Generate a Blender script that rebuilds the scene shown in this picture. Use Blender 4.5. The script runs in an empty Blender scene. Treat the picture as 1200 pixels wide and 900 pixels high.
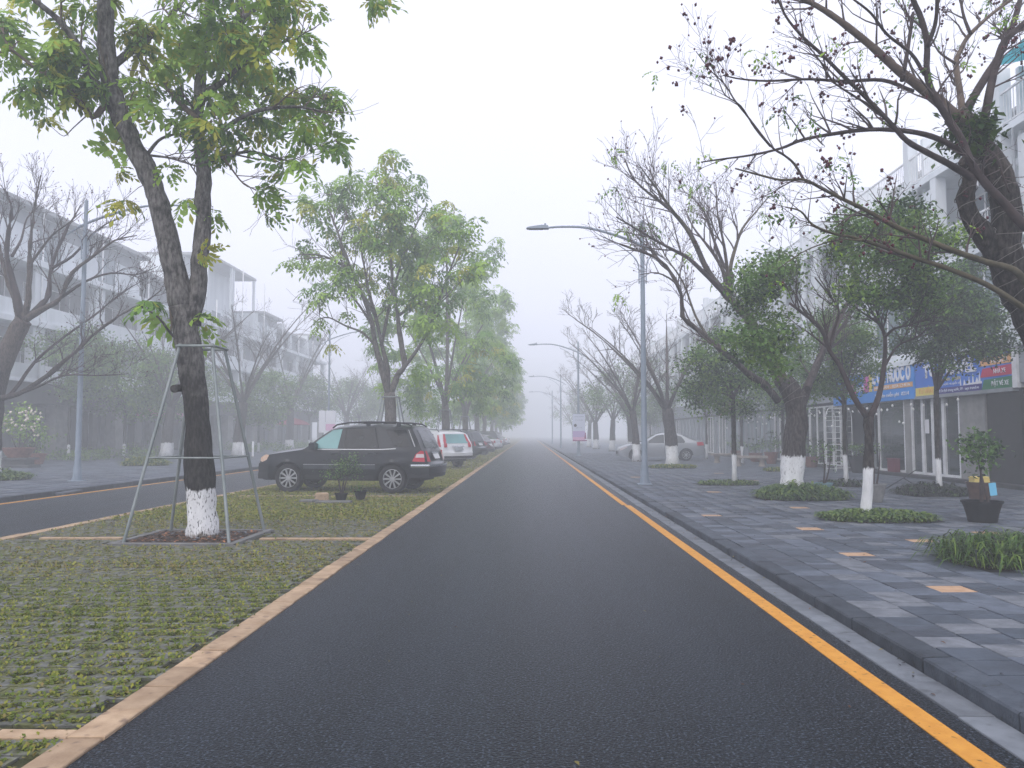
import bpy, bmesh, math, random
import numpy as np
from mathutils import Vector, Matrix, Euler
from mathutils import geometry as mgeo

SC = bpy.context.scene
COL = SC.collection
R = math.radians
PI = math.pi

# ------------------------------------------------------------------ camera, sky, sun, exposure
cam_d = bpy.data.cameras.new('camera')
cam_d.sensor_width = 36.0
cam_d.lens = 28.2
cam_d.clip_start = 0.05
cam_d.clip_end = 3000.0
cam = bpy.data.objects.new('camera', cam_d)
COL.objects.link(cam)
cam.location = (0.0, 0.0, 1.5)
cam.rotation_euler = (R(90 + 3.59), 0.0, R(1.217))
SC.camera = cam

SUN_EL, SUN_AZ = R(46), R(200)         # thin overcast: a wide soft sun behind the camera
world = bpy.data.worlds.new('World')
SC.world = world
world.use_nodes = True
nt = world.node_tree
bg = nt.nodes['Background']
sky = nt.nodes.new('ShaderNodeTexSky')
sky.sky_type = 'NISHITA'
sky.sun_disc = False
sky.sun_elevation = SUN_EL
sky.sun_rotation = SUN_AZ
sky.air_density = 1.0
sky.dust_density = 6.0
cloud_noise = nt.nodes.new('ShaderNodeTexNoise')
cloud_noise.inputs['Scale'].default_value = 1.4
cloud_noise.inputs['Detail'].default_value = 3.0
cloud_ramp = nt.nodes.new('ShaderNodeValToRGB')
cloud_ramp.color_ramp.elements[0].position = 0.3
cloud_ramp.color_ramp.elements[0].color = (7.6, 7.75, 9.5, 1)
cloud_ramp.color_ramp.elements[1].position = 0.7
cloud_ramp.color_ramp.elements[1].color = (8.4, 8.5, 10.2, 1)
sky_mix = nt.nodes.new('ShaderNodeMixRGB')
sky_mix.inputs[0].default_value = 0.93
nt.links.new(cloud_noise.outputs['Fac'], cloud_ramp.inputs['Fac'])
nt.links.new(sky.outputs[0], sky_mix.inputs[1])
nt.links.new(cloud_ramp.outputs[0], sky_mix.inputs[2])
nt.links.new(sky_mix.outputs[0], bg.inputs['Color'])
bg.inputs['Strength'].default_value = 0.1

sun_d = bpy.data.lights.new('sun', 'SUN')
sun_d.energy = 1.5
sun_d.angle = R(85)
sun_d.color = (1.0, 0.96, 0.9)
sun = bpy.data.objects.new('sun', sun_d)
COL.objects.link(sun)
sun.location = (0, 0, 60)
_sdir = Vector((math.sin(SUN_AZ) * math.cos(SUN_EL), math.cos(SUN_AZ) * math.cos(SUN_EL), math.sin(SUN_EL)))
sun.rotation_euler = _sdir.to_track_quat('Z', 'Y').to_euler()

SC.view_settings.view_transform = 'Standard'
SC.view_settings.look = 'None'
SC.view_settings.exposure = 0.55
SC.view_settings.gamma = 1.0
SC.view_settings.use_curve_mapping = False
SC.render.engine = 'CYCLES'
cy = SC.cycles
cy.use_denoising = True
try:
    cy.denoiser = 'OPENIMAGEDENOISE'
    cy.denoising_prefilter = 'NONE'
    cy.denoising_input_passes = 'RGB_ALBEDO_NORMAL'
except Exception:
    pass
cy.max_bounces = 6
cy.diffuse_bounces = 3
cy.glossy_bounces = 2
cy.transmission_bounces = 4
cy.transparent_max_bounces = 8
cy.volume_bounces = 2
cy.caustics_reflective = False
cy.caustics_refractive = False

HAZE_DENSITY = 0.0086

# ------------------------------------------------------------------ materials
MATS = {}


def mat(name, c1, c2=None, scale=6.0, rough=0.8, bump=0.0, bscale=40.0, world_space=False, spec=0.22, detail=5.0,
        metal=0.0, stretch=None, c3=None, speck=None, coat=0.0, transl=0.0, pos=(0.35, 0.65), vary=0.0, bdist=0.01, streak=None):
    """Principled surface: two or three colours mixed by noise, fine bump, optional per-object brightness spread."""
    m = bpy.data.materials.new(name)
    m.use_nodes = True
    n = m.node_tree.nodes
    l = m.node_tree.links
    p = n['Principled BSDF']
    p.inputs['Roughness'].default_value = rough
    p.inputs['Metallic'].default_value = metal
    p.inputs['Specular IOR Level'].default_value = spec
    if coat:
        p.inputs['Coat Weight'].default_value = coat
        p.inputs['Coat Roughness'].default_value = 0.05
    if world_space:
        src = n.new('ShaderNodeNewGeometry').outputs['Position']
    else:
        src = n.new('ShaderNodeTexCoord').outputs['Object']
    if stretch:
        mp = n.new('ShaderNodeMapping')
        mp.inputs['Scale'].default_value = stretch
        l.new(src, mp.inputs['Vector'])
        src = mp.outputs['Vector']
    if vary:
        oi = n.new('ShaderNodeObjectInfo')
        add = n.new('ShaderNodeVectorMath')
        add.operation = 'ADD'
        sc = n.new('ShaderNodeVectorMath')
        sc.operation = 'SCALE'
        cmb = n.new('ShaderNodeCombineXYZ')
        l.new(oi.outputs['Random'], cmb.inputs[0])
        l.new(oi.outputs['Random'], cmb.inputs[1])
        l.new(cmb.outputs[0], sc.inputs[0])
        sc.inputs['Scale'].default_value = 37.0
        l.new(src, add.inputs[0])
        l.new(sc.outputs[0], add.inputs[1])
        src = add.outputs[0]
    col = None
    if c2 is None:
        p.inputs['Base Color'].default_value = (*c1, 1)
    else:
        t = n.new('ShaderNodeTexNoise')
        t.inputs['Scale'].default_value = scale
        t.inputs['Detail'].default_value = detail
        t.inputs['Roughness'].default_value = 0.6
        if streak:
            ms_ = n.new('ShaderNodeMapping')
            ms_.inputs['Scale'].default_value = streak
            l.new(src, ms_.inputs['Vector'])
            l.new(ms_.outputs['Vector'], t.inputs['Vector'])
        else:
            l.new(src, t.inputs['Vector'])
        r = n.new('ShaderNodeValToRGB')
        e = r.color_ramp.elements
        e[0].position = pos[0]
        e[0].color = (*c1, 1)
        e[1].position = pos[1]
        e[1].color = (*c2, 1)
        if c3:
            x = e.new((pos[0] + pos[1]) / 2 + 0.1)
            x.color = (*c3, 1)
        l.new(t.outputs['Fac'], r.inputs['Fac'])
        col = r.outputs['Color']
    if speck:
        t2 = n.new('ShaderNodeTexNoise')
        t2.inputs['Scale'].default_value = speck[0]
        t2.inputs['Detail'].default_value = 2.0
        l.new(src, t2.inputs['Vector'])
        r2 = n.new('ShaderNodeValToRGB')
        r2.color_ramp.elements[0].position = speck[1]
        r2.color_ramp.elements[0].color = (0, 0, 0, 1)
        r2.color_ramp.elements[1].position = speck[1] + 0.12
        r2.color_ramp.elements[1].color = (1, 1, 1, 1)
        l.new(t2.outputs['Fac'], r2.inputs['Fac'])
        mx = n.new('ShaderNodeMixRGB')
        l.new(r2.outputs['Color'], mx.inputs[0])
        if col is not None:
            l.new(col, mx.inputs[1])
        else:
            mx.inputs[1].default_value = (*c1, 1)
        mx.inputs[2].default_value = (*speck[2], 1)
        col = mx.outputs[0]
    if vary:
        hs = n.new('ShaderNodeHueSaturation')
        mr = n.new('ShaderNodeMapRange')
        mr.inputs['To Min'].default_value = 1 - vary
        mr.inputs['To Max'].default_value = 1 + vary
        l.new(oi.outputs['Random'], mr.inputs['Value'])
        l.new(mr.outputs[0], hs.inputs['Value'])
        if col is not None:
            l.new(col, hs.inputs['Color'])
        else:
            hs.inputs['Color'].default_value = (*c1, 1)
        col = hs.outputs[0]
    if col is not None:
        l.new(col, p.inputs['Base Color'])
    if bump:
        b = n.new('ShaderNodeTexNoise')
        b.inputs['Scale'].default_value = bscale
        b.inputs['Detail'].default_value = 4.0
        l.new(src, b.inputs['Vector'])
        bp = n.new('ShaderNodeBump')
        bp.inputs['Strength'].default_value = bump
        bp.inputs['Distance'].default_value = bdist
        l.new(b.outputs['Fac'], bp.inputs['Height'])
        l.new(bp.outputs[0], p.inputs['Normal'])
    if transl:
        tr = n.new('ShaderNodeBsdfTranslucent')
        ms = n.new('ShaderNodeMixShader')
        ms.inputs[0].default_value = transl
        if col is not None:
            l.new(col, tr.inputs['Color'])
        else:
            tr.inputs['Color'].default_value = (*c1, 1)
        l.new(p.outputs[0], ms.inputs[1])
        l.new(tr.outputs[0], ms.inputs[2])
        l.new(ms.outputs[0], n['Material Output'].inputs['Surface'])
    MATS[name] = m
    return m


def bark_mat(name, light, dark, wet, z_white=0.75, z_wet=(0.75, 2.6), white=(0.82, 0.83, 0.84), flake_k=1.0):
    """Bark with vertical fissures; lime wash on the foot of the trunk, flaked; a wet dark zone above it."""
    m = bpy.data.materials.new(name)
    m.use_nodes = True
    n = m.node_tree.nodes
    l = m.node_tree.links
    p = n['Principled BSDF']
    p.inputs['Roughness'].default_value = 0.85
    p.inputs['Specular IOR Level'].default_value = 0.2
    tc = n.new('ShaderNodeTexCoord').outputs['Object']
    mp = n.new('ShaderNodeMapping')
    mp.inputs['Scale'].default_value = (1, 1, 0.3)
    l.new(tc, mp.inputs['Vector'])

    def noise(scale, vec, det=5.0):
        t = n.new('ShaderNodeTexNoise')
        t.inputs['Scale'].default_value = scale
        t.inputs['Detail'].default_value = det
        t.inputs['Roughness'].default_value = 0.65
        l.new(vec, t.inputs['Vector'])
        return t.outputs['Fac']

    def ramp(fac, a, b, ca, cb):
        r = n.new('ShaderNodeValToRGB')
        r.color_ramp.elements[0].position = a
        r.color_ramp.elements[0].color = (*ca, 1)
        r.color_ramp.elements[1].position = b
        r.color_ramp.elements[1].color = (*cb, 1)
        l.new(fac, r.inputs['Fac'])
        return r.outputs['Color']

    def math_(op, a, b=None, clamp=False):
        k = n.new('ShaderNodeMath')
        k.operation = op
        k.use_clamp = clamp
        for i, v in enumerate((a, b)):
            if v is None:
                continue
            if isinstance(v, (int, float)):
                k.inputs[i].default_value = v
            else:
                l.new(v, k.inputs[i])
        return k.outputs[0]

    def mix(fac, a, b):
        x = n.new('ShaderNodeMixRGB')
        l.new(fac, x.inputs[0])
        for i, v in ((1, a), (2, b)):
            if isinstance(v, tuple):
                x.inputs[i].default_value = (*v, 1)
            else:
                l.new(v, x.inputs[i])
        return x.outputs[0]
    fiss = noise(28.0, mp.outputs['Vector'])
    patch = noise(3.5, tc)
    base = ramp(fiss, 0.36, 0.62, dark, light)
    wetc = ramp(fiss, 0.42, 0.7, wet, tuple(min(1, c * 6 + 0.02) for c in wet))
    sep = n.new('ShaderNodeSeparateXYZ')
    l.new(tc, sep.inputs[0])
    z = sep.outputs['Z']
    up = math_('MULTIPLY', math_('SUBTRACT', z_wet[1], z), 1.1)
    wf = math_('ADD', up, math_('MULTIPLY', math_('SUBTRACT', patch, 0.5), 3.0), True)
    spots = ramp(noise(4.5, tc, 4.0), 0.50, 0.62, (0, 0, 0), (1, 1, 1))
    wf2 = math_('MAXIMUM', wf, math_('MULTIPLY', spots, 0.8))
    c = mix(wf2, base, wetc)
    if z_white:
        edge = math_('MULTIPLY', math_('SUBTRACT', z_white, z), 26.0)
        fl = noise(46.0, mp.outputs['Vector'])
        flake = math_('MULTIPLY', math_('SUBTRACT', math_('ADD', fl, math_('MULTIPLY', patch, 0.35)), 0.735), 16.0, True)
        flake = math_('MULTIPLY', flake, flake_k)
        we = math_('SUBTRACT', math_('ADD', edge, math_('ADD', math_('MULTIPLY', math_('SUBTRACT', patch, 0.5), 5.0), math_('MULTIPLY', math_('SUBTRACT', fiss, 0.5), 5.0)), True), flake, True)
        lime = ramp(noise(9.0, mp.outputs['Vector']), 0.3, 0.7, tuple(v * 0.76 for v in white), white)
        mud = math_('MULTIPLY', math_('SUBTRACT', math_('ADD', 0.06, math_('MULTIPLY', math_('SUBTRACT', noise(12.0, tc), 0.45), 0.5)), z), 14.0, True)
        lime = mix(mud, lime, (0.20, 0.17, 0.14))
        c = mix(we, c, lime)
    l.new(c, p.inputs['Base Color'])
    bp = n.new('ShaderNodeBump')
    bp.inputs['Strength'].default_value = 0.9
    bp.inputs['Distance'].default_value = 0.02
    l.new(fiss, bp.inputs['Height'])
    l.new(bp.outputs[0], p.inputs['Normal'])
    MATS[name] = m
    return m


def glass_mat(name, c, rough=0.04, spec=0.8):
    m = mat(name, c, tuple(x * 1.5 for x in c), scale=0.6, rough=rough, spec=spec)
    return m


M = MATS
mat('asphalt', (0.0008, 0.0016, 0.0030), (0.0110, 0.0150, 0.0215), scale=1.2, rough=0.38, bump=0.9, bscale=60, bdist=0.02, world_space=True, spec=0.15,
    streak=(1.15, 0.05, 1), pos=(0.30, 0.72), speck=(66, 0.555, (0.085, 0.112, 0.148)))  # lengthwise paler bands put the sky's sheen on the road into the colour
mat('asphalt_far', (0.016, 0.018, 0.022), (0.024, 0.027, 0.032), scale=0.8, rough=0.6, bump=0.4, bscale=120, world_space=True, spec=0.5)
mat('yellow_paint', (0.558, 0.243, 0.0315), (0.648, 0.306, 0.045), scale=9, rough=0.6, bump=0.4, bscale=160, world_space=True, speck=(22, 0.63, (0.13, 0.085, 0.035)))
mat('kerb_stone', (0.036, 0.0442, 0.057), (0.068, 0.0808, 0.0997), scale=5, rough=0.7, bump=0.5, bscale=60, vary=0.25, speck=(14, 0.64, (0.03, 0.034, 0.036)))
mat('gutter_stone', (0.1144, 0.1276, 0.1452), (0.176, 0.1936, 0.2156), scale=4, rough=0.75, bump=0.35, bscale=70, vary=0.15, speck=(6, 0.62, (0.09, 0.10, 0.11)))
mat('tile_dark', (0.038, 0.0489, 0.0657), (0.0631, 0.0802, 0.1063), scale=5, rough=0.6, bump=0.3, bscale=50, world_space=True, spec=0.45)
mat('tile_blue', (0.0321, 0.04, 0.054), (0.0622, 0.0752, 0.0982), scale=5, rough=0.55, bump=0.3, bscale=50, world_space=True, spec=0.4)
mat('tile_mid', (0.0668, 0.0816, 0.1061), (0.1113, 0.1326, 0.169), scale=6, rough=0.62, bump=0.3, bscale=50, world_space=True, spec=0.45)
mat('tile_light', (0.0774, 0.0864, 0.1003), (0.19, 0.205, 0.2303), scale=7, rough=0.68, bump=0.3, bscale=50, world_space=True, pos=(0.25, 0.7))
mat('tile_orange', (0.40, 0.25, 0.15), (0.50, 0.33, 0.21), scale=9, rough=0.7, bump=0.2, bscale=60, world_space=True)
mat('joint_grit', (0.018, 0.019, 0.02), (0.035, 0.036, 0.036), scale=30, rough=0.95, world_space=True)
mat('paver_grey', (0.085, 0.088, 0.075), (0.20, 0.205, 0.185), scale=7, rough=0.9, bump=0.8, bscale=60, world_space=True, speck=(9, 0.465, (0.115, 0.122, 0.05)))
mat('soil_moss', (0.030, 0.028, 0.018), (0.055, 0.062, 0.022), scale=5, rough=1.0, bump=0.8, bscale=50, world_space=True)
mat('turf_far', (0.13, 0.135, 0.035), (0.19, 0.19, 0.05), scale=1.4, rough=1.0, bump=0.8, bscale=30, world_space=True, c3=(0.10, 0.085, 0.05))
mat('edging_brick', (0.31, 0.215, 0.135), (0.44, 0.32, 0.21), scale=6, rough=0.85, bump=0.4, bscale=60, vary=0.16, world_space=True, speck=(9, 0.60, (0.20, 0.14, 0.10)))
mat('concrete', (0.124, 0.124, 0.1209), (0.186, 0.186, 0.1798), scale=4, rough=0.9, bump=0.4, bscale=30)
mat('earth', (0.022, 0.015, 0.011), (0.05, 0.032, 0.022), scale=14, rough=1.0, bump=1.0, bscale=50)
mat('ground_soil', (0.07, 0.07, 0.06), (0.10, 0.10, 0.085), scale=0.6, rough=1.0, world_space=True)
mat('grass_a', (0.187, 0.209, 0.0242), (0.297, 0.297, 0.0495), scale=3, rough=0.7, transl=0.25, world_space=True)
mat('grass_b', (0.0978, 0.1437, 0.0207), (0.1725, 0.2185, 0.0345), scale=3, rough=0.7, transl=0.25, world_space=True)
mat('grass_c', (0.204, 0.186, 0.054), (0.264, 0.204, 0.072), scale=3, rough=0.8, transl=0.2, world_space=True)
mat('litter_brown', (0.09, 0.045, 0.025), (0.16, 0.085, 0.045), scale=6, rough=0.9, world_space=True)
mat('litter_orange', (0.35, 0.12, 0.045), (0.45, 0.2, 0.08), scale=6, rough=0.8)
mat('leaf_dark', (0.0907, 0.1918, 0.0401), (0.1858, 0.3508, 0.0652), scale=1.2, rough=0.5, transl=0.3, world_space=True)
mat('leaf_mid', (0.1932, 0.3491, 0.0471), (0.3645, 0.5514, 0.0754), scale=1.2, rough=0.5, transl=0.35, world_space=True)
mat('leaf_yellow', (0.3348, 0.3965, 0.0389), (0.5356, 0.5216, 0.0621), scale=1.5, rough=0.5, transl=0.4, world_space=True)
mat('leaf_fine_dark', (0.0177, 0.0481, 0.0162), (0.038, 0.086, 0.0231), scale=1.5, rough=0.5, transl=0.25, world_space=True)
mat('leaf_fine_mid', (0.0846, 0.1802, 0.0371), (0.1543, 0.2763, 0.0556), scale=1.5, rough=0.5, transl=0.3, world_space=True)
mat('leaf_fine_light', (0.1554, 0.2673, 0.0453), (0.2441, 0.3634, 0.0634), scale=1.5, rough=0.5, transl=0.35, world_space=True)
mat('bed_leaf_light', (0.10, 0.18, 0.025), (0.20, 0.28, 0.05), scale=5, rough=0.45, transl=0.3, world_space=True)
mat('bed_leaf_green', (0.045, 0.105, 0.018), (0.09, 0.17, 0.03), scale=5, rough=0.45, transl=0.3, world_space=True)
mat('bed_leaf_dark', (0.012, 0.022, 0.012), (0.03, 0.035, 0.022), scale=5, rough=0.5, transl=0.15, world_space=True)
mat('seed_pod', (0.06, 0.012, 0.022), (0.11, 0.03, 0.04), scale=5, rough=0.6)
mat('blossom', (0.65, 0.55, 0.5), (0.75, 0.68, 0.6), scale=5, rough=0.6)
bark_mat('bark_median', (0.19, 0.18, 0.17), (0.035, 0.032, 0.03), (0.007, 0.006, 0.0055), 0.72, (0.7, 2.9))
bark_mat('bark_pale', (0.17, 0.155, 0.14), (0.07, 0.06, 0.055), (0.03, 0.026, 0.023), 0.95, (0.7, 2.2), flake_k=.5)
bark_mat('bark_twisted', (0.13, 0.105, 0.085), (0.040, 0.032, 0.027), (0.010, 0.0085, 0.0075), 0.9, (0.7, 5.0))
bark_mat('bark_old', (0.125, 0.10, 0.085), (0.035, 0.028, 0.024), (0.016, 0.013, 0.012), 0.92, (0.7, 4.0), flake_k=.45)
bark_mat('bark_slim', (0.055, 0.045, 0.040), (0.02, 0.017, 0.015), (0.012, 0.010, 0.009), 0.85, (0.7, 3.0), flake_k=.12)
mat('twig', (0.075, 0.058, 0.058), (0.13, 0.105, 0.10), scale=4, rough=0.85)
mat('twig_far', (0.072, 0.06, 0.06), (0.12, 0.102, 0.102), scale=4, rough=0.9)
mat('branch_tan', (0.16, 0.125, 0.095), (0.10, 0.075, 0.06), scale=7, rough=0.85, bump=0.6, bscale=30)
mat('branch_dark', (0.030, 0.022, 0.022), (0.070, 0.052, 0.050), scale=6, rough=0.8, bump=0.6, bscale=30)
mat('branch_green', (0.055, 0.05, 0.03), (0.11, 0.095, 0.06), scale=6, rough=0.8, bump=0.6, bscale=30)
mat('lamp_paint', (0.19, 0.24, 0.30), (0.25, 0.30, 0.36), scale=3, rough=0.45, spec=0.5)
mat('galvanised', (0.17, 0.20, 0.20), (0.28, 0.31, 0.31), scale=5, rough=0.5, metal=0.3, spec=0.5, stretch=(1, 1, 0.3))
mat('car_black', (0.005, 0.0075, 0.011), (0.007, 0.010, 0.014), scale=2, rough=0.3, coat=0.5, spec=0.2)
mat('car_white', (0.70, 0.71, 0.73), rough=0.28, coat=0.8)
mat('car_grey', (0.035, 0.04, 0.05), rough=0.28, coat=0.8)
mat('car_silver', (0.36, 0.38, 0.41), rough=0.3, metal=0.35, coat=0.8)
mat('car_maroon', (0.10, 0.022, 0.032), rough=0.28, coat=0.8)
mat('car_red', (0.36, 0.035, 0.045), rough=0.28, coat=0.8)
mat('car_plastic', (0.016, 0.018, 0.021), (0.024, 0.026, 0.029), scale=20, rough=0.6)
mat('car_shadow', (0.006, 0.006, 0.006), rough=0.9)
mat('chrome', (0.45, 0.47, 0.5), rough=0.2, metal=0.9)
mat('rim_metal', (0.36, 0.37, 0.38), (0.44, 0.45, 0.46), scale=6, rough=0.35, metal=0.7)
mat('rubber', (0.013, 0.013, 0.014), (0.026, 0.026, 0.026), scale=10, rough=0.8)
glass_mat('glass_tinted', (0.006, 0.007, 0.008), spec=0.35)
glass_mat('glass_teal', (0.10, 0.25, 0.25))  # opaque pane: light seen through the glass is put into this teal
glass_mat('glass_rear', (0.02, 0.028, 0.032), spec=0.45)
glass_mat('glass_shop', (0.010, 0.018, 0.020), rough=0.06)
glass_mat('glass_house', (0.10, 0.14, 0.16), rough=0.1)
mat('moulding_grey', (0.035, 0.041, 0.05), (0.05, 0.057, 0.067), scale=8, rough=0.45)
mat('lens_red', (0.45, 0.012, 0.03), (0.55, 0.03, 0.05), scale=12, rough=0.15, coat=0.5)
mat('lens_white', (0.62, 0.55, 0.56), rough=0.15, coat=0.5)
mat('lens_amber', (0.55, 0.33, 0.2), (0.65, 0.5, 0.4), scale=8, rough=0.15, coat=0.5)
mat('plate_white', (0.7, 0.7, 0.7), rough=0.4)
mat('ink', (0.02, 0.02, 0.025), rough=0.5)
mat('wall_white', (0.598, 0.637, 0.663), (0.754, 0.793, 0.819), scale=0.8, rough=0.85, bump=0.1, bscale=20, world_space=True, stretch=(1, 1, 0.25))
mat('wall_grey', (0.2869, 0.3037, 0.3206), (0.405, 0.4219, 0.4387), scale=0.7, rough=0.9, world_space=True, stretch=(1, 1, 0.25))
mat('wall_stone', (0.20, 0.20, 0.195), (0.30, 0.295, 0.285), scale=3, rough=0.85, bump=0.3, bscale=25, world_space=True)
mat('fascia_grey', (0.2438, 0.2682, 0.2925), (0.3413, 0.3656, 0.39), scale=1.2, rough=0.7, world_space=True)
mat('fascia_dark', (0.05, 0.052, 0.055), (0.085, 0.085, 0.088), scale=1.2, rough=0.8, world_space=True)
mat('frame_white', (0.62, 0.63, 0.64), (0.82, 0.83, 0.84), scale=3, rough=0.5)
mat('shutter_dark', (0.006, 0.005, 0.0055), (0.013, 0.011, 0.012), scale=5, rough=0.35)
mat('panel_grey', (0.20, 0.22, 0.24), (0.28, 0.30, 0.32), scale=2, rough=0.6)
mat('roof_teal', (0.02, 0.55, 0.62), (0.04, 0.65, 0.70), scale=2, rough=0.4, transl=0.6)
mat('roof_grey', (0.28, 0.29, 0.30), (0.36, 0.37, 0.38), scale=2, rough=0.8)
mat('step_dark', (0.02, 0.02, 0.021), (0.035, 0.035, 0.036), scale=6, rough=0.6)
mat('sign_blue', (0.0253, 0.23, 0.667), (0.0345, 0.276, 0.736), scale=1, rough=0.45)
mat('sign_blue_deep', (0.0322, 0.1495, 0.575), (0.0403, 0.184, 0.644), scale=1, rough=0.45)
mat('sign_navy', (0.03, 0.02, 0.20), rough=0.45)
mat('sign_orange', (0.72, 0.38, 0.14), rough=0.45)
mat('sign_red', (0.50, 0.015, 0.075), rough=0.45)
mat('sign_green', (0.005, 0.15, 0.055), rough=0.45)
mat('sign_yellow', (0.72, 0.58, 0.12), rough=0.45)
mat('sign_white', (0.74, 0.75, 0.8), rough=0.5)
mat('sign_pink', (0.68, 0.10, 0.38), rough=0.5)
mat('sign_magenta', (0.55, 0.12, 0.42), rough=0.5)
mat('banner_pale', (0.62, 0.66, 0.78), rough=0.6)
mat('banner_lilac', (0.50, 0.38, 0.62), rough=0.6)
mat('banner_pink', (0.70, 0.42, 0.60), rough=0.6)
mat('banner_plum', (0.30, 0.06, 0.18), rough=0.6)
mat('pot_black', (0.004, 0.004, 0.0045), (0.008, 0.008, 0.009), scale=6, rough=0.6, spec=0.1)
mat('pot_brown', (0.035, 0.018, 0.012), (0.09, 0.045, 0.028), scale=9, rough=0.35)
mat('pot_grey', (0.16, 0.16, 0.155), (0.24, 0.24, 0.23), scale=7, rough=0.85, bump=0.3)
mat('pot_blue', (0.16, 0.27, 0.32), rough=0.5)
mat('pot_red', (0.16, 0.06, 0.045), (0.26, 0.11, 0.08), scale=8, rough=0.7)
mat('bench_stone', (0.24, 0.20, 0.17), (0.36, 0.32, 0.28), scale=5, rough=0.85, bump=0.3)
mat('tag_blue', (0.16, 0.48, 0.68), rough=0.6)
mat('box_yellow', (0.62, 0.50, 0.15), rough=0.6)
mat('umbrella_red', (0.36, 0.07, 0.11), rough=0.8)
mat('awning_pink', (0.62, 0.20, 0.40), rough=0.8)
mat('wire_pale', (0.17, 0.155, 0.14), rough=0.6)
mat('bulb_white', (0.8, 0.8, 0.78), rough=0.3)
mat('paper_white', (0.7, 0.7, 0.72), rough=0.8)
mat('crate_red', (0.13, 0.012, 0.028), rough=0.5)

# ------------------------------------------------------------------ helpers


def link(o):
    COL.objects.link(o)
    return o


def tag(o, label=None, cat=None, group=None, kind=None):
    if label:
        o['label'] = label
    if cat:
        o['category'] = cat
    if group:
        o['group'] = group
    if kind:
        o['kind'] = kind
    return o


def thing(name, label, cat, loc=(0, 0, 0), rotz=0.0, group=None):
    o = link(bpy.data.objects.new(name, None))
    o.empty_display_size = 0.2
    o.location = loc
    o.rotation_euler = (0, 0, rotz)
    return tag(o, label, cat, group)


def put(name, me, parent=None, kind=None, loc=None, rot=None):
    o = link(bpy.data.objects.new(name, me))
    if parent is not None:
        o.parent = parent
    if kind:
        o['kind'] = kind
    if loc is not None:
        o.location = loc
    if rot is not None:
        o.rotation_euler = rot
    return o


def kids(o):
    return [c for c in bpy.data.objects if c.parent == o]


CHILD = {}


def dup(root, loc, rotz=0.0, scale=None, label=None, group=None):
    """Copy a thing with its parts and their sub-parts (mesh data shared)."""
    if root.name not in CHILD:
        CHILD[root.name] = [(c, kids(c)) for c in kids(root)]
    r = root.copy()
    link(r)
    r.location = loc
    r.rotation_euler = (0, 0, rotz)
    if scale:
        r.scale = scale
    if label:
        r['label'] = label
    if group:
        r['group'] = group
    for c, sub in CHILD[root.name]:
        k = c.copy()
        link(k)
        k.parent = r
        for s in sub:
            q = s.copy()
            link(q)
            q.parent = k
    return r


def np_mesh(name, V, F, mi=None, mats=(), smooth=False):
    """Mesh from numpy: V (n,3); F (m,3|4) uniform faces."""
    V = np.asarray(V, dtype=np.float32)
    F = np.asarray(F, dtype=np.int32)
    me = bpy.data.meshes.new(name)
    k = F.shape[1]
    me.vertices.add(len(V))
    me.vertices.foreach_set('co', V.ravel())
    me.loops.add(F.size)
    me.loops.foreach_set('vertex_index', F.ravel())
    me.polygons.add(len(F))
    me.polygons.foreach_set('loop_start', np.arange(0, F.size, k, dtype=np.int32))
    if mi is not None:
        me.polygons.foreach_set('material_index', np.asarray(mi, dtype=np.int32))
    if smooth:
        me.polygons.foreach_set('use_smooth', np.ones(len(F), dtype=bool))
    for m in mats:
        me.materials.append(M[m] if isinstance(m, str) else m)
    me.update(calc_edges=True)
    return me


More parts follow.
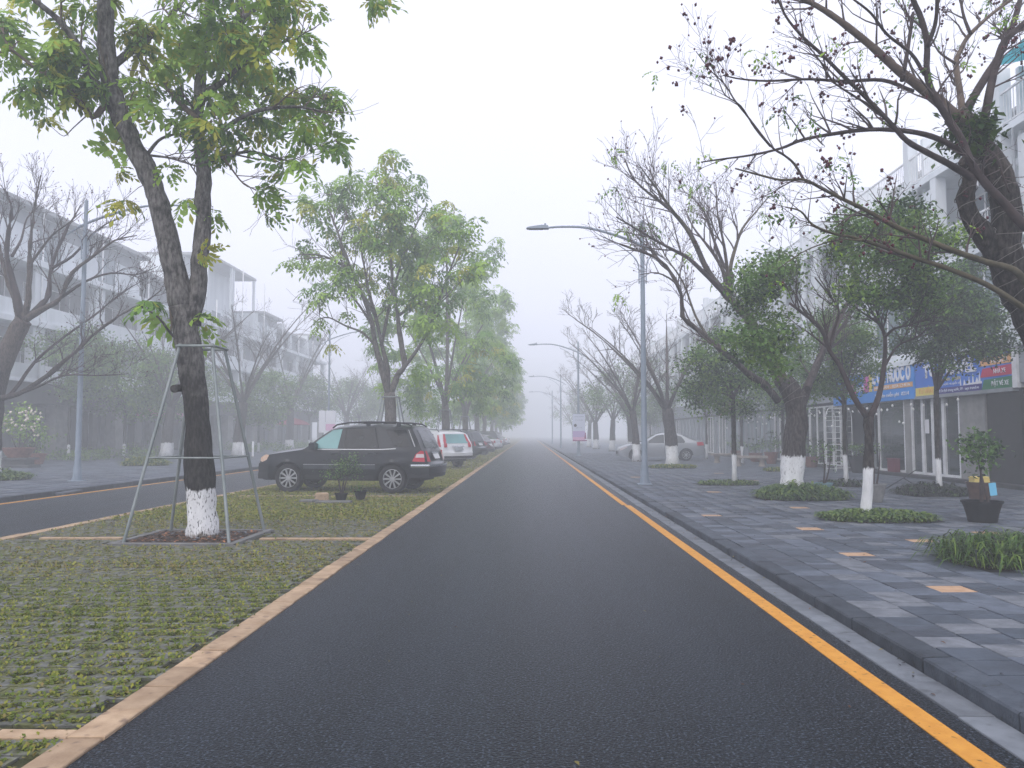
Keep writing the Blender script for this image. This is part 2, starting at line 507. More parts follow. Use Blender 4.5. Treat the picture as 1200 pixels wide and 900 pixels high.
class MB:
    """Collects simple shapes, then makes ONE mesh of them."""

    def __init__(s, *mats):
        s.v, s.f, s.m, s.sm = [], [], [], []
        s.mats = mats

    def face(s, idx, mi=0, smooth=False):
        s.f.append(idx)
        s.m.append(mi)
        s.sm.append(smooth)

    def box(s, a, b, mi=0, top=0.0, rot=None, c=None):
        """a, b opposite corners; top: inset of the upper face (a chamfer)."""
        (x0, y0, z0), (x1, y1, z1) = a, b
        t = top
        P = [(x0, y0, z0), (x1, y0, z0), (x1, y1, z0), (x0, y1, z0)]
        if t:
            P += [(x0, y0, z1 - t), (x1, y0, z1 - t), (x1, y1, z1 - t), (x0, y1, z1 - t)]
        P += [(x0 + t, y0 + t, z1), (x1 - t, y0 + t, z1), (x1 - t, y1 - t, z1), (x0 + t, y1 - t, z1)]
        if rot:
            q = Euler(rot).to_matrix()
            cc = Vector(c) if c else Vector(((x0 + x1) / 2, (y0 + y1) / 2, (z0 + z1) / 2))
            P = [tuple(q @ (Vector(p) - cc) + cc) for p in P]
        o = len(s.v)
        s.v += P
        s.face((o + 3, o + 2, o + 1, o), mi)
        lv = len(P) // 4
        for k in range(lv - 1):
            for i in range(4):
                j = (i + 1) % 4
                s.face((o + 4 * k + i, o + 4 * k + j, o + 4 * k + 4 + j, o + 4 * k + 4 + i), mi)
        q = o + 4 * (lv - 1)
        s.face((q, q + 1, q + 2, q + 3), mi)
        return s

    def tube(s, pts, rad, n=8, mi=0, cap=True, smooth=True):
        pts = [Vector(p) for p in pts]
        if isinstance(rad, (int, float)):
            rad = [rad] * len(pts)
        o = len(s.v)
        ref = None
        for i, p in enumerate(pts):
            d = (pts[min(i + 1, len(pts) - 1)] - pts[max(i - 1, 0)])
            d = d.normalized() if d.length > 1e-9 else Vector((0, 0, 1))
            if ref is None:
                ref = d.orthogonal().normalized()
            else:
                ref = (ref - d * ref.dot(d))
                ref = ref.normalized() if ref.length > 1e-6 else d.orthogonal().normalized()
            bi = d.cross(ref)
            for k in range(n):
                a = 2 * PI * k / n
                s.v.append(tuple(p + (ref * math.cos(a) + bi * math.sin(a)) * rad[i]))
        for i in range(len(pts) - 1):
            for k in range(n):
                j = (k + 1) % n
                s.face((o + i * n + k, o + i * n + j, o + i * n + n + j, o + i * n + n + k), mi, smooth)
        if cap:
            s.face(tuple(o + k for k in reversed(range(n))), mi)
            e = o + (len(pts) - 1) * n
            s.face(tuple(e + k for k in range(n)), mi)
        return s

    def lathe(s, prof, c=(0, 0, 0), n=16, mi=0, axis='z', smooth=True, cap=True):
        """prof: list of (radius, height)."""
        o = len(s.v)
        for r, h in prof:
            for k in range(n):
                a = 2 * PI * k / n
                x, y, z = r * math.cos(a), r * math.sin(a), h
                if axis == 'y':
                    x, y, z = x, z, y
                s.v.append((c[0] + x, c[1] + y, c[2] + z))
        for i in range(len(prof) - 1):
            for k in range(n):
                j = (k + 1) % n
                a = (o + i * n + k, o + i * n + j, o + i * n + n + j, o + i * n + n + k)
                s.face(a if axis == 'z' else a[::-1], mi, smooth)
        for i, rev in ((0, True), (len(prof) - 1, False)):
            if cap and prof[i][0] > 1e-6:
                ids = [o + i * n + k for k in range(n)]
                if axis == 'y':
                    rev = not rev
                s.face(tuple(reversed(ids)) if rev else tuple(ids), mi)
        return s

    def prism(s, poly, a, b, plane='xz', mi=0):
        """poly (u,v) extruded between a and b along the third axis."""
        def P(u, v, w):
            return {'xz': (u, w, v), 'yz': (w, u, v), 'xy': (u, v, w)}[plane]
        n = len(poly)
        o = len(s.v)
        s.v += [P(u, v, a) for u, v in poly] + [P(u, v, b) for u, v in poly]
        s.face(tuple(o + i for i in range(n)), mi)
        s.face(tuple(o + n + i for i in reversed(range(n))), mi)
        for i in range(n):
            j = (i + 1) % n
            s.face((o + j, o + i, o + n + i, o + n + j), mi)
        return s

    def mesh(s, name, sharp=None):
        me = bpy.data.meshes.new(name)
        me.from_pydata(s.v, [], s.f)
        me.polygons.foreach_set('material_index', s.m)
        me.polygons.foreach_set('use_smooth', s.sm)
        for m in s.mats:
            me.materials.append(M[m] if isinstance(m, str) else m)
        bm = bmesh.new()
        bm.from_mesh(me)
        bmesh.ops.recalc_face_normals(bm, faces=bm.faces)
        bm.to_mesh(me)
        bm.free()
        if sharp is not None:
            me.set_sharp_from_angle(angle=R(sharp))
        me.update()
        return me

    def build(s, name, parent=None, kind=None, loc=None, sharp=40):
        return put(name, s.mesh(name, sharp), parent, kind, loc)


def text_mesh(body, height, width=None, extrude=0.012, mat_name='sign_white', bold=0.0):
    cu = bpy.data.curves.new('lettering', 'FONT')
    cu.body = body
    cu.size = height / 0.72
    cu.align_x = 'CENTER'
    cu.extrude = extrude
    cu.offset = bold
    cu.resolution_u = 2
    ob = bpy.data.objects.new('lettering', cu)
    COL.objects.link(ob)
    dg = bpy.context.evaluated_depsgraph_get()
    me = bpy.data.meshes.new_from_object(ob.evaluated_get(dg))
    bpy.data.objects.remove(ob)
    if width and len(me.vertices):
        xs = [v.co.x for v in me.vertices]
        k = width / max(1e-6, max(xs) - min(xs))
        mid = (max(xs) + min(xs)) / 2
        for v in me.vertices:
            v.co.x = (v.co.x - mid) * k
    me.materials.clear()
    me.materials.append(M[mat_name])
    me.name = 'lettering'
    return me


# signs on the right-hand facade face -X; text runs towards -Y
FACE_LEFT = Matrix(((0, 0, -1), (-1, 0, 0), (0, 1, 0)))
FACE_CAM = Matrix(((1, 0, 0), (0, 0, -1), (0, 1, 0)))


def put_text(me, parent, loc, rotm=FACE_LEFT, name='lettering'):
    o = put(name, me, parent)
    o.matrix_local = Matrix.Translation(Vector(loc)) @ rotm.to_4x4()
    return o

# measured limb paths and leaf masses, metres (x right, y along the road, z up)
TRACE = {
'T1': [([(-4.79,11.8,-0.04),(-4.82,11.8,0.36),(-4.86,11.8,0.86),(-4.91,11.8,1.61),(-5.01,11.8,2.37),(-5.1,11.8,2.89),(-5.19,11.8,3.4)],0.212,0.175),([(-5.19,11.8,3.37),(-5.27,11.78,3.78),(-5.38,11.75,4.29),(-5.54,11.73,4.94),(-5.71,11.7,5.39),(-5.89,11.68,5.77),(-6.05,11.65,6.09),(-6.19,11.62,6.47),(-6.3,11.6,6.99),(-6.36,11.58,7.51),(-6.38,11.55,8.02),(-6.45,11.52,8.81),(-6.41,11.5,9.73)],0.175,0.1),([(-5.05,11.8,3.14),(-4.99,11.84,3.66),(-4.95,11.88,4.32),(-4.96,11.92,4.99),(-4.96,11.96,5.47),(-5.04,12.0,5.81),(-5.14,12.04,6.37),(-5.11,12.08,6.93),(-5.08,12.12,7.63),(-5.03,12.16,8.35),(-4.99,12.2,9.35)],0.14,0.065),([(-6.08,11.7,6.11),(-6.32,11.6,6.4),(-6.47,11.5,6.2),(-6.66,11.4,6.45),(-6.93,11.3,6.66),(-7.25,11.2,6.88),(-7.51,11.1,7.08)],0.06,0.02),([(-6.18,11.6,6.46),(-6.45,11.46,6.73),(-6.57,11.32,7.12),(-6.82,11.18,7.5),(-7.12,11.04,7.75),(-7.42,10.9,8.05)],0.07,0.03),([(-5.08,12.0,6.76),(-4.69,11.85,6.86),(-4.31,11.7,7.08),(-3.75,11.55,7.27),(-3.39,11.4,7.45)],0.05,0.02),([(-4.94,11.9,5.65),(-4.67,11.95,5.73),(-4.32,12.0,5.84),(-3.94,12.05,5.77),(-3.63,12.1,5.7)],0.035,0.012),([(-4.65,11.9,5.71),(-4.51,11.87,5.52),(-4.31,11.83,5.28),(-4.11,11.8,5.18)],0.018,0.008),([(-5.79,11.8,5.72),(-5.67,11.9,5.98),(-5.52,12.0,6.11),(-5.36,12.1,6.15)],0.03,0.012),([(-5.74,11.8,5.72),(-5.38,11.7,5.64),(-4.94,11.6,5.48)],0.02,0.012),([(-5.0,11.9,5.78),(-4.56,11.73,6.11),(-4.05,11.55,6.29),(-3.42,11.38,6.28),(-3.0,11.2,6.14)],0.05,0.015),([(-5.03,11.8,6.27),(-5.5,12.07,6.72),(-5.84,12.33,7.12),(-6.25,12.6,7.46)],0.05,0.02),([(-6.3,11.6,6.99),(-6.08,11.97,7.5),(-5.86,12.33,8.03),(-5.69,12.7,8.66)],0.07,0.03),([(-5.07,12.1,7.62),(-4.79,12.4,8.05),(-4.49,12.7,8.5),(-4.16,13.0,9.03)],0.06,0.03),([(-5.15,11.7,2.85),(-5.25,11.57,2.98),(-5.37,11.43,3.19),(-5.59,11.3,3.35)],0.022,0.012),([(-5.26,11.6,2.99),(-5.23,11.55,3.17),(-5.25,11.5,3.35)],0.015,0.008),([(-5.02,11.8,2.18),(-5.15,11.68,2.18),(-5.17,11.55,2.16)],0.06,0.055),([(-6.47,11.3,6.12),(-6.63,11.27,5.94),(-6.73,11.23,5.81),(-6.88,11.2,5.92)],0.01,0.004)],
'T1b': [(-7.4,11.32,7.13,0.44),(-6.89,11.09,7.39,0.5),(-6.74,11.61,7.07,0.5),(-6.91,11.18,6.42,0.38),(-7.37,11.15,6.54,0.31),(-6.54,11.62,6.67,0.44),(-7.89,12.5,6.89,0.35),(-6.4,12.34,7.48,0.5),(-6.48,12.28,6.48,0.4),(-5.59,11.3,6.33,0.38),(-5.97,11.87,7.79,0.56),(-5.09,11.4,7.14,0.56),(-4.58,11.21,7.43,0.63),(-3.91,11.09,7.36,0.63),(-3.6,11.29,7.2,0.56),(-3.81,12.57,8.42,0.5),(-5.31,12.39,6.93,0.53),(-4.75,12.35,7.19,0.5),(-4.2,12.34,7.18,0.53),(-4.62,11.25,5.92,0.44),(-5.26,11.55,6.17,0.28),(-4.35,12.03,6.36,0.5),(-3.88,12.22,6.57,0.44),(-3.37,12.44,6.65,0.43),(-3.08,12.39,6.22,0.33),(-3.26,11.06,5.71,0.4),(-4.72,11.94,5.82,0.28),(-3.71,12.03,5.72,0.28),(-3.75,11.81,4.98,0.3),(-3.91,11.51,5.02,0.19),(-5.07,11.77,5.05,0.23),(-4.67,11.5,4.23,0.15),(-6.32,12.17,5.5,0.18),(-8.31,12.46,8.27,0.56),(-6.72,11.89,7.8,0.5),(-7.09,11.44,6.99,0.44),(-3.33,12.41,7.13,0.31),(-3.34,11.92,7.45,0.35),(-4.51,12.14,5.79,0.19),(-4.87,12.09,4.91,0.18),(-6.35,11.81,5.89,0.23),(-5.51,11.65,6.87,0.38),(-2.92,11.88,6.69,0.18),(-6.04,11.76,5.08,0.11),(-5.47,11.54,3.46,0.16),(-5.43,11.68,3.23,0.13),(-4.94,11.97,3.19,0.11),(-5.23,11.53,5.33,0.13)],
'T2b': [(-4.78,26.37,10.64,0.47),(-4.58,28.16,10.57,0.76),(-5.17,26.78,10.04,0.65),(-6.63,27.75,10.27,0.76),(-7.52,27.48,9.67,0.7),(-7.12,27.12,8.96,0.53),(-6.46,29.79,10.18,0.88),(-4.03,26.26,9.15,0.82),(-3.3,27.28,9.59,0.65),(-2.82,26.69,8.82,0.53),(-8.17,27.96,8.12,0.47),(-8.18,27.18,7.49,0.32),(-6.98,27.11,7.62,0.59),(-6.51,28.69,8.29,1.0),(-4.92,26.81,8.13,1.0),(-3.9,27.86,8.08,0.94),(-2.81,28.97,8.81,0.59),(-1.93,26.38,8.3,0.53),(-6.72,25.97,6.09,0.65),(-6.25,26.59,6.63,0.65),(-5.89,28.77,7.04,0.94),(-4.54,28.11,6.91,0.94),(-3.13,26.44,6.59,0.88),(-2.34,27.2,7.86,0.41),(-3.38,26.29,5.13,0.7),(-2.94,27.42,6.18,0.76),(-7.01,26.9,5.52,0.26),(-7.55,27.87,5.06,0.23),(-6.97,28.2,4.8,0.26),(-6.39,28.29,5.88,0.26),(-4.01,28.2,3.88,0.44),(-3.09,28.85,5.49,0.47),(-2.09,25.97,6.78,0.59),(-4.76,26.67,8.97,0.88),(-6.08,29.57,9.3,0.73),(-4.78,28.16,5.64,0.35),(-3.8,27.21,6.15,0.76)],
'T2': [([(-4.75,27.6,-0.22),(-4.76,27.6,1.18),(-4.77,27.6,2.06),(-4.84,27.6,2.94)],0.235,0.19),([(-4.84,27.6,2.88),(-5.06,27.5,3.68),(-5.29,27.4,4.55),(-5.4,27.3,5.28),(-5.62,27.2,6.0),(-5.9,27.1,6.73),(-6.27,27.0,7.59),(-6.55,26.9,8.46),(-6.83,26.8,9.17)],0.115,0.03),([(-4.87,27.6,2.94),(-4.96,27.75,3.84),(-5.18,27.9,4.76),(-5.43,28.05,5.69),(-5.71,28.2,6.63),(-5.97,28.35,7.89),(-6.17,28.5,9.18)],0.11,0.03),([(-4.78,27.6,2.88),(-4.55,27.62,3.54),(-4.32,27.65,3.89),(-4.45,27.68,4.73),(-4.58,27.7,5.63),(-4.77,27.72,6.69),(-4.85,27.75,8.06),(-4.96,27.78,9.59),(-5.07,27.8,10.98)],0.12,0.03),([(-4.55,27.6,3.53),(-4.17,27.45,3.96),(-3.74,27.3,4.54),(-3.35,27.15,5.25),(-3.04,27.0,6.11),(-2.6,26.85,7.25),(-2.3,26.7,7.94)],0.075,0.025),([(-5.16,27.8,4.6),(-5.05,28.0,5.37),(-4.91,28.2,6.32),(-4.59,28.4,7.59),(-4.17,28.6,8.88),(-3.73,28.8,9.88)],0.07,0.025),([(-5.29,27.4,4.55),(-5.71,27.25,4.98),(-6.26,27.1,5.2),(-6.82,26.95,5.47),(-7.15,26.8,5.36)],0.05,0.015),([(-5.42,27.4,5.29),(-6.12,27.73,6.24),(-6.81,28.07,6.76),(-7.5,28.4,6.52)],0.05,0.015),([(-4.58,27.7,5.63),(-3.96,28.35,6.19),(-3.43,29.0,6.76)],0.06,0.02),([(-5.4,27.9,5.66),(-6.21,27.4,7.08),(-6.98,26.9,7.57),(-7.71,26.4,7.52)],0.06,0.02)],
'R1': [([(6.26,9.1,0.03),(6.14,9.04,1.02),(5.92,8.98,2.06),(5.63,8.92,2.67),(5.38,8.86,3.13),(5.19,8.8,3.55)],0.225,0.19),([(5.19,8.8,3.45),(5.24,8.78,3.83),(5.21,8.77,4.15),(5.09,8.75,4.44),(4.95,8.73,4.67),(4.82,8.72,4.86),(4.67,8.7,5.01)],0.165,0.125),([(5.11,8.8,3.47),(4.95,8.76,3.71),(4.82,8.72,3.86),(4.75,8.68,4.06),(4.77,8.63,4.26),(4.78,8.59,4.38),(4.67,8.55,4.45)],0.115,0.07),([(4.72,8.7,4.95),(4.46,8.64,5.14),(4.18,8.59,5.33),(3.95,8.53,5.47),(3.68,8.47,5.68),(3.34,8.41,5.92),(3.1,8.36,6.05),(2.81,8.3,6.17)],0.0663,0.0234),([(5.21,8.4,3.65),(4.98,8.36,3.9),(4.77,8.33,4.11),(4.6,8.29,4.33),(4.5,8.25,4.54),(4.35,8.22,4.76),(4.19,8.18,4.99),(4.11,8.15,5.22),(4.1,8.11,5.52),(4.03,8.07,5.76),(3.94,8.04,5.94),(3.86,8.0,6.19)],0.0468,0.0234),([(4.76,8.7,4.97),(4.78,8.77,5.26),(4.78,8.83,5.63),(4.88,8.9,5.84),(5.02,8.97,6.04),(5.31,9.03,6.31),(5.63,9.1,6.55)],0.039,0.0156),([(4.75,8.7,4.95),(4.99,8.8,5.32),(5.29,8.9,5.74),(5.45,9.0,5.99),(5.62,9.1,6.31),(5.76,9.2,6.62)],0.0507,0.0273),([(4.91,8.7,4.64),(5.04,8.74,5.06),(5.13,8.78,5.38),(5.27,8.82,5.79),(5.41,8.86,5.97),(5.74,8.9,6.25)],0.0484,0.0312),([(4.72,8.5,4.23),(4.44,8.41,4.35),(4.16,8.32,4.45),(3.92,8.23,4.54),(3.71,8.14,4.7),(3.46,8.05,4.9),(3.19,7.96,5.1),(2.95,7.87,5.28),(2.71,7.78,5.44),(2.53,7.69,5.59),(2.41,7.6,5.76)],0.0374,0.0094),([(4.71,8.6,4.53),(4.39,8.51,4.66),(4.04,8.42,4.71),(3.59,8.33,4.7),(3.16,8.24,4.62),(2.82,8.16,4.53),(2.57,8.07,4.41),(2.24,7.98,4.31),(1.92,7.89,4.24),(1.7,7.8,4.18)],0.0328,0.0062),([(4.13,8.5,5.18),(3.74,8.33,5.23),(3.27,8.17,5.15),(2.86,8.0,5.1),(2.38,7.83,5.01),(2.07,7.67,4.96),(1.86,7.5,4.92)],0.0234,0.0055),([(5.15,8.3,3.03),(4.97,8.24,3.18),(4.69,8.17,3.24),(4.47,8.11,3.29),(4.18,8.04,3.37),(3.89,7.98,3.47),(3.64,7.91,3.55),(3.43,7.85,3.64),(3.25,7.79,3.71),(3.08,7.72,3.76),(2.85,7.66,3.85),(2.63,7.59,3.93),(2.39,7.53,3.91),(2.16,7.46,3.94),(1.93,7.4,3.98)],0.039,0.0078),([(2.67,7.7,3.96),(2.56,7.64,4.1),(2.44,7.58,4.17),(2.3,7.51,4.23),(2.08,7.45,4.48),(1.94,7.39,4.62),(1.82,7.32,4.76),(1.68,7.26,4.86),(1.54,7.2,5.01)],0.014,0.0039),([(5.14,8.3,2.76),(4.71,8.22,3.01),(4.27,8.14,3.17),(3.92,8.06,3.26),(3.64,7.98,3.33),(3.38,7.9,3.39),(3.16,7.82,3.43),(2.97,7.74,3.44),(2.73,7.66,3.51),(2.59,7.58,3.62),(2.42,7.5,3.64)],0.0312,0.0062),([(3.25,7.8,3.39),(3.01,7.72,3.38),(2.78,7.64,3.31),(2.59,7.56,3.22),(2.41,7.48,3.1),(2.28,7.4,3.01)],0.0094,0.0031),([(3.71,8.2,4.75),(3.49,8.08,4.85),(3.27,7.96,4.91),(3.02,7.84,5.01),(2.85,7.72,5.17),(2.65,7.6,5.33)],0.0156,0.0047),([(4.09,8.1,5.47),(4.13,8.0,5.65),(4.11,7.9,5.86),(4.04,7.8,6.07)],0.0234,0.0156),([(4.06,8.1,5.18),(3.88,8.0,5.36),(3.6,7.9,5.51),(3.4,7.8,5.68),(3.15,7.7,5.8)],0.0195,0.0094),([(4.02,8.5,5.3),(4.11,8.55,5.65),(4.21,8.6,6.11)],0.0273,0.0156),([(4.76,8.8,5.62),(4.68,9.0,5.86),(4.69,9.2,6.17)],0.0156,0.0078),([(4.99,8.9,6.01),(4.95,8.95,6.24),(4.94,9.0,6.52)],0.0195,0.0117),([(2.26,7.4,4.19),(2.1,7.32,4.33),(1.95,7.24,4.51),(1.79,7.16,4.58),(1.71,7.08,4.68),(1.6,7.0,4.84)],0.0094,0.0031),([(4.89,8.6,4.62),(5.01,8.53,4.46),(5.03,8.47,4.25),(5.05,8.4,4.04)],0.0156,0.0094)],
'R2': [([(5.91,18.3,0.04),(5.92,18.3,0.52),(5.99,18.3,1.29),(6.06,18.3,1.87),(6.0,18.3,2.35),(5.77,18.3,2.74)],0.275,0.215),([(5.77,18.3,2.64),(5.5,18.2,3.12),(5.25,18.1,3.59),(4.95,18.0,4.06),(4.62,17.9,4.4),(4.41,17.8,4.57)],0.16,0.08),([(5.59,18.1,2.24),(5.24,17.98,2.62),(4.92,17.86,2.8),(4.43,17.75,3.21),(3.96,17.63,3.58),(3.58,17.51,3.87),(3.34,17.39,4.07),(3.29,17.27,4.52),(3.04,17.15,5.0),(2.71,17.04,5.28),(2.33,16.92,5.4),(1.92,16.8,5.52)],0.09,0.02),([(4.41,17.8,4.57),(4.11,17.61,4.81),(3.83,17.43,5.02),(3.46,17.24,5.3),(3.11,17.06,5.44),(2.69,16.87,5.61),(2.25,16.69,5.82),(1.82,16.5,6.02)],0.07,0.015),([(4.41,17.8,4.57),(3.97,17.68,5.11),(3.71,17.55,5.61),(3.49,17.42,5.96),(3.17,17.3,6.31),(2.87,17.18,6.52),(2.58,17.05,6.69),(2.24,16.92,6.97),(2.04,16.8,7.36)],0.075,0.012),([(3.7,17.5,5.6),(3.35,17.28,6.08),(3.07,17.06,6.34),(2.77,16.84,6.65),(2.47,16.62,6.95),(2.28,16.4,7.11)],0.04,0.01),([(4.41,17.8,4.57),(4.39,17.98,5.13),(4.24,18.16,5.56),(4.04,18.34,5.94),(3.82,18.52,6.34),(3.69,18.7,6.8)],0.06,0.012),([(4.45,17.8,4.57),(4.6,18.06,5.1),(4.47,18.32,5.39),(4.29,18.58,6.12),(4.16,18.84,6.78),(3.91,19.1,7.23)],0.06,0.012),([(4.47,17.8,4.61),(4.38,17.7,5.36),(4.29,17.6,5.81),(4.16,17.5,6.36),(4.11,17.4,7.0)],0.05,0.01),([(4.49,17.8,4.61),(4.53,17.94,5.22),(4.69,18.08,5.73),(4.89,18.22,6.2),(5.17,18.36,6.54),(5.57,18.5,7.0)],0.055,0.012),([(6.1,18.4,1.87),(6.44,18.68,2.56),(6.73,18.96,3.04),(7.19,19.24,3.82),(7.64,19.52,4.48),(8.08,19.8,5.16)],0.12,0.04),([(6.38,18.5,2.55),(6.9,19.27,3.21),(7.76,20.03,4.13),(8.63,20.8,5.01)],0.07,0.02),([(3.31,17.3,4.53),(3.11,17.1,4.77),(2.72,16.9,4.92),(2.33,16.7,4.84)],0.03,0.008),([(3.98,17.7,3.59),(3.74,17.98,4.16),(3.52,18.25,4.99),(3.18,18.52,5.64),(2.84,18.8,6.53)],0.035,0.01)],
'S1': [([(5.57,13.5,0.11),(5.62,13.5,0.78),(5.65,13.5,1.34),(5.66,13.5,1.8)],0.085,0.075),([(5.64,13.5,1.77),(5.39,13.43,2.12),(5.16,13.37,2.62),(4.96,13.3,2.89),(4.81,13.23,3.24),(4.55,13.17,3.44),(4.26,13.1,3.64)],0.055,0.02),([(4.96,13.3,2.89),(5.1,13.42,3.26),(5.23,13.55,3.57),(5.17,13.68,3.81),(4.93,13.8,4.2)],0.03,0.012),([(5.67,13.5,1.77),(5.85,13.54,2.13),(5.97,13.58,2.63),(6.02,13.62,3.14),(5.94,13.66,3.39),(5.85,13.7,3.59)],0.055,0.02),([(6.01,13.6,3.14),(6.13,13.5,3.27),(6.32,13.4,3.31),(6.49,13.3,3.39)],0.028,0.012),([(5.98,13.6,2.63),(6.22,13.73,2.94),(6.43,13.87,3.07),(6.82,14.0,3.23)],0.025,0.012)],
'S1b': [(4.25,14.21,4.36,0.52),(3.8,13.69,3.82,0.46),(4.1,14.01,3.19,0.55),(3.57,13.17,2.95,0.34),(3.93,13.01,2.59,0.26),(4.27,13.41,4.17,0.26),(4.05,12.92,3.06,0.2),(5.4,13.31,4.61,0.4),(6.24,14.24,5.21,0.46),(6.23,13.23,5.09,0.46),(5.17,12.72,4.88,0.29),(5.72,12.77,4.34,0.43),(6.29,12.97,4.52,0.4),(5.95,13.95,4.3,0.32),(6.22,13.28,4.02,0.4),(6.58,13.16,4.14,0.43),(5.33,12.86,3.74,0.32),(7.05,14.27,3.9,0.4),(5.97,13.38,3.76,0.26),(6.67,13.03,4.61,0.32)],
'S3b': [(9.45,17.81,4.69,0.63),(8.96,17.8,4.12,0.63),(9.71,18.0,3.86,0.71),(10.62,18.92,4.48,0.59),(10.35,17.97,3.66,0.51),(9.21,17.77,3.45,0.59),(9.05,18.58,3.64,0.47),(10.06,18.15,3.35,0.32),(10.57,19.5,5.41,0.44)],
'S4b': [(8.34,21.54,3.99,0.81),(9.11,22.36,3.36,0.71),(8.35,22.85,3.41,0.76),(8.42,22.12,2.92,0.43),(8.24,23.28,2.83,0.33),(8.4,22.26,4.66,0.47),(9.01,21.78,4.13,0.47)],
'S2b': [(5.34,22.82,4.02,0.54),(4.69,22.07,3.58,0.59),(5.58,22.84,3.41,0.64),(5.01,22.5,2.91,0.64),(6.17,23.78,2.86,0.49),(4.89,23.66,2.85,0.34),(5.87,23.0,4.16,0.34),(6.08,22.06,3.11,0.44),(5.36,22.51,2.43,0.34),(5.94,22.48,2.19,0.24),(4.79,22.42,2.31,0.24)],
'B1': [([(-16.59,24.4,-0.09),(-16.61,24.4,1.74),(-16.48,24.4,3.05),(-16.17,24.4,3.98),(-15.83,24.4,4.78),(-15.68,24.4,5.04)],0.36,0.24),([(-15.78,24.4,4.91),(-15.97,24.4,5.71),(-16.27,24.4,6.38),(-16.46,24.4,7.06),(-16.77,24.4,8.14)],0.13,0.04),([(-15.73,24.4,5.02),(-15.94,24.2,6.21),(-16.03,24.0,6.97),(-15.87,23.8,7.71),(-15.66,23.6,8.31),(-15.7,23.4,8.78)],0.12,0.02),([(-15.7,24.4,5.02),(-15.51,24.32,5.7),(-15.45,24.23,6.75),(-15.41,24.15,7.26),(-15.33,24.07,7.78),(-15.2,23.98,8.55),(-15.0,23.9,9.46)],0.11,0.015),([(-15.67,24.4,5.02),(-15.32,24.53,5.46),(-15.09,24.67,5.89),(-15.12,24.8,6.73),(-14.95,24.93,7.58),(-14.65,25.07,8.36),(-14.46,25.2,8.9)],0.1,0.015),([(-15.67,24.4,5.02),(-14.97,24.2,5.36),(-14.33,24.0,5.64),(-13.85,23.8,6.39),(-13.1,23.6,6.86),(-12.36,23.4,7.28),(-11.62,23.2,7.38)],0.11,0.015),([(-14.88,24.4,6.65),(-14.1,24.2,7.0),(-13.47,24.0,7.54),(-12.85,23.8,7.9),(-12.23,23.6,8.03)],0.05,0.01),([(-16.59,24.4,2.58),(-15.61,24.11,2.72),(-14.54,23.83,3.27),(-13.61,23.54,3.89),(-12.71,23.26,4.54),(-11.94,22.97,4.95),(-11.11,22.69,5.28),(-10.44,22.4,5.6)],0.09,0.015),([(-16.59,24.4,2.39),(-16.07,24.6,2.8),(-15.55,24.8,3.75),(-14.75,25.0,4.58),(-13.92,25.2,5.29),(-13.22,25.4,6.01),(-12.64,25.6,6.46)],0.07,0.012),([(-16.33,24.4,2.53),(-14.88,23.78,2.88),(-13.62,23.15,3.22),(-12.27,22.52,3.17),(-11.09,21.9,3.17)],0.05,0.01),([(-14.33,24.0,5.64),(-13.62,24.1,6.18),(-12.88,24.2,6.46),(-12.13,24.3,6.43),(-11.52,24.4,6.71)],0.05,0.01),([(-15.43,24.2,6.74),(-14.92,24.0,7.23),(-14.5,23.8,7.57),(-13.92,23.6,7.86),(-13.42,23.4,8.16)],0.05,0.01),([(-15.8,23.9,6.94),(-15.85,24.4,7.59),(-16.01,24.9,8.41),(-15.85,25.4,9.02)],0.05,0.01)],
'LL': [(-13.82,23.9,7.75),(-13.04,23.9,8.04),(-12.25,23.9,8.25),(-11.6,23.9,8.32),(-10.81,23.9,8.32)]}

# ------------------------------------------------------------------ plants: shared growth code
Z3 = Vector((0, 0, 1))


def smooth_path(pts, rad, k=3):
    """Catmull-Rom through the points; radii interpolated."""
    P = [Vector(p) for p in pts]
    if len(P) < 3:
        return P, list(rad)
    E = [P[0] * 2 - P[1]] + P + [P[-1] * 2 - P[-2]]
    o, ro = [], []
    for i in range(len(P) - 1):
        a, b, c, d = E[i:i + 4]
        for j in range(k):
            t = j / k
            o.append(0.5 * ((2 * b) + (c - a) * t + (2 * a - 5 * b + 4 * c - d) * t * t + (3 * b - a - 3 * c + d) * t ** 3))
            ro.append(rad[i] + (rad[i + 1] - rad[i]) * t)
    o.append(P[-1])
    ro.append(rad[-1])
    return o, ro


def limb_path(L, rng, base, k=3, wob=0.0):
    pts, r0, r1 = L
    n = len(pts)
    B = Vector(base)
    rad = [r0 + (r1 - r0) * (i / (n - 1)) ** 0.85 for i in range(n)]
    P, rr = smooth_path([Vector(p) - B for p in pts], rad, k)
    if wob:
        rr = [r * (1 + rng.uniform(-wob, wob)) for r in rr]
    return P, rr


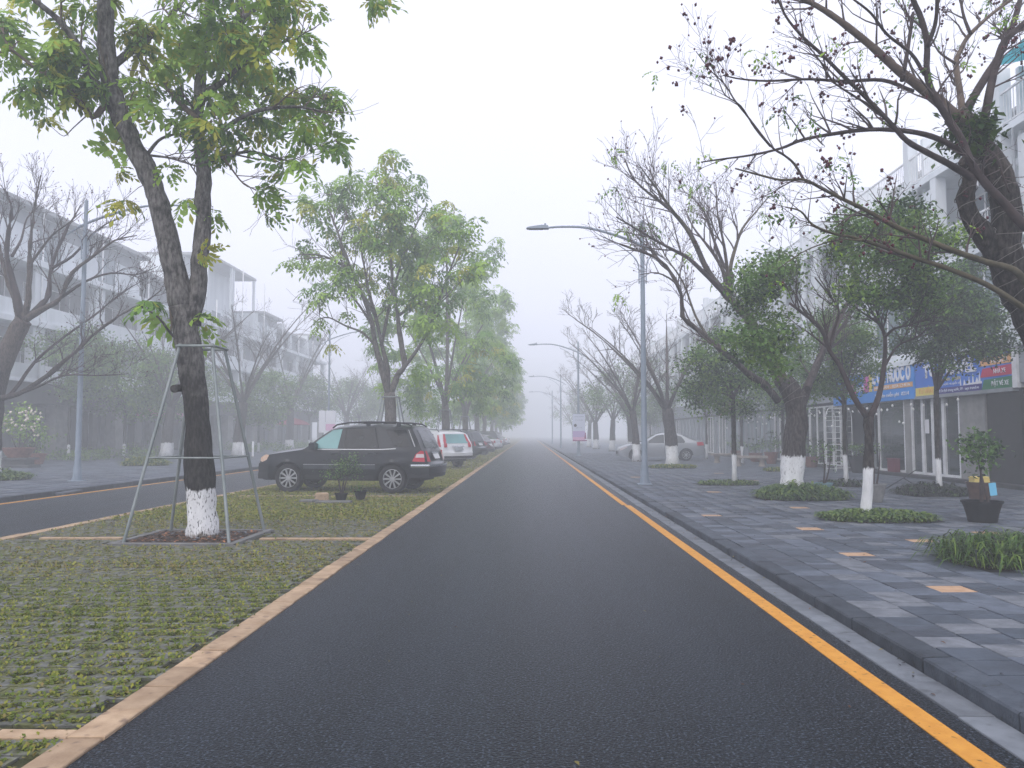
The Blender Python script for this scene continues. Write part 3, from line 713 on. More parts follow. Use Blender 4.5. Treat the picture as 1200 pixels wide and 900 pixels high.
def spawn(P, rr, rng, n, length, lev, maxlev, out, up=0.25, spread=(0.5, 1.0), tmin=0.25, rmin=0.0035, droop=0.0, kids_=(5, 4, 3)):
    m = len(P)
    for _ in range(n):
        t = rng.uniform(tmin, 1.0)
        f = t * (m - 1)
        i = min(int(f), m - 2)
        p = P[i].lerp(P[i + 1], f - i)
        tan = (P[i + 1] - P[i]).normalized()
        q = Vector((rng.gauss(0, 1), rng.gauss(0, 1), rng.gauss(0, 1)))
        q = (q - tan * q.dot(tan)).normalized()
        a = rng.uniform(*spread)
        d = (tan * math.cos(a) + q * math.sin(a) + Z3 * up).normalized()
        r = max(rmin, min((rr[i] * 0.62), 0.016 * length + 0.004))
        ln = length * rng.uniform(0.55, 1.15) * (1.15 - 0.45 * t)
        pts, rad = [p], [r]
        for s in range(4):
            d = (d + Vector((rng.gauss(0, .16), rng.gauss(0, .16), rng.gauss(0, .12))) + Z3 * (up * 0.22 - droop)).normalized()
            p = p + d * ln / 4
            pts.append(p)
            rad.append(max(rmin * 0.7, r * (1 - 0.2 * (s + 1))))
        out.append((pts, rad, lev))
        if lev < maxlev:
            spawn(pts, rad, rng, kids_[min(lev, len(kids_) - 1)], length * 0.55, lev + 1, maxlev, out, up * 0.8, spread, 0.2, rmin, droop, kids_)


def twig_mesh(out, name, mats, sides=(5, 4, 3, 3)):
    V, F = [], []
    for pts, rad, lev in out:
        n = sides[min(lev, len(sides) - 1)]
        o = len(V)
        d0 = (pts[-1] - pts[0]).normalized()
        u = d0.orthogonal().normalized()
        w = d0.cross(u)
        for p, r in zip(pts, rad):
            for k in range(n):
                a = 2 * PI * k / n
                V.append(p + (u * math.cos(a) + w * math.sin(a)) * r)
        for i in range(len(pts) - 1):
            for k in range(n):
                j = (k + 1) % n
                F.append((o + i * n + k, o + i * n + j, o + i * n + n + j, o + i * n + n + k))
    return np_mesh(name, np.array([tuple(v) for v in V]), np.array(F), None, mats, True)


def leaf_quad(base, d, side, ln, wd, fold=0.25):
    """One leaf: base, two shoulders past the middle, tip."""
    nrm = np.cross(d, side)
    m = base + d * ln * 0.58
    return [base, m + side * wd * 0.5 + nrm * wd * fold, base + d * ln, m - side * wd * 0.5 + nrm * wd * fold]


def compound_whorl(rng, n_leaf=7, pairs=4, rach=0.34, leaf=0.13, wid=0.05, droop=0.9):
    """A shoot tip: pinnate leaves spreading all round and hanging over."""
    V = []
    for q in range(n_leaf):
        az = 2 * PI * (q + rng.uniform(-.35, .35)) / n_leaf
        el = rng.uniform(-0.25, 0.75)
        L = rach * rng.uniform(0.75, 1.2)
        out = np.array([math.cos(az), math.sin(az), 0.0])
        sd = np.array([-math.sin(az), math.cos(az), 0.0])
        z = np.array([0, 0, 1.0])

        def at(s):
            return out * (s * L * math.cos(el) * (1 - 0.15 * s)) + z * (s * L * math.sin(el) - droop * L * s * s)
        for k in range(pairs + 1):
            s = 0.30 + 0.70 * k / pairs
            p = at(s)
            t = at(s + 0.02) - at(s - 0.02)
            t = t / np.linalg.norm(t)
            lk = leaf * rng.uniform(0.8, 1.15) * (0.75 + 0.35 * s)
            if k == pairs:
                V += leaf_quad(p, t, sd, lk, wid)
            else:
                for sg in (-1, 1):
                    d = t * 0.62 + sd * sg * 0.75 + z * rng.uniform(-0.45, -0.05)
                    d = d / np.linalg.norm(d)
                    c = np.cross(d, z + t * 0.3)
                    c = c / np.linalg.norm(c)
                    V += leaf_quad(p, d, c, lk, wid)
    V = np.array(V)
    return V, np.arange(len(V)).reshape(-1, 4)


def rot_many(rng, k, tilt=0.35):
    az = rng.uniform(0, 2 * PI, k)
    tx = rng.normal(0, tilt, k)
    ty = rng.normal(0, tilt, k)
    ca, sa = np.cos(az), np.sin(az)
    Rz = np.zeros((k, 3, 3))
    Rz[:, 0, 0], Rz[:, 0, 1], Rz[:, 1, 0], Rz[:, 1, 1], Rz[:, 2, 2] = ca, -sa, sa, ca, 1
    Rx = np.zeros((k, 3, 3))
    Rx[:, 0, 0], Rx[:, 1, 1], Rx[:, 1, 2], Rx[:, 2, 1], Rx[:, 2, 2] = 1, np.cos(tx), -np.sin(tx), np.sin(tx), np.cos(tx)
    Ry = np.zeros((k, 3, 3))
    Ry[:, 1, 1], Ry[:, 0, 0], Ry[:, 0, 2], Ry[:, 2, 0], Ry[:, 2, 2] = 1, np.cos(ty), np.sin(ty), -np.sin(ty), np.cos(ty)
    return Rx @ Ry @ Rz


def scatter(templates, pos, rng, scale=(0.85, 1.2), tilt=0.35, weights=(0.5, 0.4, 0.1), mi=None):
    """Instances of template meshes joined into arrays. One material slot per instance by weight."""
    pos = np.asarray(pos, float)
    k = len(pos)
    which = rng.integers(0, len(templates), k)
    Rm = rot_many(rng, k, tilt)
    sc = rng.uniform(scale[0], scale[1], k)
    mm = rng.choice(len(weights), k, p=np.array(weights) / sum(weights)) if mi is None else np.asarray(mi)
    Vs, Fs, Ms, o = [], [], [], 0
    for t, (V, F) in enumerate(templates):
        ix = np.where(which == t)[0]
        if not len(ix):
            continue
        W = np.einsum('kij,nj->kni', Rm[ix], V) * sc[ix][:, None, None] + pos[ix][:, None, :]
        Vs.append(W.reshape(-1, 3))
        base = o + np.arange(len(ix))[:, None, None] * len(V)
        Fs.append((F[None] + base).reshape(-1, F.shape[1]))
        Ms.append(np.repeat(mm[ix], len(F)))
        o += len(ix) * len(V)
    return np.concatenate(Vs), np.concatenate(Fs), np.concatenate(Ms)


def fine_crown(blobs, rng, per_m2=230, leaf=0.07, wid=0.04, clump=0.22, weights=(0.5, 0.4, 0.1), gap=0.55):
    """Many small leaves in clumps through the blobs' volume, with gaps between the clumps."""
    P, MI = [], []
    for (x, y, z, r) in blobs:
        nc = max(4, int(r * r * 60))
        c = rng.normal(0, 1, (nc, 3))
        c /= np.linalg.norm(c, axis=1)[:, None]
        c *= (r * rng.uniform(0.15, 1.05, nc) ** 0.6)[:, None]
        c[:, 2] *= 0.85
        c += (x, y, z)
        keep = rng.uniform(0, 1, nc) < gap + 0.3
        c = c[keep]
        per = max(6, int(per_m2 * 4 * r * r / max(1, len(c))))
        cm = rng.choice(len(weights), len(c), p=np.array(weights) / sum(weights))
        for q, m_ in zip(c, cm):
            g = rng.normal(0, 1, (per, 3)) * (clump * rng.uniform(0.6, 1.2), clump * rng.uniform(0.6, 1.2), clump * 0.55)
            P.append(q + g)
            mm = np.where(rng.uniform(0, 1, per) < 0.72, m_, rng.choice(len(weights), per, p=np.array(weights) / sum(weights)))
            MI.append(mm)
    P = np.concatenate(P)
    MI = np.concatenate(MI)
    k = len(P)
    az = rng.uniform(0, 2 * PI, k)
    el = rng.normal(-0.35, 0.55, k)
    d = np.stack([np.cos(az) * np.cos(el), np.sin(az) * np.cos(el), np.sin(el)], 1)
    q = rng.normal(0, 1, (k, 3)) * (0.7, 0.7, 0.25)
    s = np.cross(d, q + (0, 0, 1))
    s /= np.linalg.norm(s, axis=1)[:, None]
    L = leaf * rng.uniform(0.7, 1.25, k)[:, None]
    W = wid * rng.uniform(0.8, 1.2, k)[:, None]
    m = P + d * L * 0.5
    nrm = np.cross(d, s)
    V = np.stack([P, m + s * W * 0.5 + nrm * W * 0.15, P + d * L, m - s * W * 0.5 + nrm * W * 0.15], 1).reshape(-1, 3)
    return V, np.arange(k * 4).reshape(-1, 4), MI


def blob_points(blobs, rng, per_r2):
    P = []
    for (x, y, z, r) in blobs:
        n = max(1, int(round(per_r2 * r * r * 12)))
        g = rng.normal(0, 1, (n, 3))
        g /= np.linalg.norm(g, axis=1)[:, None]
        g *= (r * rng.uniform(0, 1, n) ** 0.45)[:, None]
        P.append(g + (x, y, z))
    return np.concatenate(P)


def off(blobs, base):
    return [(x - base[0], y - base[1], z - base[2], r) for x, y, z, r in blobs]


def add_limbs(root, limbs, rng, base, trunk_mat, limb_mats, k=3, trunk_sides=14, sides=8, wob=0.04, flare=1.25):
    """First limb = trunk; each other limb its own part. Returns the paths."""
    paths = []
    for i, L in enumerate(limbs):
        P, rr = limb_path(L, rng, base, k, wob if rng else 0)
        if i == 0:
            rr = [r * (1 + (flare - 1) * max(0, 1 - max(0.0, p.z) / 0.35) ** 2) for p, r in zip(P, rr)]
        paths.append((P, rr))
        mn = trunk_mat if i == 0 else (limb_mats[i % len(limb_mats)] if isinstance(limb_mats, (list, tuple)) else limb_mats)
        mb = MB(mn)
        mb.tube(P, rr, trunk_sides if i == 0 else sides)
        if i == 0 or rr[0] > 0.08:              # uneven bark
            for q in range(len(mb.v)):
                v = Vector(mb.v[q])
                s = 0.012 * math.sin(v.x * 31 + v.z * 6.1) + 0.010 * math.sin(v.y * 37 - v.z * 9.3) + 0.008 * math.sin(v.z * 23 + v.x * 11)
                mb.v[q] = (v.x + s, v.y + s * 0.7, v.z)
        mb.build('trunk' if i == 0 else 'limb', root, sharp=None)
    return paths

# ------------------------------------------------------------------ setting: ground, roads, pavements, parking strip
rng = random.Random(11)
nrg = np.random.default_rng(5)
YB, YF = -25.0, 330.0        # roads run from behind the camera into the fog
YT = 60.0                    # pieces are laid singly up to here


def sheet(name, x0, x1, y0, y1, z, m, kind='structure', parent=None, ny=1):
    ys = np.linspace(y0, y1, ny + 1)
    V = [(x, y, z) for y in ys for x in (x0, x1)]
    F = [(2 * i, 2 * i + 1, 2 * i + 3, 2 * i + 2) for i in range(ny)]
    return put(name, np_mesh(name, V, F, None, [m]), parent, kind)


sheet('ground', -170, 170, -40, 420, -0.06, 'ground_soil')
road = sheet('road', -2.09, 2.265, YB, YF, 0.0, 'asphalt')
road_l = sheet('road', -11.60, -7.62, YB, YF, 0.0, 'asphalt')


def line_piece(x0, x1, y0, y1, parent):
    mb = MB('yellow_paint')
    n = max(1, int((y1 - y0) / 1.5))
    for i in range(n):
        a, b = y0 + (y1 - y0) * i / n, y0 + (y1 - y0) * (i + 1) / n
        mb.box((x0, a, -0.002), (x1, b, 0.005))
    return mb.build('yellow_line', parent)


line_piece(2.005, 2.14, YB, 17.1, road)
line_piece(1.965, 2.085, 17.2, 200, road)
line_piece(-11.43, -11.31, YB, 200, road_l)

# fallen leaves and grit scraps on the asphalt
V, F = [], []
for _ in range(70):
    y = rng.uniform(3.2, 16)
    x = rng.uniform(-2.0, 1.9) if rng.random() < 0.75 else -2.0 + rng.random() ** 2
    a = rng.uniform(0, 6.3)
    L = rng.uniform(0.012, 0.035) * (1.7 if rng.random() < 0.08 else 1)
    d, s = np.array([math.cos(a), math.sin(a), rng.uniform(0, .25)]), np.array([-math.sin(a), math.cos(a), 0.1])
    V += leaf_quad(np.array([x, y, 0.006]), d, s, L, L * 0.5)
put('fallen_leaves', np_mesh('fallen_leaves', np.array(V), np.arange(len(V)).reshape(-1, 4), nrg.integers(0, 3, len(V) // 4), ['litter_brown', 'grass_c', 'gutter_stone']), None, 'stuff')

# --- planting beds in the pavements: centre x, y, half length x, half length y
BEDS = {'a': (5.55, 9.0, 1.0, 0.62), 's1': (5.72, 13.45, 0.92, 0.55), 'r2': (5.95, 17.8, 0.95, 0.75), 's2': (5.6, 22.8, 0.85, 0.6),
        'r3': (6.0, 33.9, 1.0, 0.7), 's3': (9.35, 18.9, 0.8, 0.6), 's4': (8.6, 22.2, 0.65, 0.5), 's5': (9.6, 31.0, 0.65, 0.6),
        'b1': (-16.6, 24.6, 1.1, 0.8), 'l2': (-17.2, 35.8, 1.0, 0.7)}


def in_bed(x, y, m=0.0):
    return any(abs(x - b[0]) < b[2] + m and abs(y - b[1]) < b[3] + m for b in BEDS.values())


KZ = 0.10   # top of the pavements
pave = put('pavement', MB('joint_grit').box((2.66, YB, -0.05), (12.62, YT, KZ - 0.012)).mesh('pavement'), None, 'structure')
sheet('far_paving', 2.66, 12.62, YT, YF, KZ, 'tile_mid', None, pave)
sheet('near_paving', 2.66, 12.62, YB, 1.5, KZ - 0.004, 'tile_dark', None, pave)
TILE_M = ['tile_dark', 'tile_mid', 'tile_light', 'tile_orange', 'tile_blue']
ORANGE = [(3.84, 9.47), (3.88, 7.39), (5.3, 15.5), (3.27, 14.0), (5.2, 10.7), (6.4, 11.6), (4.2, 12.2), (4.4, 19.8)]
tiles, halves = [], []
TW, TL, GAP = 0.335, 0.30, 0.012
noise_seed = [(rng.uniform(2.7, 12), rng.uniform(2, 40), rng.uniform(.5, 1.6), rng.uniform(.6, 2.2)) for _ in range(46)]
for ci in range(int((12.6 - 2.665) / TW)):
    x = 2.665 + ci * TW
    y = 1.5 + (0.5 * TL if ci % 2 else 0.0) + rng.uniform(-.04, .04)
    while y < YT - TL:
        xc, yc = x + TW / 2, y + TL / 2
        if not in_bed(xc, yc, -0.05):
            hot = sum(1 for (a, b, c, d) in noise_seed if abs(xc - a) < d and abs(yc - b) < c)
            q = rng.random()
            k = 2 if q < (0.07 + 0.17 * min(2, hot)) else (1 if q < 0.5 else (0 if q < .78 else 4))
            if any(abs(xc - a) <= TW / 2 and abs(yc - b) <= TL / 2 for a, b in ORANGE) or (yc > 22 and rng.random() < 0.002):
                k = 3
            if k != 3 and rng.random() < .5:
                k2 = k if rng.random() < .45 else rng.choice((0, 1, 4, 4, 2))
                halves.append((xc, yc - TL / 4, k))
                halves.append((xc, yc + TL / 4, k2))
            else:
                tiles.append((xc, yc, k))
        y += TL
allt = [(x, y, k, TL) for x, y, k in tiles] + [(x, y, k, TL / 2) for x, y, k in halves]
vis = [t for t in allt if t[1] > 3.7 and t[0] / t[1] < 0.64]
vis.sort(key=lambda t: t[1] * math.hypot(t[0], t[1]) / (t[3] / TL) ** .5)
single = set(vis[:300])
tile_me = {(i, L): MB(m).box((-TW / 2 + GAP / 2, -L / 2 + GAP / 2, -0.03), (TW / 2 - GAP / 2, L / 2 - GAP / 2, 0.0), top=0.004).mesh('paving_tile') for i, m in enumerate(TILE_M) for L in (TL, TL / 2)}
for (x, y, k, L) in vis[:300]:
    o = put('paving_tile', tile_me[k, L], pave, None, (x, y, KZ + rng.uniform(-.003, .003)))
    o.rotation_euler = (rng.gauss(0, .005), rng.gauss(0, .005), rng.gauss(0, .005))


def tile_field(name, items, w, l, parent, mats, top=0.004, amp=0.0025):
    """The rest of a paved field as one mesh of chamfered slabs."""
    n = len(items)
    a = np.array([(x, y) for x, y, k in items])
    ki = np.array([k for x, y, k in items])
    hx, hy = w / 2 - GAP / 2, l / 2 - GAP / 2
    T = np.array([(-hx, -hy, -.03), (hx, -hy, -.03), (hx, hy, -.03), (-hx, hy, -.03),
                  (-hx + top, -hy + top, 0), (hx - top, -hy + top, 0), (hx - top, hy - top, 0), (-hx + top, hy - top, 0)])
    Q = np.array([(4, 5, 6, 7), (0, 1, 5, 4), (1, 2, 6, 5), (2, 3, 7, 6), (3, 0, 4, 7)])
    z = KZ + nrg.uniform(-amp, amp, n)
    tx, ty = nrg.normal(0, .004, n), nrg.normal(0, .004, n)
    Vv = T[None].repeat(n, 0)
    Vv[:, :, 2] += z[:, None] + Vv[:, :, 0] * tx[:, None] + Vv[:, :, 1] * ty[:, None]
    Vv[:, :, 0] += a[:, 0][:, None]
    Vv[:, :, 1] += a[:, 1][:, None]
    Ff = (Q[None] + np.arange(n)[:, None, None] * 8).reshape(-1, 4)
    return put(name, np_mesh(name, Vv.reshape(-1, 3), Ff, np.repeat(ki, 5), mats), parent, 'stuff')


for L in (TL, TL / 2):
    tile_field('paving_tiles', [t[:3] for t in allt if t[3] == L and t not in single], TW, L, pave, TILE_M)

# kerb stones and gutter slabs (right)
ks = {}
y = 0.2
while y < YT:
    L = rng.choice((0.8, 0.9, 0.9, 1.0, 1.1))
    key = round(L, 1)
    if key not in ks:
        P = [(2.472, -0.03), (2.468, 0.085), (2.478, 0.098), (2.652, KZ + 0.004), (2.656, -0.03)]
        ks[key] = MB('kerb_stone').prism([(a - 2.56, b) for a, b in P], 0.009, L - 0.009, 'xz').mesh('kerb_stone')
    o = put('kerb_stone', ks[key], pave, None, (2.56 + rng.uniform(-.009, .009), y, rng.uniform(-.008, .005)))
    o.rotation_euler = (0, 0, rng.gauss(0, .003))
    y += L
put('far_kerb', MB('kerb_stone').box((2.472, YT + 1, -0.03), (2.656, YF, KZ + 0.003)).mesh('far_kerb'), pave)
gm = MB('gutter_stone').box((-0.098, 0.003, -0.03), (0.098, 0.597, 0.010), top=0.003).mesh('gutter_slab')
for i in range(100):
    put('gutter_slab', gm, pave, None, (2.3675 + rng.uniform(-.004, .004), 0.2 + i * 0.6, rng.uniform(-.003, .002)))
put('far_gutter', MB('gutter_stone').box((2.27, 60.2, -0.03), (2.465, YF, 0.010)).mesh('far_gutter'), pave)

# left pavement
pave_l = put('pavement', MB('joint_grit').box((-31.0, YB, -0.05), (-11.86, YT, KZ - 0.012)).mesh('pavement'), None, 'structure')
sheet('far_paving', -31, -11.86, YT, YF, KZ, 'tile_mid', None, pave_l)
items = []
for ci in range(int((28.2 - 11.87) / 0.5)):
    for ri in range(int((YT - 14) / 0.4)):
        x, y = -11.87 - 0.5 * (ci + .5), 14 + 0.4 * (ri + (0.5 if ci % 2 else 0) + .5)
        if y < YT - .3:
            q = rng.random()
            items.append((x, y, 2 if q < .10 else (1 if q < .5 else 0)))
tile_field('paving_tiles', items, 0.5, 0.4, pave_l, TILE_M)
sheet('near_paving', -31, -11.86, YB, 14, KZ - 0.004, 'tile_dark', None, pave_l)
y = 10.0
km = [MB('kerb_stone').prism([(-0.09, -0.03), (-0.088, KZ + .004), (0.083, 0.112), (0.092, 0.098), (0.09, -0.03)], 0.008, L - 0.008, 'xz').mesh('kerb_stone') for L in (0.9, 1.1)]
while y < YT:
    k = rng.randint(0, 1)
    put('kerb_stone', km[k], pave_l, None, (-11.76, y, rng.uniform(-.004, .004)))
    y += (0.9, 1.1)[k]
put('far_kerb', MB('kerb_stone').box((-11.85, YT + 1.2, -0.03), (-11.672, YF, KZ + 0.004)).mesh('far_kerb'), pave_l)
put('near_kerb', MB('kerb_stone').box((-11.85, YB, -0.03), (-11.672, 9.98, KZ + 0.004)).mesh('near_kerb'), pave_l)
# a displaced slab in the left gutter
tag(MB('kerb_stone').box((-11.66, 19.6, 0.006), (-11.44, 20.5, 0.075), top=0.01, rot=(0.02, 0.05, 0.06)).build('kerb_slab'), 'loose dark kerb slab lying in the gutter of the left road', 'slab')

# --- parking strip of grass pavers
MX0, MX1 = -7.50, -2.285
strip = sheet('parking_strip', MX0 - 0.12, MX1 + 0.195, YB, 34.0, -0.018, 'soil_moss')
sheet('far_turf', MX0, MX1, 34.0, YF, 0.004, 'turf_far', None, strip)
PIT = (-5.72, -3.98, 10.85, 12.55)
BAYS = (4.07, 11.62, 19.6, 27.4)


def in_pit(x, y, m=0.0):
    return PIT[0] - m < x < PIT[1] + m and PIT[2] - m < y < PIT[3] + m


def paver_template():
    """Block 0.40 x 0.20 with two eight-sided cells."""
    V, F = [], []
    for s in (-1, 1):
        cx = s * 0.0985
        o = len(V)
        outer = [(-.0975, -.096), (0, -.096), (.0975, -.096), (.0975, 0), (.0975, .096), (0, .096), (-.0975, .096), (-.0975, 0)]
        inner = [(-.052, -.040), (0, -.060), (.052, -.040), (.068, 0), (.052, .040), (0, .060), (-.052, .040), (-.068, 0)]
        V += [(cx + a, b, 0) for a, b in outer] + [(cx + a, b, 0) for a, b in inner] + [(cx + a, b, -.045) for a, b in inner]
        for i in range(8):
            j = (i + 1) % 8
            F.append((o + i, o + j, o + 8 + j, o + 8 + i))
            F.append((o + 8 + i, o + 8 + j, o + 16 + j, o + 16 + i))
    o = len(V)
    V += [(-.196, -.096, 0), (.196, -.096, 0), (.196, .096, 0), (-.196, .096, 0), (-.196, -.096, -.045), (.196, -.096, -.045), (.196, .096, -.045), (-.196, .096, -.045)]
    for i in range(4):
        j = (i + 1) % 4
        F.append((o + i, o + j, o + 4 + j, o + 4 + i))
    return np.array(V), np.array(F)


PV, PF = paver_template()
paver_me = np_mesh('grass_paver', PV, PF, None, ['paver_grey'])
pavers = []
ri = 0
y = 1.5
while y < 33.9:
    x = MX0 + 0.02 + (0.1 if ri % 2 else 0.2)
    while x < MX1 - 0.12:
        if not in_pit(x, y, 0.06) and not any(abs(y - b) < 0.14 for b in BAYS):
            pavers.append((x, y))
        x += 0.4
    y += 0.2
    ri += 1
pv = sorted([p for p in pavers if p[1] > 3.4 and -p[0] / p[1] < 0.68], key=lambda p: p[1] * math.hypot(*p))
one = set(pv[:300])
for (x, y) in pv[:300]:
    put('grass_paver', paver_me, strip, None, (x, y, rng.uniform(-.004, .006)), (rng.gauss(0, .012), rng.gauss(0, .012), rng.gauss(0, .01)))
rest = [p for p in pavers if p not in one]
n = len(rest)
a = np.array(rest)
Vv = PV[None].repeat(n, 0)
tx, ty, zz = nrg.normal(0, .014, n), nrg.normal(0, .02, n), nrg.uniform(-.006, .005, n)
Vv[:, :, 2] += zz[:, None] + Vv[:, :, 0] * tx[:, None] + Vv[:, :, 1] * ty[:, None]
Vv[:, :, :2] += a[:, None, :]
put('grass_pavers', np_mesh('grass_pavers', Vv.reshape(-1, 3), (PF[None] + np.arange(n)[:, None, None] * len(PV)).reshape(-1, 4), None, ['paver_grey']), strip, 'stuff')

# grass growing in the cells
patches = [(nrg.uniform(-7.5, -2.3), nrg.uniform(3, 34), nrg.uniform(.4, 1.3), nrg.uniform(-.4, .5)) for _ in range(70)]


def lush(x, y):
    if y < 7.5:
        g = 0.88
    elif y < 9.5:
        g = 0.80
    elif y < 13.6:
        g = 0.50
    elif y < 15:
        g = 0.50 + 0.4 * (y - 13.6) / 1.4
    else:
        g = 1.05
    if y < 13 and x < -5.2:
        g -= 0.12
    for a, b, r, w in patches:
        d2 = ((x - a) ** 2 + (y - b) ** 2) / (r * r)
        if d2 < 4:
            g += w * math.exp(-d2)
    return max(0.0, min(1.25, g))


B, MI, LN = [], [], []
for (x, y) in pavers:
    for s in (-1, 1):
        g = lush(x + s * .1, y)
        if rng.random() > g + 0.22:
            g *= 0.25
        k = int((105 if y < 7 else (72 if y < 11 else (44 if y < 16 else 30))) * g * rng.uniform(.5, 1.3))
        cxx, cyy = x + s * .0985 + rng.gauss(0, .012), y + rng.gauss(0, .012)
        brown = 0.06 if y < 8.5 else (0.45 if y < 14 else 0.2)
        for _ in range(k):
            B.append((cxx + rng.gauss(0, .052), cyy + rng.gauss(0, .044), -.016 + rng.uniform(0, .024)))
            q = rng.random()
            MI.append(2 if q < brown else (0 if q < brown + (0.35 if y < 14 else .55) else 1))
            LN.append(rng.uniform(.020, .042) * (1.0 if y < 9 else (1.25 if y < 14 else 1.6)))
xs = [(rng.uniform(MX0, MX1), rng.uniform(14.2, 34)) for _ in range(26000)]
for (x, y) in xs:
    if rng.random() < lush(x, y) - .2:
        B.append((x, y, 0))
        MI.append(0 if rng.random() < .6 else rng.choice((1, 2)))
        LN.append(rng.uniform(.04, .08))
xs = [(rng.uniform(MX0, MX1), rng.uniform(34, 75)) for _ in range(9000)]
for (x, y) in xs:
    B.append((x, y, 0))
    MI.append(0 if rng.random() < .6 else rng.choice((1, 2)))
    LN.append(rng.uniform(.07, .15))
for _ in range(2600):     # creeping out of the cells over the strip
    y = rng.uniform(3, 14)
    x = rng.uniform(max(MX0, -y * .7), MX1)
    if not in_pit(x, y) and rng.random() < lush(x, y) * .8:
        B.append((x, y, 0.0))
        MI.append(rng.choice((0, 1, 1, 2)))
        LN.append(rng.uniform(.02, .045))


def blades(B, LN, wfac=0.5, el=(0.15, 1.25)):
    B = np.array(B)
    k = len(B)
    LN = np.array(LN)[:, None]
    az = nrg.uniform(0, 2 * PI, k)
    e = nrg.uniform(el[0], el[1], k)
    d = np.stack([np.cos(az) * np.cos(e), np.sin(az) * np.cos(e), np.sin(e)], 1)
    s = np.stack([-np.sin(az), np.cos(az), np.zeros(k)], 1)
    m = B + d * LN * .55
    W = LN * wfac * nrg.uniform(.7, 1.3, k)[:, None]
    tip = B + d * LN
    tip[:, 2] -= (LN[:, 0] * .12)
    return np.stack([B, m + s * W * .5, tip, m - s * W * .5], 1).reshape(-1, 3), np.arange(k * 4).reshape(-1, 4)


V, F = blades(B, LN, .55, (.05, 1.0))
put('grass', np_mesh('grass', V, F, MI, ['grass_a', 'grass_b', 'grass_c']), None, 'stuff')

# pale brick edging along both sides of the strip and across it between the bays
bm_l = MB('edging_brick').box((-.094, .005, -.05), (.094, .395, 0), top=.005).mesh('edging_brick')
bm_c = MB('edging_brick').box((.004, -.058, -.05), (.396, .058, 0), top=.005).mesh('edging_brick')
for i in range(150):
    put('edging_brick', bm_l, strip, None, (-2.187 + rng.uniform(-.005, .005), 1.2 + .4 * i, .014 + rng.uniform(-.004, .004)), (0, rng.gauss(0, .012), rng.gauss(0, .006)))
put('far_edging', MB('edging_brick').box((-2.281, 61.3, -.05), (-2.095, YF, .012)).mesh('far_edging'), strip)
for i in range(110):
    put('edging_brick', bm_l, strip, None, (-7.56 + rng.uniform(-.005, .005), 6 + .4 * i, .010 + rng.uniform(-.004, .004)), (0, 0, rng.gauss(0, .006)))
for b in BAYS:
    for i in range(12):
        x = MX1 - .4 * (i + 1)
        if x > MX0 + .02 and not in_pit(x + .2, b, .15):
            put('edging_brick', bm_c, strip, None, (x, b + rng.uniform(-.004, .004), .008 + rng.uniform(-.004, .003)), (0, 0, rng.gauss(0, .006)))

# tree pits: four concrete kerbs round bare earth and leaf litter
mb = MB('concrete')
pk = []
x0, x1, y0, y1 = PIT
KW = .10
for (a, b, nm) in (((x0, y0), (x1, y0 + KW), 0), ((x0, y1 - KW), (x1, y1), 0), ((x0, y0 + KW + .002), (x0 + KW, y1 - KW - .002), 0), ((x1 - KW, y0 + KW + .002), (x1, y1 - KW - .002), 0)):
    put('pit_kerb', MB('concrete').box((a[0], a[1], -.05), (b[0], b[1], .028), top=.006).mesh('pit_kerb'), strip)
put('pit_earth', MB('earth').box((x0 + KW, y0 + KW, -.05), (x1 - KW, y1 - KW, -.004)).mesh('pit_earth'), strip)
B = [(rng.uniform(x0 + .15, x1 - .15), rng.uniform(y0 + .15, y1 - .15), rng.uniform(0, .02)) for _ in range(900)]
V, F = blades(B, [rng.uniform(.03, .09) for _ in B], .6, (-.05, .5))
put('leaf_litter', np_mesh('leaf_litter', V, F, nrg.choice(4, len(B), p=[.55, .17, .16, .12]), ['litter_brown', 'litter_orange', 'earth', 'gutter_stone']), None, 'stuff')
B = [(rng.uniform(-7.3, -2.4), rng.uniform(9, 14), .004) for _ in range(700)]
V, F = blades(B, [rng.uniform(.02, .06) for _ in B], .5, (0, .4))
put('leaf_litter', np_mesh('leaf_litter', V, F, nrg.choice(2, len(B), p=[.8, .2]), ['litter_brown', 'grass_c']), None, 'stuff')


V, F = [], []
for _ in range(260):     # leaves and scraps blown over the right pavement and into the gutter
    y = 4 + 22 * rng.random() ** 1.3
    x = rng.uniform(2.7, 9) if rng.random() < .7 else rng.uniform(2.3, 2.48)
    a_ = rng.uniform(0, 6.3)
    L = rng.uniform(.02, .05)
    d, s_ = np.array([math.cos(a_), math.sin(a_), rng.uniform(0, .35)]), np.array([-math.sin(a_), math.cos(a_), 0.15])
    V += leaf_quad(np.array([x, y, (KZ + .004) if x > 2.6 else .016]), d, s_, L, L * .5)
put('fallen_leaves', np_mesh('fallen_leaves', np.array(V), np.arange(len(V)).reshape(-1, 4), nrg.integers(0, 3, len(V) // 4), ['litter_brown', 'grass_c', 'joint_grit']), None, 'stuff')


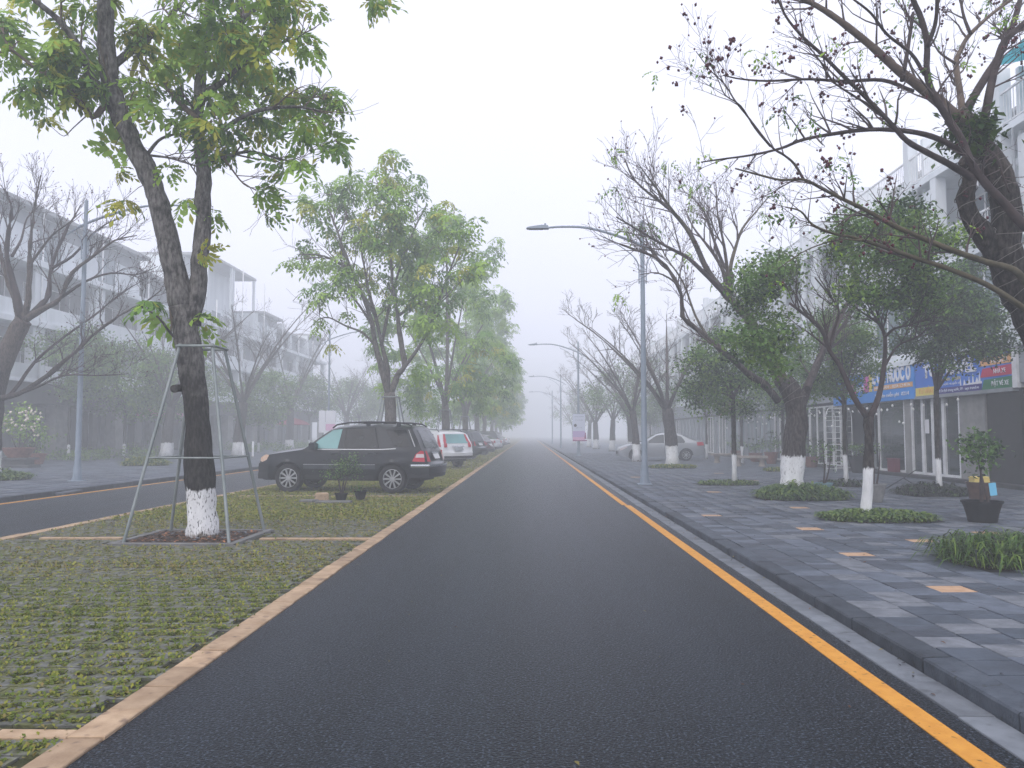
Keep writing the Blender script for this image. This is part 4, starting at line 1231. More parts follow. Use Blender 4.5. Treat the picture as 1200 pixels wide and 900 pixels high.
# --- planting beds: strap leaves and low leaves
def bed(key, label, mats, n, ln, arch=0.6, wf=0.14, low=0.0, dome=0.14, weights=(.5, .5)):
    cx, cy, hx, hy = BEDS[key]
    r = np.random.default_rng(abs(hash(key)) % 999 if False else len(key) * 17 + ord(key[-1]))
    t = r.uniform(0, 2 * PI, n)
    q = np.sqrt(r.uniform(0, 1, n))
    P = np.stack([hx * .97 * q * np.sign(np.cos(t)) * np.abs(np.cos(t)) ** .8, hy * .97 * q * np.sign(np.sin(t)) * np.abs(np.sin(t)) ** .8, KZ + dome * (1 - q ** 2) * r.uniform(0, 1, n)], 1)
    az = r.uniform(0, 2 * PI, n)
    el = r.uniform(.35, 1.35, n)
    L = ln * r.uniform(.6, 1.25, n)[:, None]
    d = np.stack([np.cos(az) * np.cos(el), np.sin(az) * np.cos(el), np.sin(el)], 1)
    s = np.stack([-np.sin(az), np.cos(az), 0 * az], 1)
    flat = np.stack([np.cos(az), np.sin(az), 0 * az], 1)
    W = L * wf
    a = P + d * L * .5
    b = a + (d * .45 + flat * .55 - np.array([0, 0, arch * .35])) * L * .32
    c = b + (flat * .8 - np.array([0, 0, arch])) * L * .28
    Vq = np.stack([P - s * W * .25, P + s * W * .25, a + s * W * .5, a - s * W * .5, b + s * W * .4, b - s * W * .4, c + s * W * .04, c - s * W * .04], 1)
    Vq[:, :, 2] = np.maximum(Vq[:, :, 2], KZ + .004)
    Q = np.array([(0, 1, 2, 3), (3, 2, 4, 5), (5, 4, 6, 7)])
    Ff = (Q[None] + np.arange(n)[:, None, None] * 8).reshape(-1, 4)
    mi = np.repeat(r.choice(len(mats), n, p=np.array(weights) / sum(weights)), 3)
    root = thing('planting_bed', label, 'plant bed', (cx, cy, 0), 0, 'planting beds let into the pavement')
    put('foliage', np_mesh('foliage', Vq.reshape(-1, 3), Ff, mi, mats), root, 'stuff')
    put('soil', MB('earth').prism([(hx * .93 * math.cos(q), hy * .93 * math.sin(q)) for q in np.linspace(0, 2 * PI, 20)[:-1]], -.03, KZ + .006, 'xy').mesh('soil'), root)
    return root


bed('a', 'large clump of arching strap leaves spilling on the paving at the right edge', ['bed_leaf_green', 'bed_leaf_light', 'bed_leaf_dark'], 2600, .44, .8, .042, dome=.12, weights=(.6, .3, .1))
bed('s1', 'bright yellow green bed round the slim tree with the smooth white foot', ['bed_leaf_light', 'bed_leaf_green'], 3000, .17, .5, .24, dome=.10, weights=(.62, .38))
bed('r2', 'tall bushy green bed round the thick old whitewashed trunk', ['bed_leaf_green', 'bed_leaf_light'], 3000, .28, .6, .16, dome=.24, weights=(.7, .3))
bed('s2', 'thin low yellow green bed round the second slim tree by the kerb', ['bed_leaf_light', 'bed_leaf_green', 'bed_leaf_dark'], 1500, .16, .5, .22, dome=.05, weights=(.5, .3, .2))
bed('r3', 'flat grassy bed at the old trunk standing before the silver saloon', ['bed_leaf_green', 'grass_a'], 1600, .2, .5, .2, dome=.06)
bed('s3', 'dark purplish bed round the speckled slim trunk before the glass doors', ['bed_leaf_dark', 'bed_leaf_green'], 2000, .26, .6, .16, dome=.18, weights=(.9, .1))
bed('s4', 'small dark bed round the slim tree beside the white trellis arch', ['bed_leaf_dark', 'bed_leaf_green'], 600, .2, .6, .22, dome=.1, weights=(.75, .25))
bed('s5', 'small green bed near the stone benches', ['bed_leaf_green', 'grass_a'], 500, .2, .5, .22, dome=.06)
bed('b1', 'clipped green bed round the leaning bare tree across the left road', ['bed_leaf_green', 'bed_leaf_light'], 1400, .3, .5, .2, dome=.22, weights=(.7, .3))
bed('l2', 'loose shrubby bed across the left road, seen under the steel tree stake', ['bed_leaf_green', 'grass_a'], 1100, .35, .6, .18, dome=.3)

# ------------------------------------------------------------------ cars
class Car:
    """Body shell lofted from a side profile; every window, lamp and trim piece is laid on that shell.
    Local axes: x from front (0) to rear (L), y across, z up; the root sits at mid length on the ground."""

    def __init__(s, L, W, top, sill, wheels, R_arch, belt, tumble, r_wheel, front_taper=.20, rear_taper=.10, bulge=.09):
        s.L, s.W, s.belt, s.tumble, s.rw = L, W / 2, belt, tumble, r_wheel
        s.top = np.array(top)
        s.sill = np.array(sill)
        s.wheels, s.Ra = wheels, R_arch
        s.ft, s.rt, s.bulge = front_taper, rear_taper, bulge
        s.zmax = s.top[:, 1].max()

    def ztop(s, x):
        return float(np.interp(x, s.top[:, 0], s.top[:, 1]))

    def zbot(s, x):
        z = float(np.interp(x, s.sill[:, 0], s.sill[:, 1]))
        for xc in s.wheels:
            d = abs(x - xc)
            if d < s.Ra:
                z = max(z, s.rw + math.sqrt(s.Ra ** 2 - d * d) * .98)
        return z

    def w(s, x, z):
        w = s.W
        if x < .6:
            w *= 1 - s.ft * ((.6 - x) / .6) ** 2.2
        if x > s.L - .45:
            w *= 1 - s.rt * ((x - s.L + .45) / .45) ** 2
        if z > s.belt:
            w -= s.tumble * (z - s.belt) / (s.zmax - s.belt)
        if z < .5:
            w -= .05 * ((.5 - z) / .25) ** 1.5 if z > .25 else .05
        w -= .012 * math.cos(min(1, abs(z - .72) / .3) * PI / 2) ** 2 * -1
        return w

    def crown(s, t):
        return .055 * (1 - abs(t) ** 3.2)

    def end_x(s, t, rear):
        b = s.bulge * (1 - t * t)
        return s.L + b if rear else -b

    def body(s, m):
        xs = set(np.linspace(0, s.L, 46).tolist()) | set(s.top[:, 0].tolist())
        for xc in s.wheels:
            for a in np.linspace(-1, 1, 17):
                xs.add(xc + s.Ra * math.sin(a * PI / 2) * .9999)
        xs = sorted(x for x in xs if -1e-6 <= x <= s.L + 1e-6)
        NR, NT = 14, 12
        mb = MB(m)
        drop = .045

        def zrow(x, r):
            a, b = s.zbot(x), s.ztop(x) - drop
            return a + (b - a) * r / (NR - 1)
        idx = {}
        for i, x in enumerate(xs):
            for sg in (-1, 1):
                for r in range(NR):
                    z = zrow(x, r)
                    idx[i, sg, r] = len(mb.v)
                    mb.v.append((x, sg * s.w(x, z), z))
            zt = s.ztop(x) - drop
            wt = s.w(x, zt)
            for k in range(NT + 1):
                t = -1 + 2 * k / NT
                if k == 0:
                    idx[i, 't', k] = idx[i, -1, NR - 1]
                elif k == NT:
                    idx[i, 't', k] = idx[i, 1, NR - 1]
                else:
                    idx[i, 't', k] = len(mb.v)
                    mb.v.append((x, t * wt, zt + drop * (1 - abs(t) ** 6) + s.crown(t) * .6))
        for i in range(len(xs) - 1):
            for r in range(NR - 1):
                mb.face((idx[i, -1, r], idx[i + 1, -1, r], idx[i + 1, -1, r + 1], idx[i, -1, r + 1]), 0, True)
                mb.face((idx[i + 1, 1, r], idx[i, 1, r], idx[i, 1, r + 1], idx[i + 1, 1, r + 1]), 0, True)
            for k in range(NT):
                mb.face((idx[i, 't', k], idx[i + 1, 't', k], idx[i + 1, 't', k + 1], idx[i, 't', k + 1]), 0, True)
        for end, i in ((False, 0), (True, len(xs) - 1)):
            x = xs[i]
            g = {}
            for r in range(NR):
                z = zrow(x, r)
                w = s.w(x, z)
                for k in range(NT + 1):
                    t = -1 + 2 * k / NT
                    if k == 0:
                        g[r, k] = idx[i, -1, r]
                    elif k == NT:
                        g[r, k] = idx[i, 1, r]
                    elif r == NR - 1:
                        g[r, k] = idx[i, 't', k]
                    else:
                        g[r, k] = len(mb.v)
                        mb.v.append((s.end_x(t, end) * (1 if end else 1), t * w, z))
            for r in range(NR - 1):
                for k in range(NT):
                    f = (g[r, k], g[r, k + 1], g[r + 1, k + 1], g[r + 1, k])
                    mb.face(f if end else f[::-1], 0, True)
        return mb.mesh('body', 32)

    def grid_poly(s, poly, cell):
        bm = bmesh.new()
        vs = [bm.verts.new((a, 0, b)) for a, b in poly]
        bm.faces.new(vs)
        us = [p[0] for p in poly]
        ws = [p[1] for p in poly]
        for lo, hi, no in ((min(us), max(us), (1, 0, 0)), (min(ws), max(ws), (0, 0, 1))):
            k = int((hi - lo) / cell)
            for i in range(1, k + 1):
                c = lo + (hi - lo) * i / (k + 1)
                bmesh.ops.bisect_plane(bm, geom=bm.verts[:] + bm.edges[:] + bm.faces[:], plane_co=(c, 0, c), plane_no=no)
        bmesh.ops.triangulate(bm, faces=[f for f in bm.faces if len(f.verts) > 4])
        bm.verts.ensure_lookup_table()
        V = [tuple(v.co) for v in bm.verts]
        bm.verts.index_update()
        F = [tuple(v.index for v in f.verts) for f in bm.faces]
        bm.free()
        return V, F

    def shell(s, V, F, fn, m, name, flip=False):
        mb = MB(m)
        mb.v = [fn(a, b) for a, _, b in V]
        for f in F:
            mb.face(f[::-1] if flip else f, 0, True)
        me = bpy.data.meshes.new(name)
        me.from_pydata(mb.v, [], mb.f)
        me.polygons.foreach_set('use_smooth', [True] * len(mb.f))
        me.materials.append(M[m])
        me.update()
        return me

    def side(s, poly, off, m, name, sg):
        V, F = s.grid_poly(poly, .18)
        return s.shell(V, F, lambda x, z: (x, sg * (s.w(x, z) + off), z), m, name, sg > 0)

    def end(s, poly, off, m, name, rear):
        """poly in (y, z) laid on the front or rear of the shell."""
        V, F = s.grid_poly(poly, .16)
        tx, tz = s.top[:, 0], s.top[:, 1]
        pk = int(np.argmax(tz))
        if rear:
            zz, xx = tz[pk:][::-1], tx[pk:][::-1]
        else:
            zz, xx = tz[:pk + 1], tx[:pk + 1]
        ze = zz[0]

        def fn(y, z):
            t = max(-1, min(1, y / (s.W * .86)))
            zc = z - s.crown(t) * .6
            if zc <= ze:
                x = s.end_x(t, rear) + (off if rear else -off)
                # ease into the slope
                return (x, y, z)
            x = float(np.interp(zc, zz, xx))
            f = min(1, (zc - ze) / .25)
            bul = s.bulge * (1 - t * t) * (1 - f)
            return (x + (bul + off if rear else -bul - off), y, z + off * .5)
        return s.shell(V, F, fn, m, name, not rear)


def wheel_parts(root, x, y, sg, r, w, spokes, rimfrac=.68, twin=True):
    """wheel > tyre, rim"""
    k = link(bpy.data.objects.new('wheel', None))
    k.parent = root
    k.location = (x, y, r)
    key = (r, w, spokes, sg)
    if key not in WHEELS:
        h = w / 2
        t = MB('rubber')
        rr = r * rimfrac
        t.lathe([(rr, -h * .8), (rr + .02, -h), (r * .93, -h), (r * .985, -h * .8), (r, -h * .35), (r, h * .35), (r * .985, h * .8), (r * .93, h), (rr + .02, h), (rr, h * .8), (rr, -h * .8)], n=36, axis='y', cap=False)
        rim = MB('rim_metal', 'car_shadow')
        o = sg * h
        rim.lathe([(rr, o * .9), (rr - .012, o * .92), (rr - .018, o * .4)], n=36, axis='y', cap=False)
        rim.lathe([(.001, o * .30), (rr - .014, o * .30)], n=36, axis='y', mi=1, cap=False)
        rim.lathe([(.001, o * .86), (.055, o * .84), (.062, o * .45)], n=18, axis='y')
        for q in range(spokes):
            a = 2 * PI * q / spokes
            ca, sa = math.cos(a), math.sin(a)
            for (r0, r1, w0, w1) in ((.045, rr - .012, .013, .021),):
                P = []
                for rad, ww in ((r0, w0), (r1, w1)):
                    for e in (-1, 1):
                        P.append((rad * ca - e * ww * sa, rad * sa + e * ww * ca))
                b = len(rim.v)
                for dep in (o * .82, o * .45):
                    for (u, v) in (P[0], P[1], P[3], P[2]):
                        rim.v.append((u, dep, v))
                rim.face((b, b + 1, b + 2, b + 3))
                for i in range(4):
                    j = (i + 1) % 4
                    rim.face((b + i, b + j, b + 4 + j, b + 4 + i))
        WHEELS[key] = (t.mesh('tyre', 40), rim.mesh('rim', 40))
    put('tyre', WHEELS[key][0], k)
    put('rim', WHEELS[key][1], k)
    return k


WHEELS = {}


def both(fn):
    for sg in (-1, 1):
        fn(sg)


def finish_car(root, car, paint, wheel_w=.235, spokes=10):
    b = put('body', car.body(paint), root, None, (-car.L / 2, 0, 0))
    for xc in car.wheels:
        for sg in (-1, 1):
            wheel_parts(root, xc - car.L / 2, sg * (car.W - wheel_w / 2 - .015), sg, car.rw, wheel_w, spokes)
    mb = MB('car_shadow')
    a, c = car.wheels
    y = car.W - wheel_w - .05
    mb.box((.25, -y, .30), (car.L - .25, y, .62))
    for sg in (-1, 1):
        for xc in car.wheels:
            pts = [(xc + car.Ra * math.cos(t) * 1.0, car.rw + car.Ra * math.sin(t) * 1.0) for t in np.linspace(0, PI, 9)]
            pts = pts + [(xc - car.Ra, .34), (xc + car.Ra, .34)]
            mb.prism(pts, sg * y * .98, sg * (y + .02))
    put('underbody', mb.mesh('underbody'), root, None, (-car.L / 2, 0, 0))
    return b


def on(root, car, me):
    return put(me.name, me, root, None, (-car.L / 2, 0, 0))


def strip_poly(pts, w):
    """A thin band along a line of (x, z) points."""
    up = [(x, z + w / 2) for x, z in pts]
    lo = [(x, z - w / 2) for x, z in reversed(pts)]
    return up + lo


def tailored_suv():
    """Dark estate-backed four wheel drive, nearest the camera."""
    c = Car(4.6, 1.84, [(0, .86), (.06, .93), (.3, 1.01), (.75, 1.075), (1.22, 1.135), (1.32, 1.17), (1.60, 1.385), (1.98, 1.635), (2.12, 1.68), (2.5, 1.725), (3.1, 1.74), (3.7, 1.725), (4.08, 1.69), (4.18, 1.655), (4.33, 1.40), (4.45, 1.13), (4.52, 1.0), (4.56, .80), (4.6, .74)],
            [(0, .40), (.12, .31), (.5, .31), (1.4, .34), (3.2, .34), (4.0, .40), (4.4, .44), (4.6, .50)], (.86, 3.68), .435, 1.10, .17, .365)
    t = thing('parked_car', 'black four wheel drive estate with roof rails, nearest car on the grass pavers', 'car', (0, 0, 0), 0, 'cars parked nose to the left road on the grass strip')
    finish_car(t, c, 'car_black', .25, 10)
    F1 = [(1.46, 1.14), (1.70, 1.36), (2.06, 1.605), (2.30, 1.635), (2.22, 1.13)]
    F2 = [(2.36, 1.13), (2.43, 1.64), (3.17, 1.645), (3.32, 1.14)]
    F3 = [(3.46, 1.615), (4.01, 1.605), (4.20, 1.19), (3.84, 1.175), (3.70, 1.24)]
    for sg in (-1, 1):
        for P, g in ((F1, 'glass_teal'), (F2, 'glass_tinted'), (F3, 'glass_tinted')):
            cx = sum(p[0] for p in P) / len(P)
            cz = sum(p[1] for p in P) / len(P)
            big = [(cx + (x - cx) * 1.05, cz + (z - cz) * 1.09) for x, z in P]
            f = on(t, c, c.side(big, .004, 'car_plastic', 'window', sg))
            put('pane', c.side(P, .009, g, 'pane', sg), f)
        # door shut lines
        for nm, pts in (('door_seam', [(1.38, 1.10), (1.30, .75), (1.33, .46), (1.40, .42)]), ('door_seam', [(2.30, 1.12), (2.31, .43)]), ('door_seam', [(3.36, 1.12), (3.22, .92), (3.20, .80)])):
            P = [(x - .006, z) for x, z in pts] + [(x + .006, z) for x, z in reversed(pts)]
            on(t, c, c.side(P, .004, 'car_shadow', nm, sg))
        on(t, c, c.side(strip_poly([(1.30, .66), (3.24, .66)], .10), .012, 'moulding_grey', 'side_moulding', sg))
        on(t, c, c.side(strip_poly([(1.44, 1.112), (3.40, 1.112), (3.78, 1.135)], .022), .010, 'rim_metal', 'belt_trim', sg))
        on(t, c, c.side(strip_poly([(1.30, .725), (3.24, .725)], .012), .014, 'rim_metal', 'side_trim', sg))
        on(t, c, c.side(strip_poly([(1.34, .40), (3.22, .40)], .11), .014, 'car_plastic', 'side_skirt', sg))
        # flared wheel arches
        for xc in c.wheels:
            a = np.linspace(-.05, PI + .05, 17)
            P = [(xc + (c.Ra + .065) * math.cos(q), c.rw + (c.Ra + .065) * math.sin(q)) for q in a] + [(xc + (c.Ra - .005) * math.cos(q), c.rw + (c.Ra - .005) * math.sin(q)) for q in a[::-1]]
            on(t, c, c.side(P, .018, 'car_black', 'arch_flare', sg))
        for hx in (2.06, 3.06):
            mb = MB('car_black')
            mb.tube([(hx, sg * (c.w(hx, 1.0) + .006), 1.0), (hx + .03, sg * (c.w(hx, 1.0) + .035), 1.003), (hx + .19, sg * (c.w(hx, 1.0) + .035), 1.003), (hx + .22, sg * (c.w(hx, 1.0) + .006), 1.0)], .017, 6)
            on(t, c, mb.mesh('door_handle', 50))
        # mirror
        mb = MB('car_black', 'glass_rear')
        y = c.w(1.6, 1.14)
        mb.box((1.52, sg * y if sg > 0 else sg * (y + .22), 1.10), (1.68, sg * (y + .24) if sg > 0 else sg * y, 1.29), top=.035)
        on(t, c, mb.mesh('mirror', 30))
        # roof rail on its feet
        yr = c.w(3, 1.70) - .10
        mb = MB('car_plastic')
        mb.tube([(1.98, sg * yr, 1.66), (2.10, sg * yr, 1.745), (2.4, sg * yr, 1.795), (3.0, sg * yr, 1.815), (3.7, sg * yr, 1.80), (4.0, sg * yr, 1.765), (4.12, sg * yr, 1.70)], .021, 8)
        for q in (2.9, 3.72):
            mb.box((q, sg * yr - .02, 1.70), (q + .10, sg * yr + .02, 1.80))
        on(t, c, mb.mesh('roof_rail', 50))
        on(t, c, c.side([(.02, .80), (.05, .895), (.22, .975), (.33, .955), (.25, .83), (.10, .775)], .010, 'lens_amber', 'headlight', sg))
        TL = [(4.22, .815), (4.30, .99), (4.42, 1.085), (4.50, 1.07), (4.53, .80)]
        tl = on(t, c, c.side(TL, .012, 'lens_red', 'tail_light', sg))
        put('clear_lens', c.side([(4.295, .91), (4.33, 1.0), (4.50, 1.0), (4.515, .91)], .016, 'lens_white', 'clear_lens', sg), tl)
        on(t, c, c.end([(sg * .62, .80), (sg * .62, 1.07), (sg * .76, 1.07), (sg * .79, .80)][::sg], .012, 'lens_red', 'tail_light', True))
        # pale strips either side of the rear quarter
        P = [(4.065, 1.615), (4.085, 1.61), (4.285, 1.19), (4.265, 1.18)]
        on(t, c, c.side(P, .008, 'rim_metal', 'trim', sg))
    on(t, c, c.end([(-.66, 1.14), (-.60, 1.18), (-.55, 1.62), (.55, 1.62), (.60, 1.18), (.66, 1.14)], .008, 'glass_rear', 'rear_window', True))
    on(t, c, c.end([(-.68, 1.20), (-.58, 1.62), (.58, 1.62), (.68, 1.20)], .008, 'glass_teal', 'windscreen', False))
    pl = on(t, c, c.end([(-.26, .86), (-.26, .99), (.26, .99), (.26, .86)], .018, 'plate_white', 'number_plate', True))
    on(t, c, c.end([(-.30, .995), (-.30, 1.03), (.30, 1.03), (.30, .995)], .03, 'chrome', 'tailgate_bar', True))
    # bumpers
    for rear in (True, False):
        mb = MB('car_black' if rear else 'car_plastic', 'chrome', 'car_plastic')
        prof = []
        for k in range(13):
            tt = -1 + 2 * k / 12
            prof.append((c.end_x(tt, rear) + (.035 if rear else -.035) * (1 - .3 * tt * tt), tt * (c.w(4.6, .6) + .01) if rear else tt * (c.w(0, .6) + .02)))
        wrap = c.w(3.98 if rear else .45, .6) + .016
        ex = 4.16 if rear else .34
        prof = [(ex, -wrap)] + prof + [(ex, wrap)]
        for (z0, z1, mi, o) in ((.50, .74, 0, 0), (.66, .735, 1, .02) if rear else (.34, .52, 2, .01), (.40, .52, 2, -.02) if rear else (.52, .72, 0, 0)):
            base = len(mb.v)
            for (x, y) in prof:
                for z in (z0, z0 + (z1 - z0) * .5, z1):
                    e = o + (.012 if abs(z - (z0 + z1) / 2) < .01 else 0)
                    mb.v.append((x + (e if rear else -e), y * (1 + e * .4), z))
            for i in range(len(prof) - 1):
                for r in range(2):
                    mb.face((base + i * 3 + r, base + i * 3 + 3 + r, base + i * 3 + 4 + r, base + i * 3 + 1 + r), mi, True)
        on(t, c, mb.mesh('bumper', 40))
    # headrests behind the glass are hidden; the rear wiper shows
    mb = MB('car_plastic')
    mb.tube([(4.545, 0, 1.12), (4.52, .2, 1.17), (4.50, .42, 1.19)], .012, 5)
    on(t, c, mb.mesh('wiper', 50))
    return t


def road_car(name, label, cat, paint, kind, group, spokes=8):
    """kind: 'crossover', 'estate', 'hatch', 'saloon' - the other cars, further off."""
    if kind == 'crossover':
        c = Car(4.53, 1.82, [(0, .80), (.08, .90), (.5, 1.0), (1.1, 1.07), (1.25, 1.12), (1.95, 1.55), (2.3, 1.63), (3.0, 1.655), (3.7, 1.63), (4.1, 1.58), (4.2, 1.53), (4.38, 1.18), (4.46, 1.08), (4.5, .80), (4.53, .74)],
                [(0, .34), (.3, .28), (1.4, .30), (3.2, .30), (4.1, .36), (4.53, .42)], (.88, 3.50), .40, 1.02, .17, .345)
        wins = [[(1.5, 1.08), (1.95, 1.47), (2.3, 1.54), (2.3, 1.06)], [(2.38, 1.06), (2.38, 1.55), (3.1, 1.55), (3.22, 1.08)], [(3.32, 1.10), (3.25, 1.54), (3.72, 1.50), (3.92, 1.16)]]
        rw, ws = [(-.62, 1.10), (-.55, 1.50), (.55, 1.50), (.62, 1.10)], [(-.66, 1.15), (-.56, 1.5), (.56, 1.5), (.66, 1.15)]
        lamps = [[(4.24, .95), (4.06, 1.46), (4.14, 1.46), (4.36, 1.10), (4.42, .95)]]
        rear_l = [(.60, .92), (.54, 1.50), (.63, 1.50), (.76, 1.06), (.76, .92)]
        plate = (.78, .92)
    elif kind == 'estate':
        c = Car(4.55, 1.82, [(0, .86), (.06, .94), (.5, 1.05), (1.2, 1.13), (1.3, 1.17), (1.95, 1.62), (2.3, 1.70), (3.0, 1.72), (3.9, 1.70), (4.12, 1.66), (4.32, 1.28), (4.46, 1.08), (4.5, .82), (4.55, .76)],
                [(0, .38), (.3, .32), (1.4, .34), (3.2, .34), (4.1, .40), (4.55, .46)], (.86, 3.55), .42, 1.08, .17, .36)
        wins = [[(1.5, 1.13), (1.98, 1.56), (2.3, 1.61), (2.25, 1.12)], [(2.36, 1.12), (2.40, 1.62), (3.15, 1.62), (3.25, 1.12)], [(3.36, 1.12), (3.30, 1.62), (3.98, 1.60), (4.12, 1.2)]]
        rw, ws = [(-.62, 1.14), (-.55, 1.60), (.55, 1.60), (.62, 1.14)], [(-.66, 1.2), (-.56, 1.58), (.56, 1.58), (.66, 1.2)]
        lamps = [[(4.18, .82), (4.22, 1.08), (4.40, 1.10), (4.48, .82)]]
        rear_l = [(.58, .82), (.58, 1.08), (.74, 1.08), (.76, .82)]
        plate = (.84, .97)
    elif kind == 'hatch':
        c = Car(3.95, 1.70, [(0, .70), (.08, .78), (.6, .95), (.95, 1.0), (1.7, 1.42), (2.1, 1.49), (2.8, 1.48), (3.4, 1.40), (3.75, 1.02), (3.86, .95), (3.9, .75), (3.95, .68)],
                [(0, .28), (.3, .22), (1.4, .22), (2.8, .22), (3.6, .3), (3.95, .36)], (.75, 3.2), .36, .94, .17, .30)
        wins = [[(1.25, .98), (1.75, 1.35), (2.15, 1.41), (2.1, .97)], [(2.18, .97), (2.22, 1.41), (2.85, 1.40), (3.05, 1.0)]]
        rw, ws = [(-.58, 1.02), (-.5, 1.38), (.5, 1.38), (.58, 1.02)], [(-.62, 1.03), (-.52, 1.38), (.52, 1.38), (.62, 1.03)]
        lamps = [[(3.55, .80), (3.55, 1.0), (3.75, 1.02), (3.86, .80)]]
        rear_l = [(.52, .78), (.52, 1.0), (.68, 1.0), (.70, .78)]
        plate = (.70, .82)
    else:
        c = Car(4.5, 1.76, [(0, .62), (.06, .70), (.5, .86), (1.0, .94), (1.2, .97), (1.95, 1.37), (2.3, 1.45), (2.9, 1.46), (3.3, 1.40), (3.75, 1.17), (4.0, 1.08), (4.35, 1.05), (4.45, 1.0), (4.48, .76), (4.5, .70)],
                [(0, .26), (.3, .20), (1.4, .21), (3.2, .21), (4.1, .28), (4.5, .36)], (.88, 3.52), .365, .93, .19, .315)
        wins = [[(1.42, .955), (1.98, 1.315), (2.36, 1.375), (2.36, .95)], [(2.46, .95), (2.46, 1.375), (2.95, 1.37), (3.28, 1.27), (3.46, 1.03), (3.40, .96)]]
        rw, ws = [(-.60, 1.10), (-.54, 1.37), (.54, 1.37), (.60, 1.10)], [(-.64, 1.0), (-.55, 1.36), (.55, 1.36), (.64, 1.0)]
        lamps = [[(4.10, .80), (4.08, .98), (4.40, 1.0), (4.46, .82)]]
        rear_l = [(.45, .80), (.45, .98), (.72, .98), (.74, .80)]
        plate = (.62, .73)
    t = thing(name, label, cat, (0, 0, 0), 0, group)
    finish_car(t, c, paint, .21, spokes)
    for sg in (-1, 1):
        for P in wins:
            cx = sum(p[0] for p in P) / len(P)
            cz = sum(p[1] for p in P) / len(P)
            big = [(cx + (x - cx) * 1.05, cz + (z - cz) * 1.08) for x, z in P]
            f = on(t, c, c.side(big, .004, 'car_plastic', 'window', sg))
            put('pane', c.side(P, .009, 'glass_rear', 'pane', sg), f)
        for P in lamps:
            on(t, c, c.side(P, .012, 'lens_red', 'tail_light', sg))
        on(t, c, c.end([(sg * a, b) for a, b in rear_l][::sg], .014, 'lens_red', 'tail_light', True))
        z = c.top[1][1]
        on(t, c, c.side([(.03, z - .16), (.06, z - .05), (.42, z + .08), (.46, z + .02), (.16, z - .14)], .010, 'lens_white', 'headlight', sg))
        xs_ = sorted(c.wheels)
        b0 = wins[0][-1]
        on(t, c, c.side([(b0[0] + .03, b0[1] - .03), (b0[0] + .04, b0[1] - .03), (b0[0] + .04, .36), (b0[0] + .03, .36)], .004, 'car_shadow', 'door_seam', sg))
        mb = MB(paint)
        y = c.w(1.5, c.belt + .05)
        mb.box((1.42, sg * y if sg > 0 else sg * (y + .2), c.belt), (1.54, sg * (y + .2) if sg > 0 else sg * y, c.belt + .14), top=.03)
        on(t, c, mb.mesh('mirror', 30))
        for hx in (b0[0] - .26, wins[1][-1][0] - .22):
            mb = MB(paint)
            yy = c.w(hx, c.belt - .1)
            mb.box((hx, sg * (yy - .01) if sg > 0 else sg * (yy + .03), c.belt - .11), (hx + .18, sg * (yy + .03) if sg > 0 else sg * (yy - .01), c.belt - .08))
            on(t, c, mb.mesh('door_handle', 30))
        if kind in ('crossover', 'estate'):
            yr = c.w(3, c.zmax - .03) - .1
            mb = MB('car_plastic')
            zt = c.zmax
            mb.tube([(2.0, sg * yr, c.ztop(2.0)), (2.15, sg * yr, zt + .03), (3.0, sg * yr, zt + .075), (3.85, sg * yr, zt + .04), (3.98, sg * yr, c.ztop(3.98))], .02, 6)
            on(t, c, mb.mesh('roof_rail', 50))
    on(t, c, c.end(rw, .008, 'glass_teal' if kind == 'crossover' else 'glass_rear', 'rear_window', True))
    on(t, c, c.end(ws, .008, 'glass_rear', 'windscreen', False))
    on(t, c, c.end([(-.24, plate[0]), (-.24, plate[1]), (.24, plate[1]), (.24, plate[0])], .02, 'plate_white' if kind != 'crossover' else 'panel_grey', 'number_plate', True))
    on(t, c, c.end([(-.34, plate[1] + .02), (-.34, plate[1] + .06), (.34, plate[1] + .06), (.34, plate[1] + .02)], .03, 'chrome', 'tailgate_bar', True))
    lowz = c.zbot(c.L) + .01
    on(t, c, c.end([(-.80, lowz), (-.80, lowz + .12), (.80, lowz + .12), (.80, lowz)], .025, 'car_plastic', 'bumper', True))
    on(t, c, c.end([(-.5, .36), (-.55, .52), (.55, .52), (.5, .36)], .02, 'car_plastic', 'grille', False))
    return t


suv = tailored_suv()
a = R(9)
# rear near wheel stands at about (-3.45, 20.4)
suv.rotation_euler = (0, 0, -a)
c_, s_ = math.cos(a), math.sin(a)
lx, ly = 3.68 - 2.3, -.92 + .14
suv.location = (-3.45 - (lx * c_ + ly * s_), 20.45 - (-lx * s_ + ly * c_), 0.004)

GRP = 'cars parked nose to the left road on the grass strip'
white = road_car('parked_car', 'white crossover behind the black estate, rear turned to the road', 'car', 'car_white', 'crossover', GRP)
white.location = (-4.70, 37.1, .004)
white.rotation_euler = (0, 0, R(-46))
grey = road_car('parked_car', 'dark grey estate with roof rails behind the white crossover', 'car', 'car_grey', 'estate', GRP)
grey.location = (-4.95, 48.5, .004)
grey.rotation_euler = (0, 0, R(-24))
maroon = road_car('parked_car', 'maroon hatchback just beyond the dark grey estate', 'car', 'car_maroon', 'hatch', GRP)
maroon.location = (-4.6, 57.5, .004)
maroon.rotation_euler = (0, 0, R(-20))
sal = road_car('parked_car', 'white saloon half faded in the fog beyond the maroon hatchback', 'car', 'car_white', 'saloon', GRP)
sal.location = (-4.6, 67, .004)
sal.rotation_euler = (0, 0, R(-25))
dup(grey, (-4.8, 77, .004), R(-12), label='dark estate faded by fog, second car beyond the maroon hatchback')
dup(maroon, (-4.5, 87, .004), R(-10), label='reddish hatchback deep in the fog on the grass strip')
dup(sal, (-4.7, 97, .004), R(-15), label='farthest pale car still visible on the grass strip')
silver = road_car('parked_saloon', 'silver saloon parked across the right pavement behind the trees', 'car', 'car_silver', 'saloon', None)
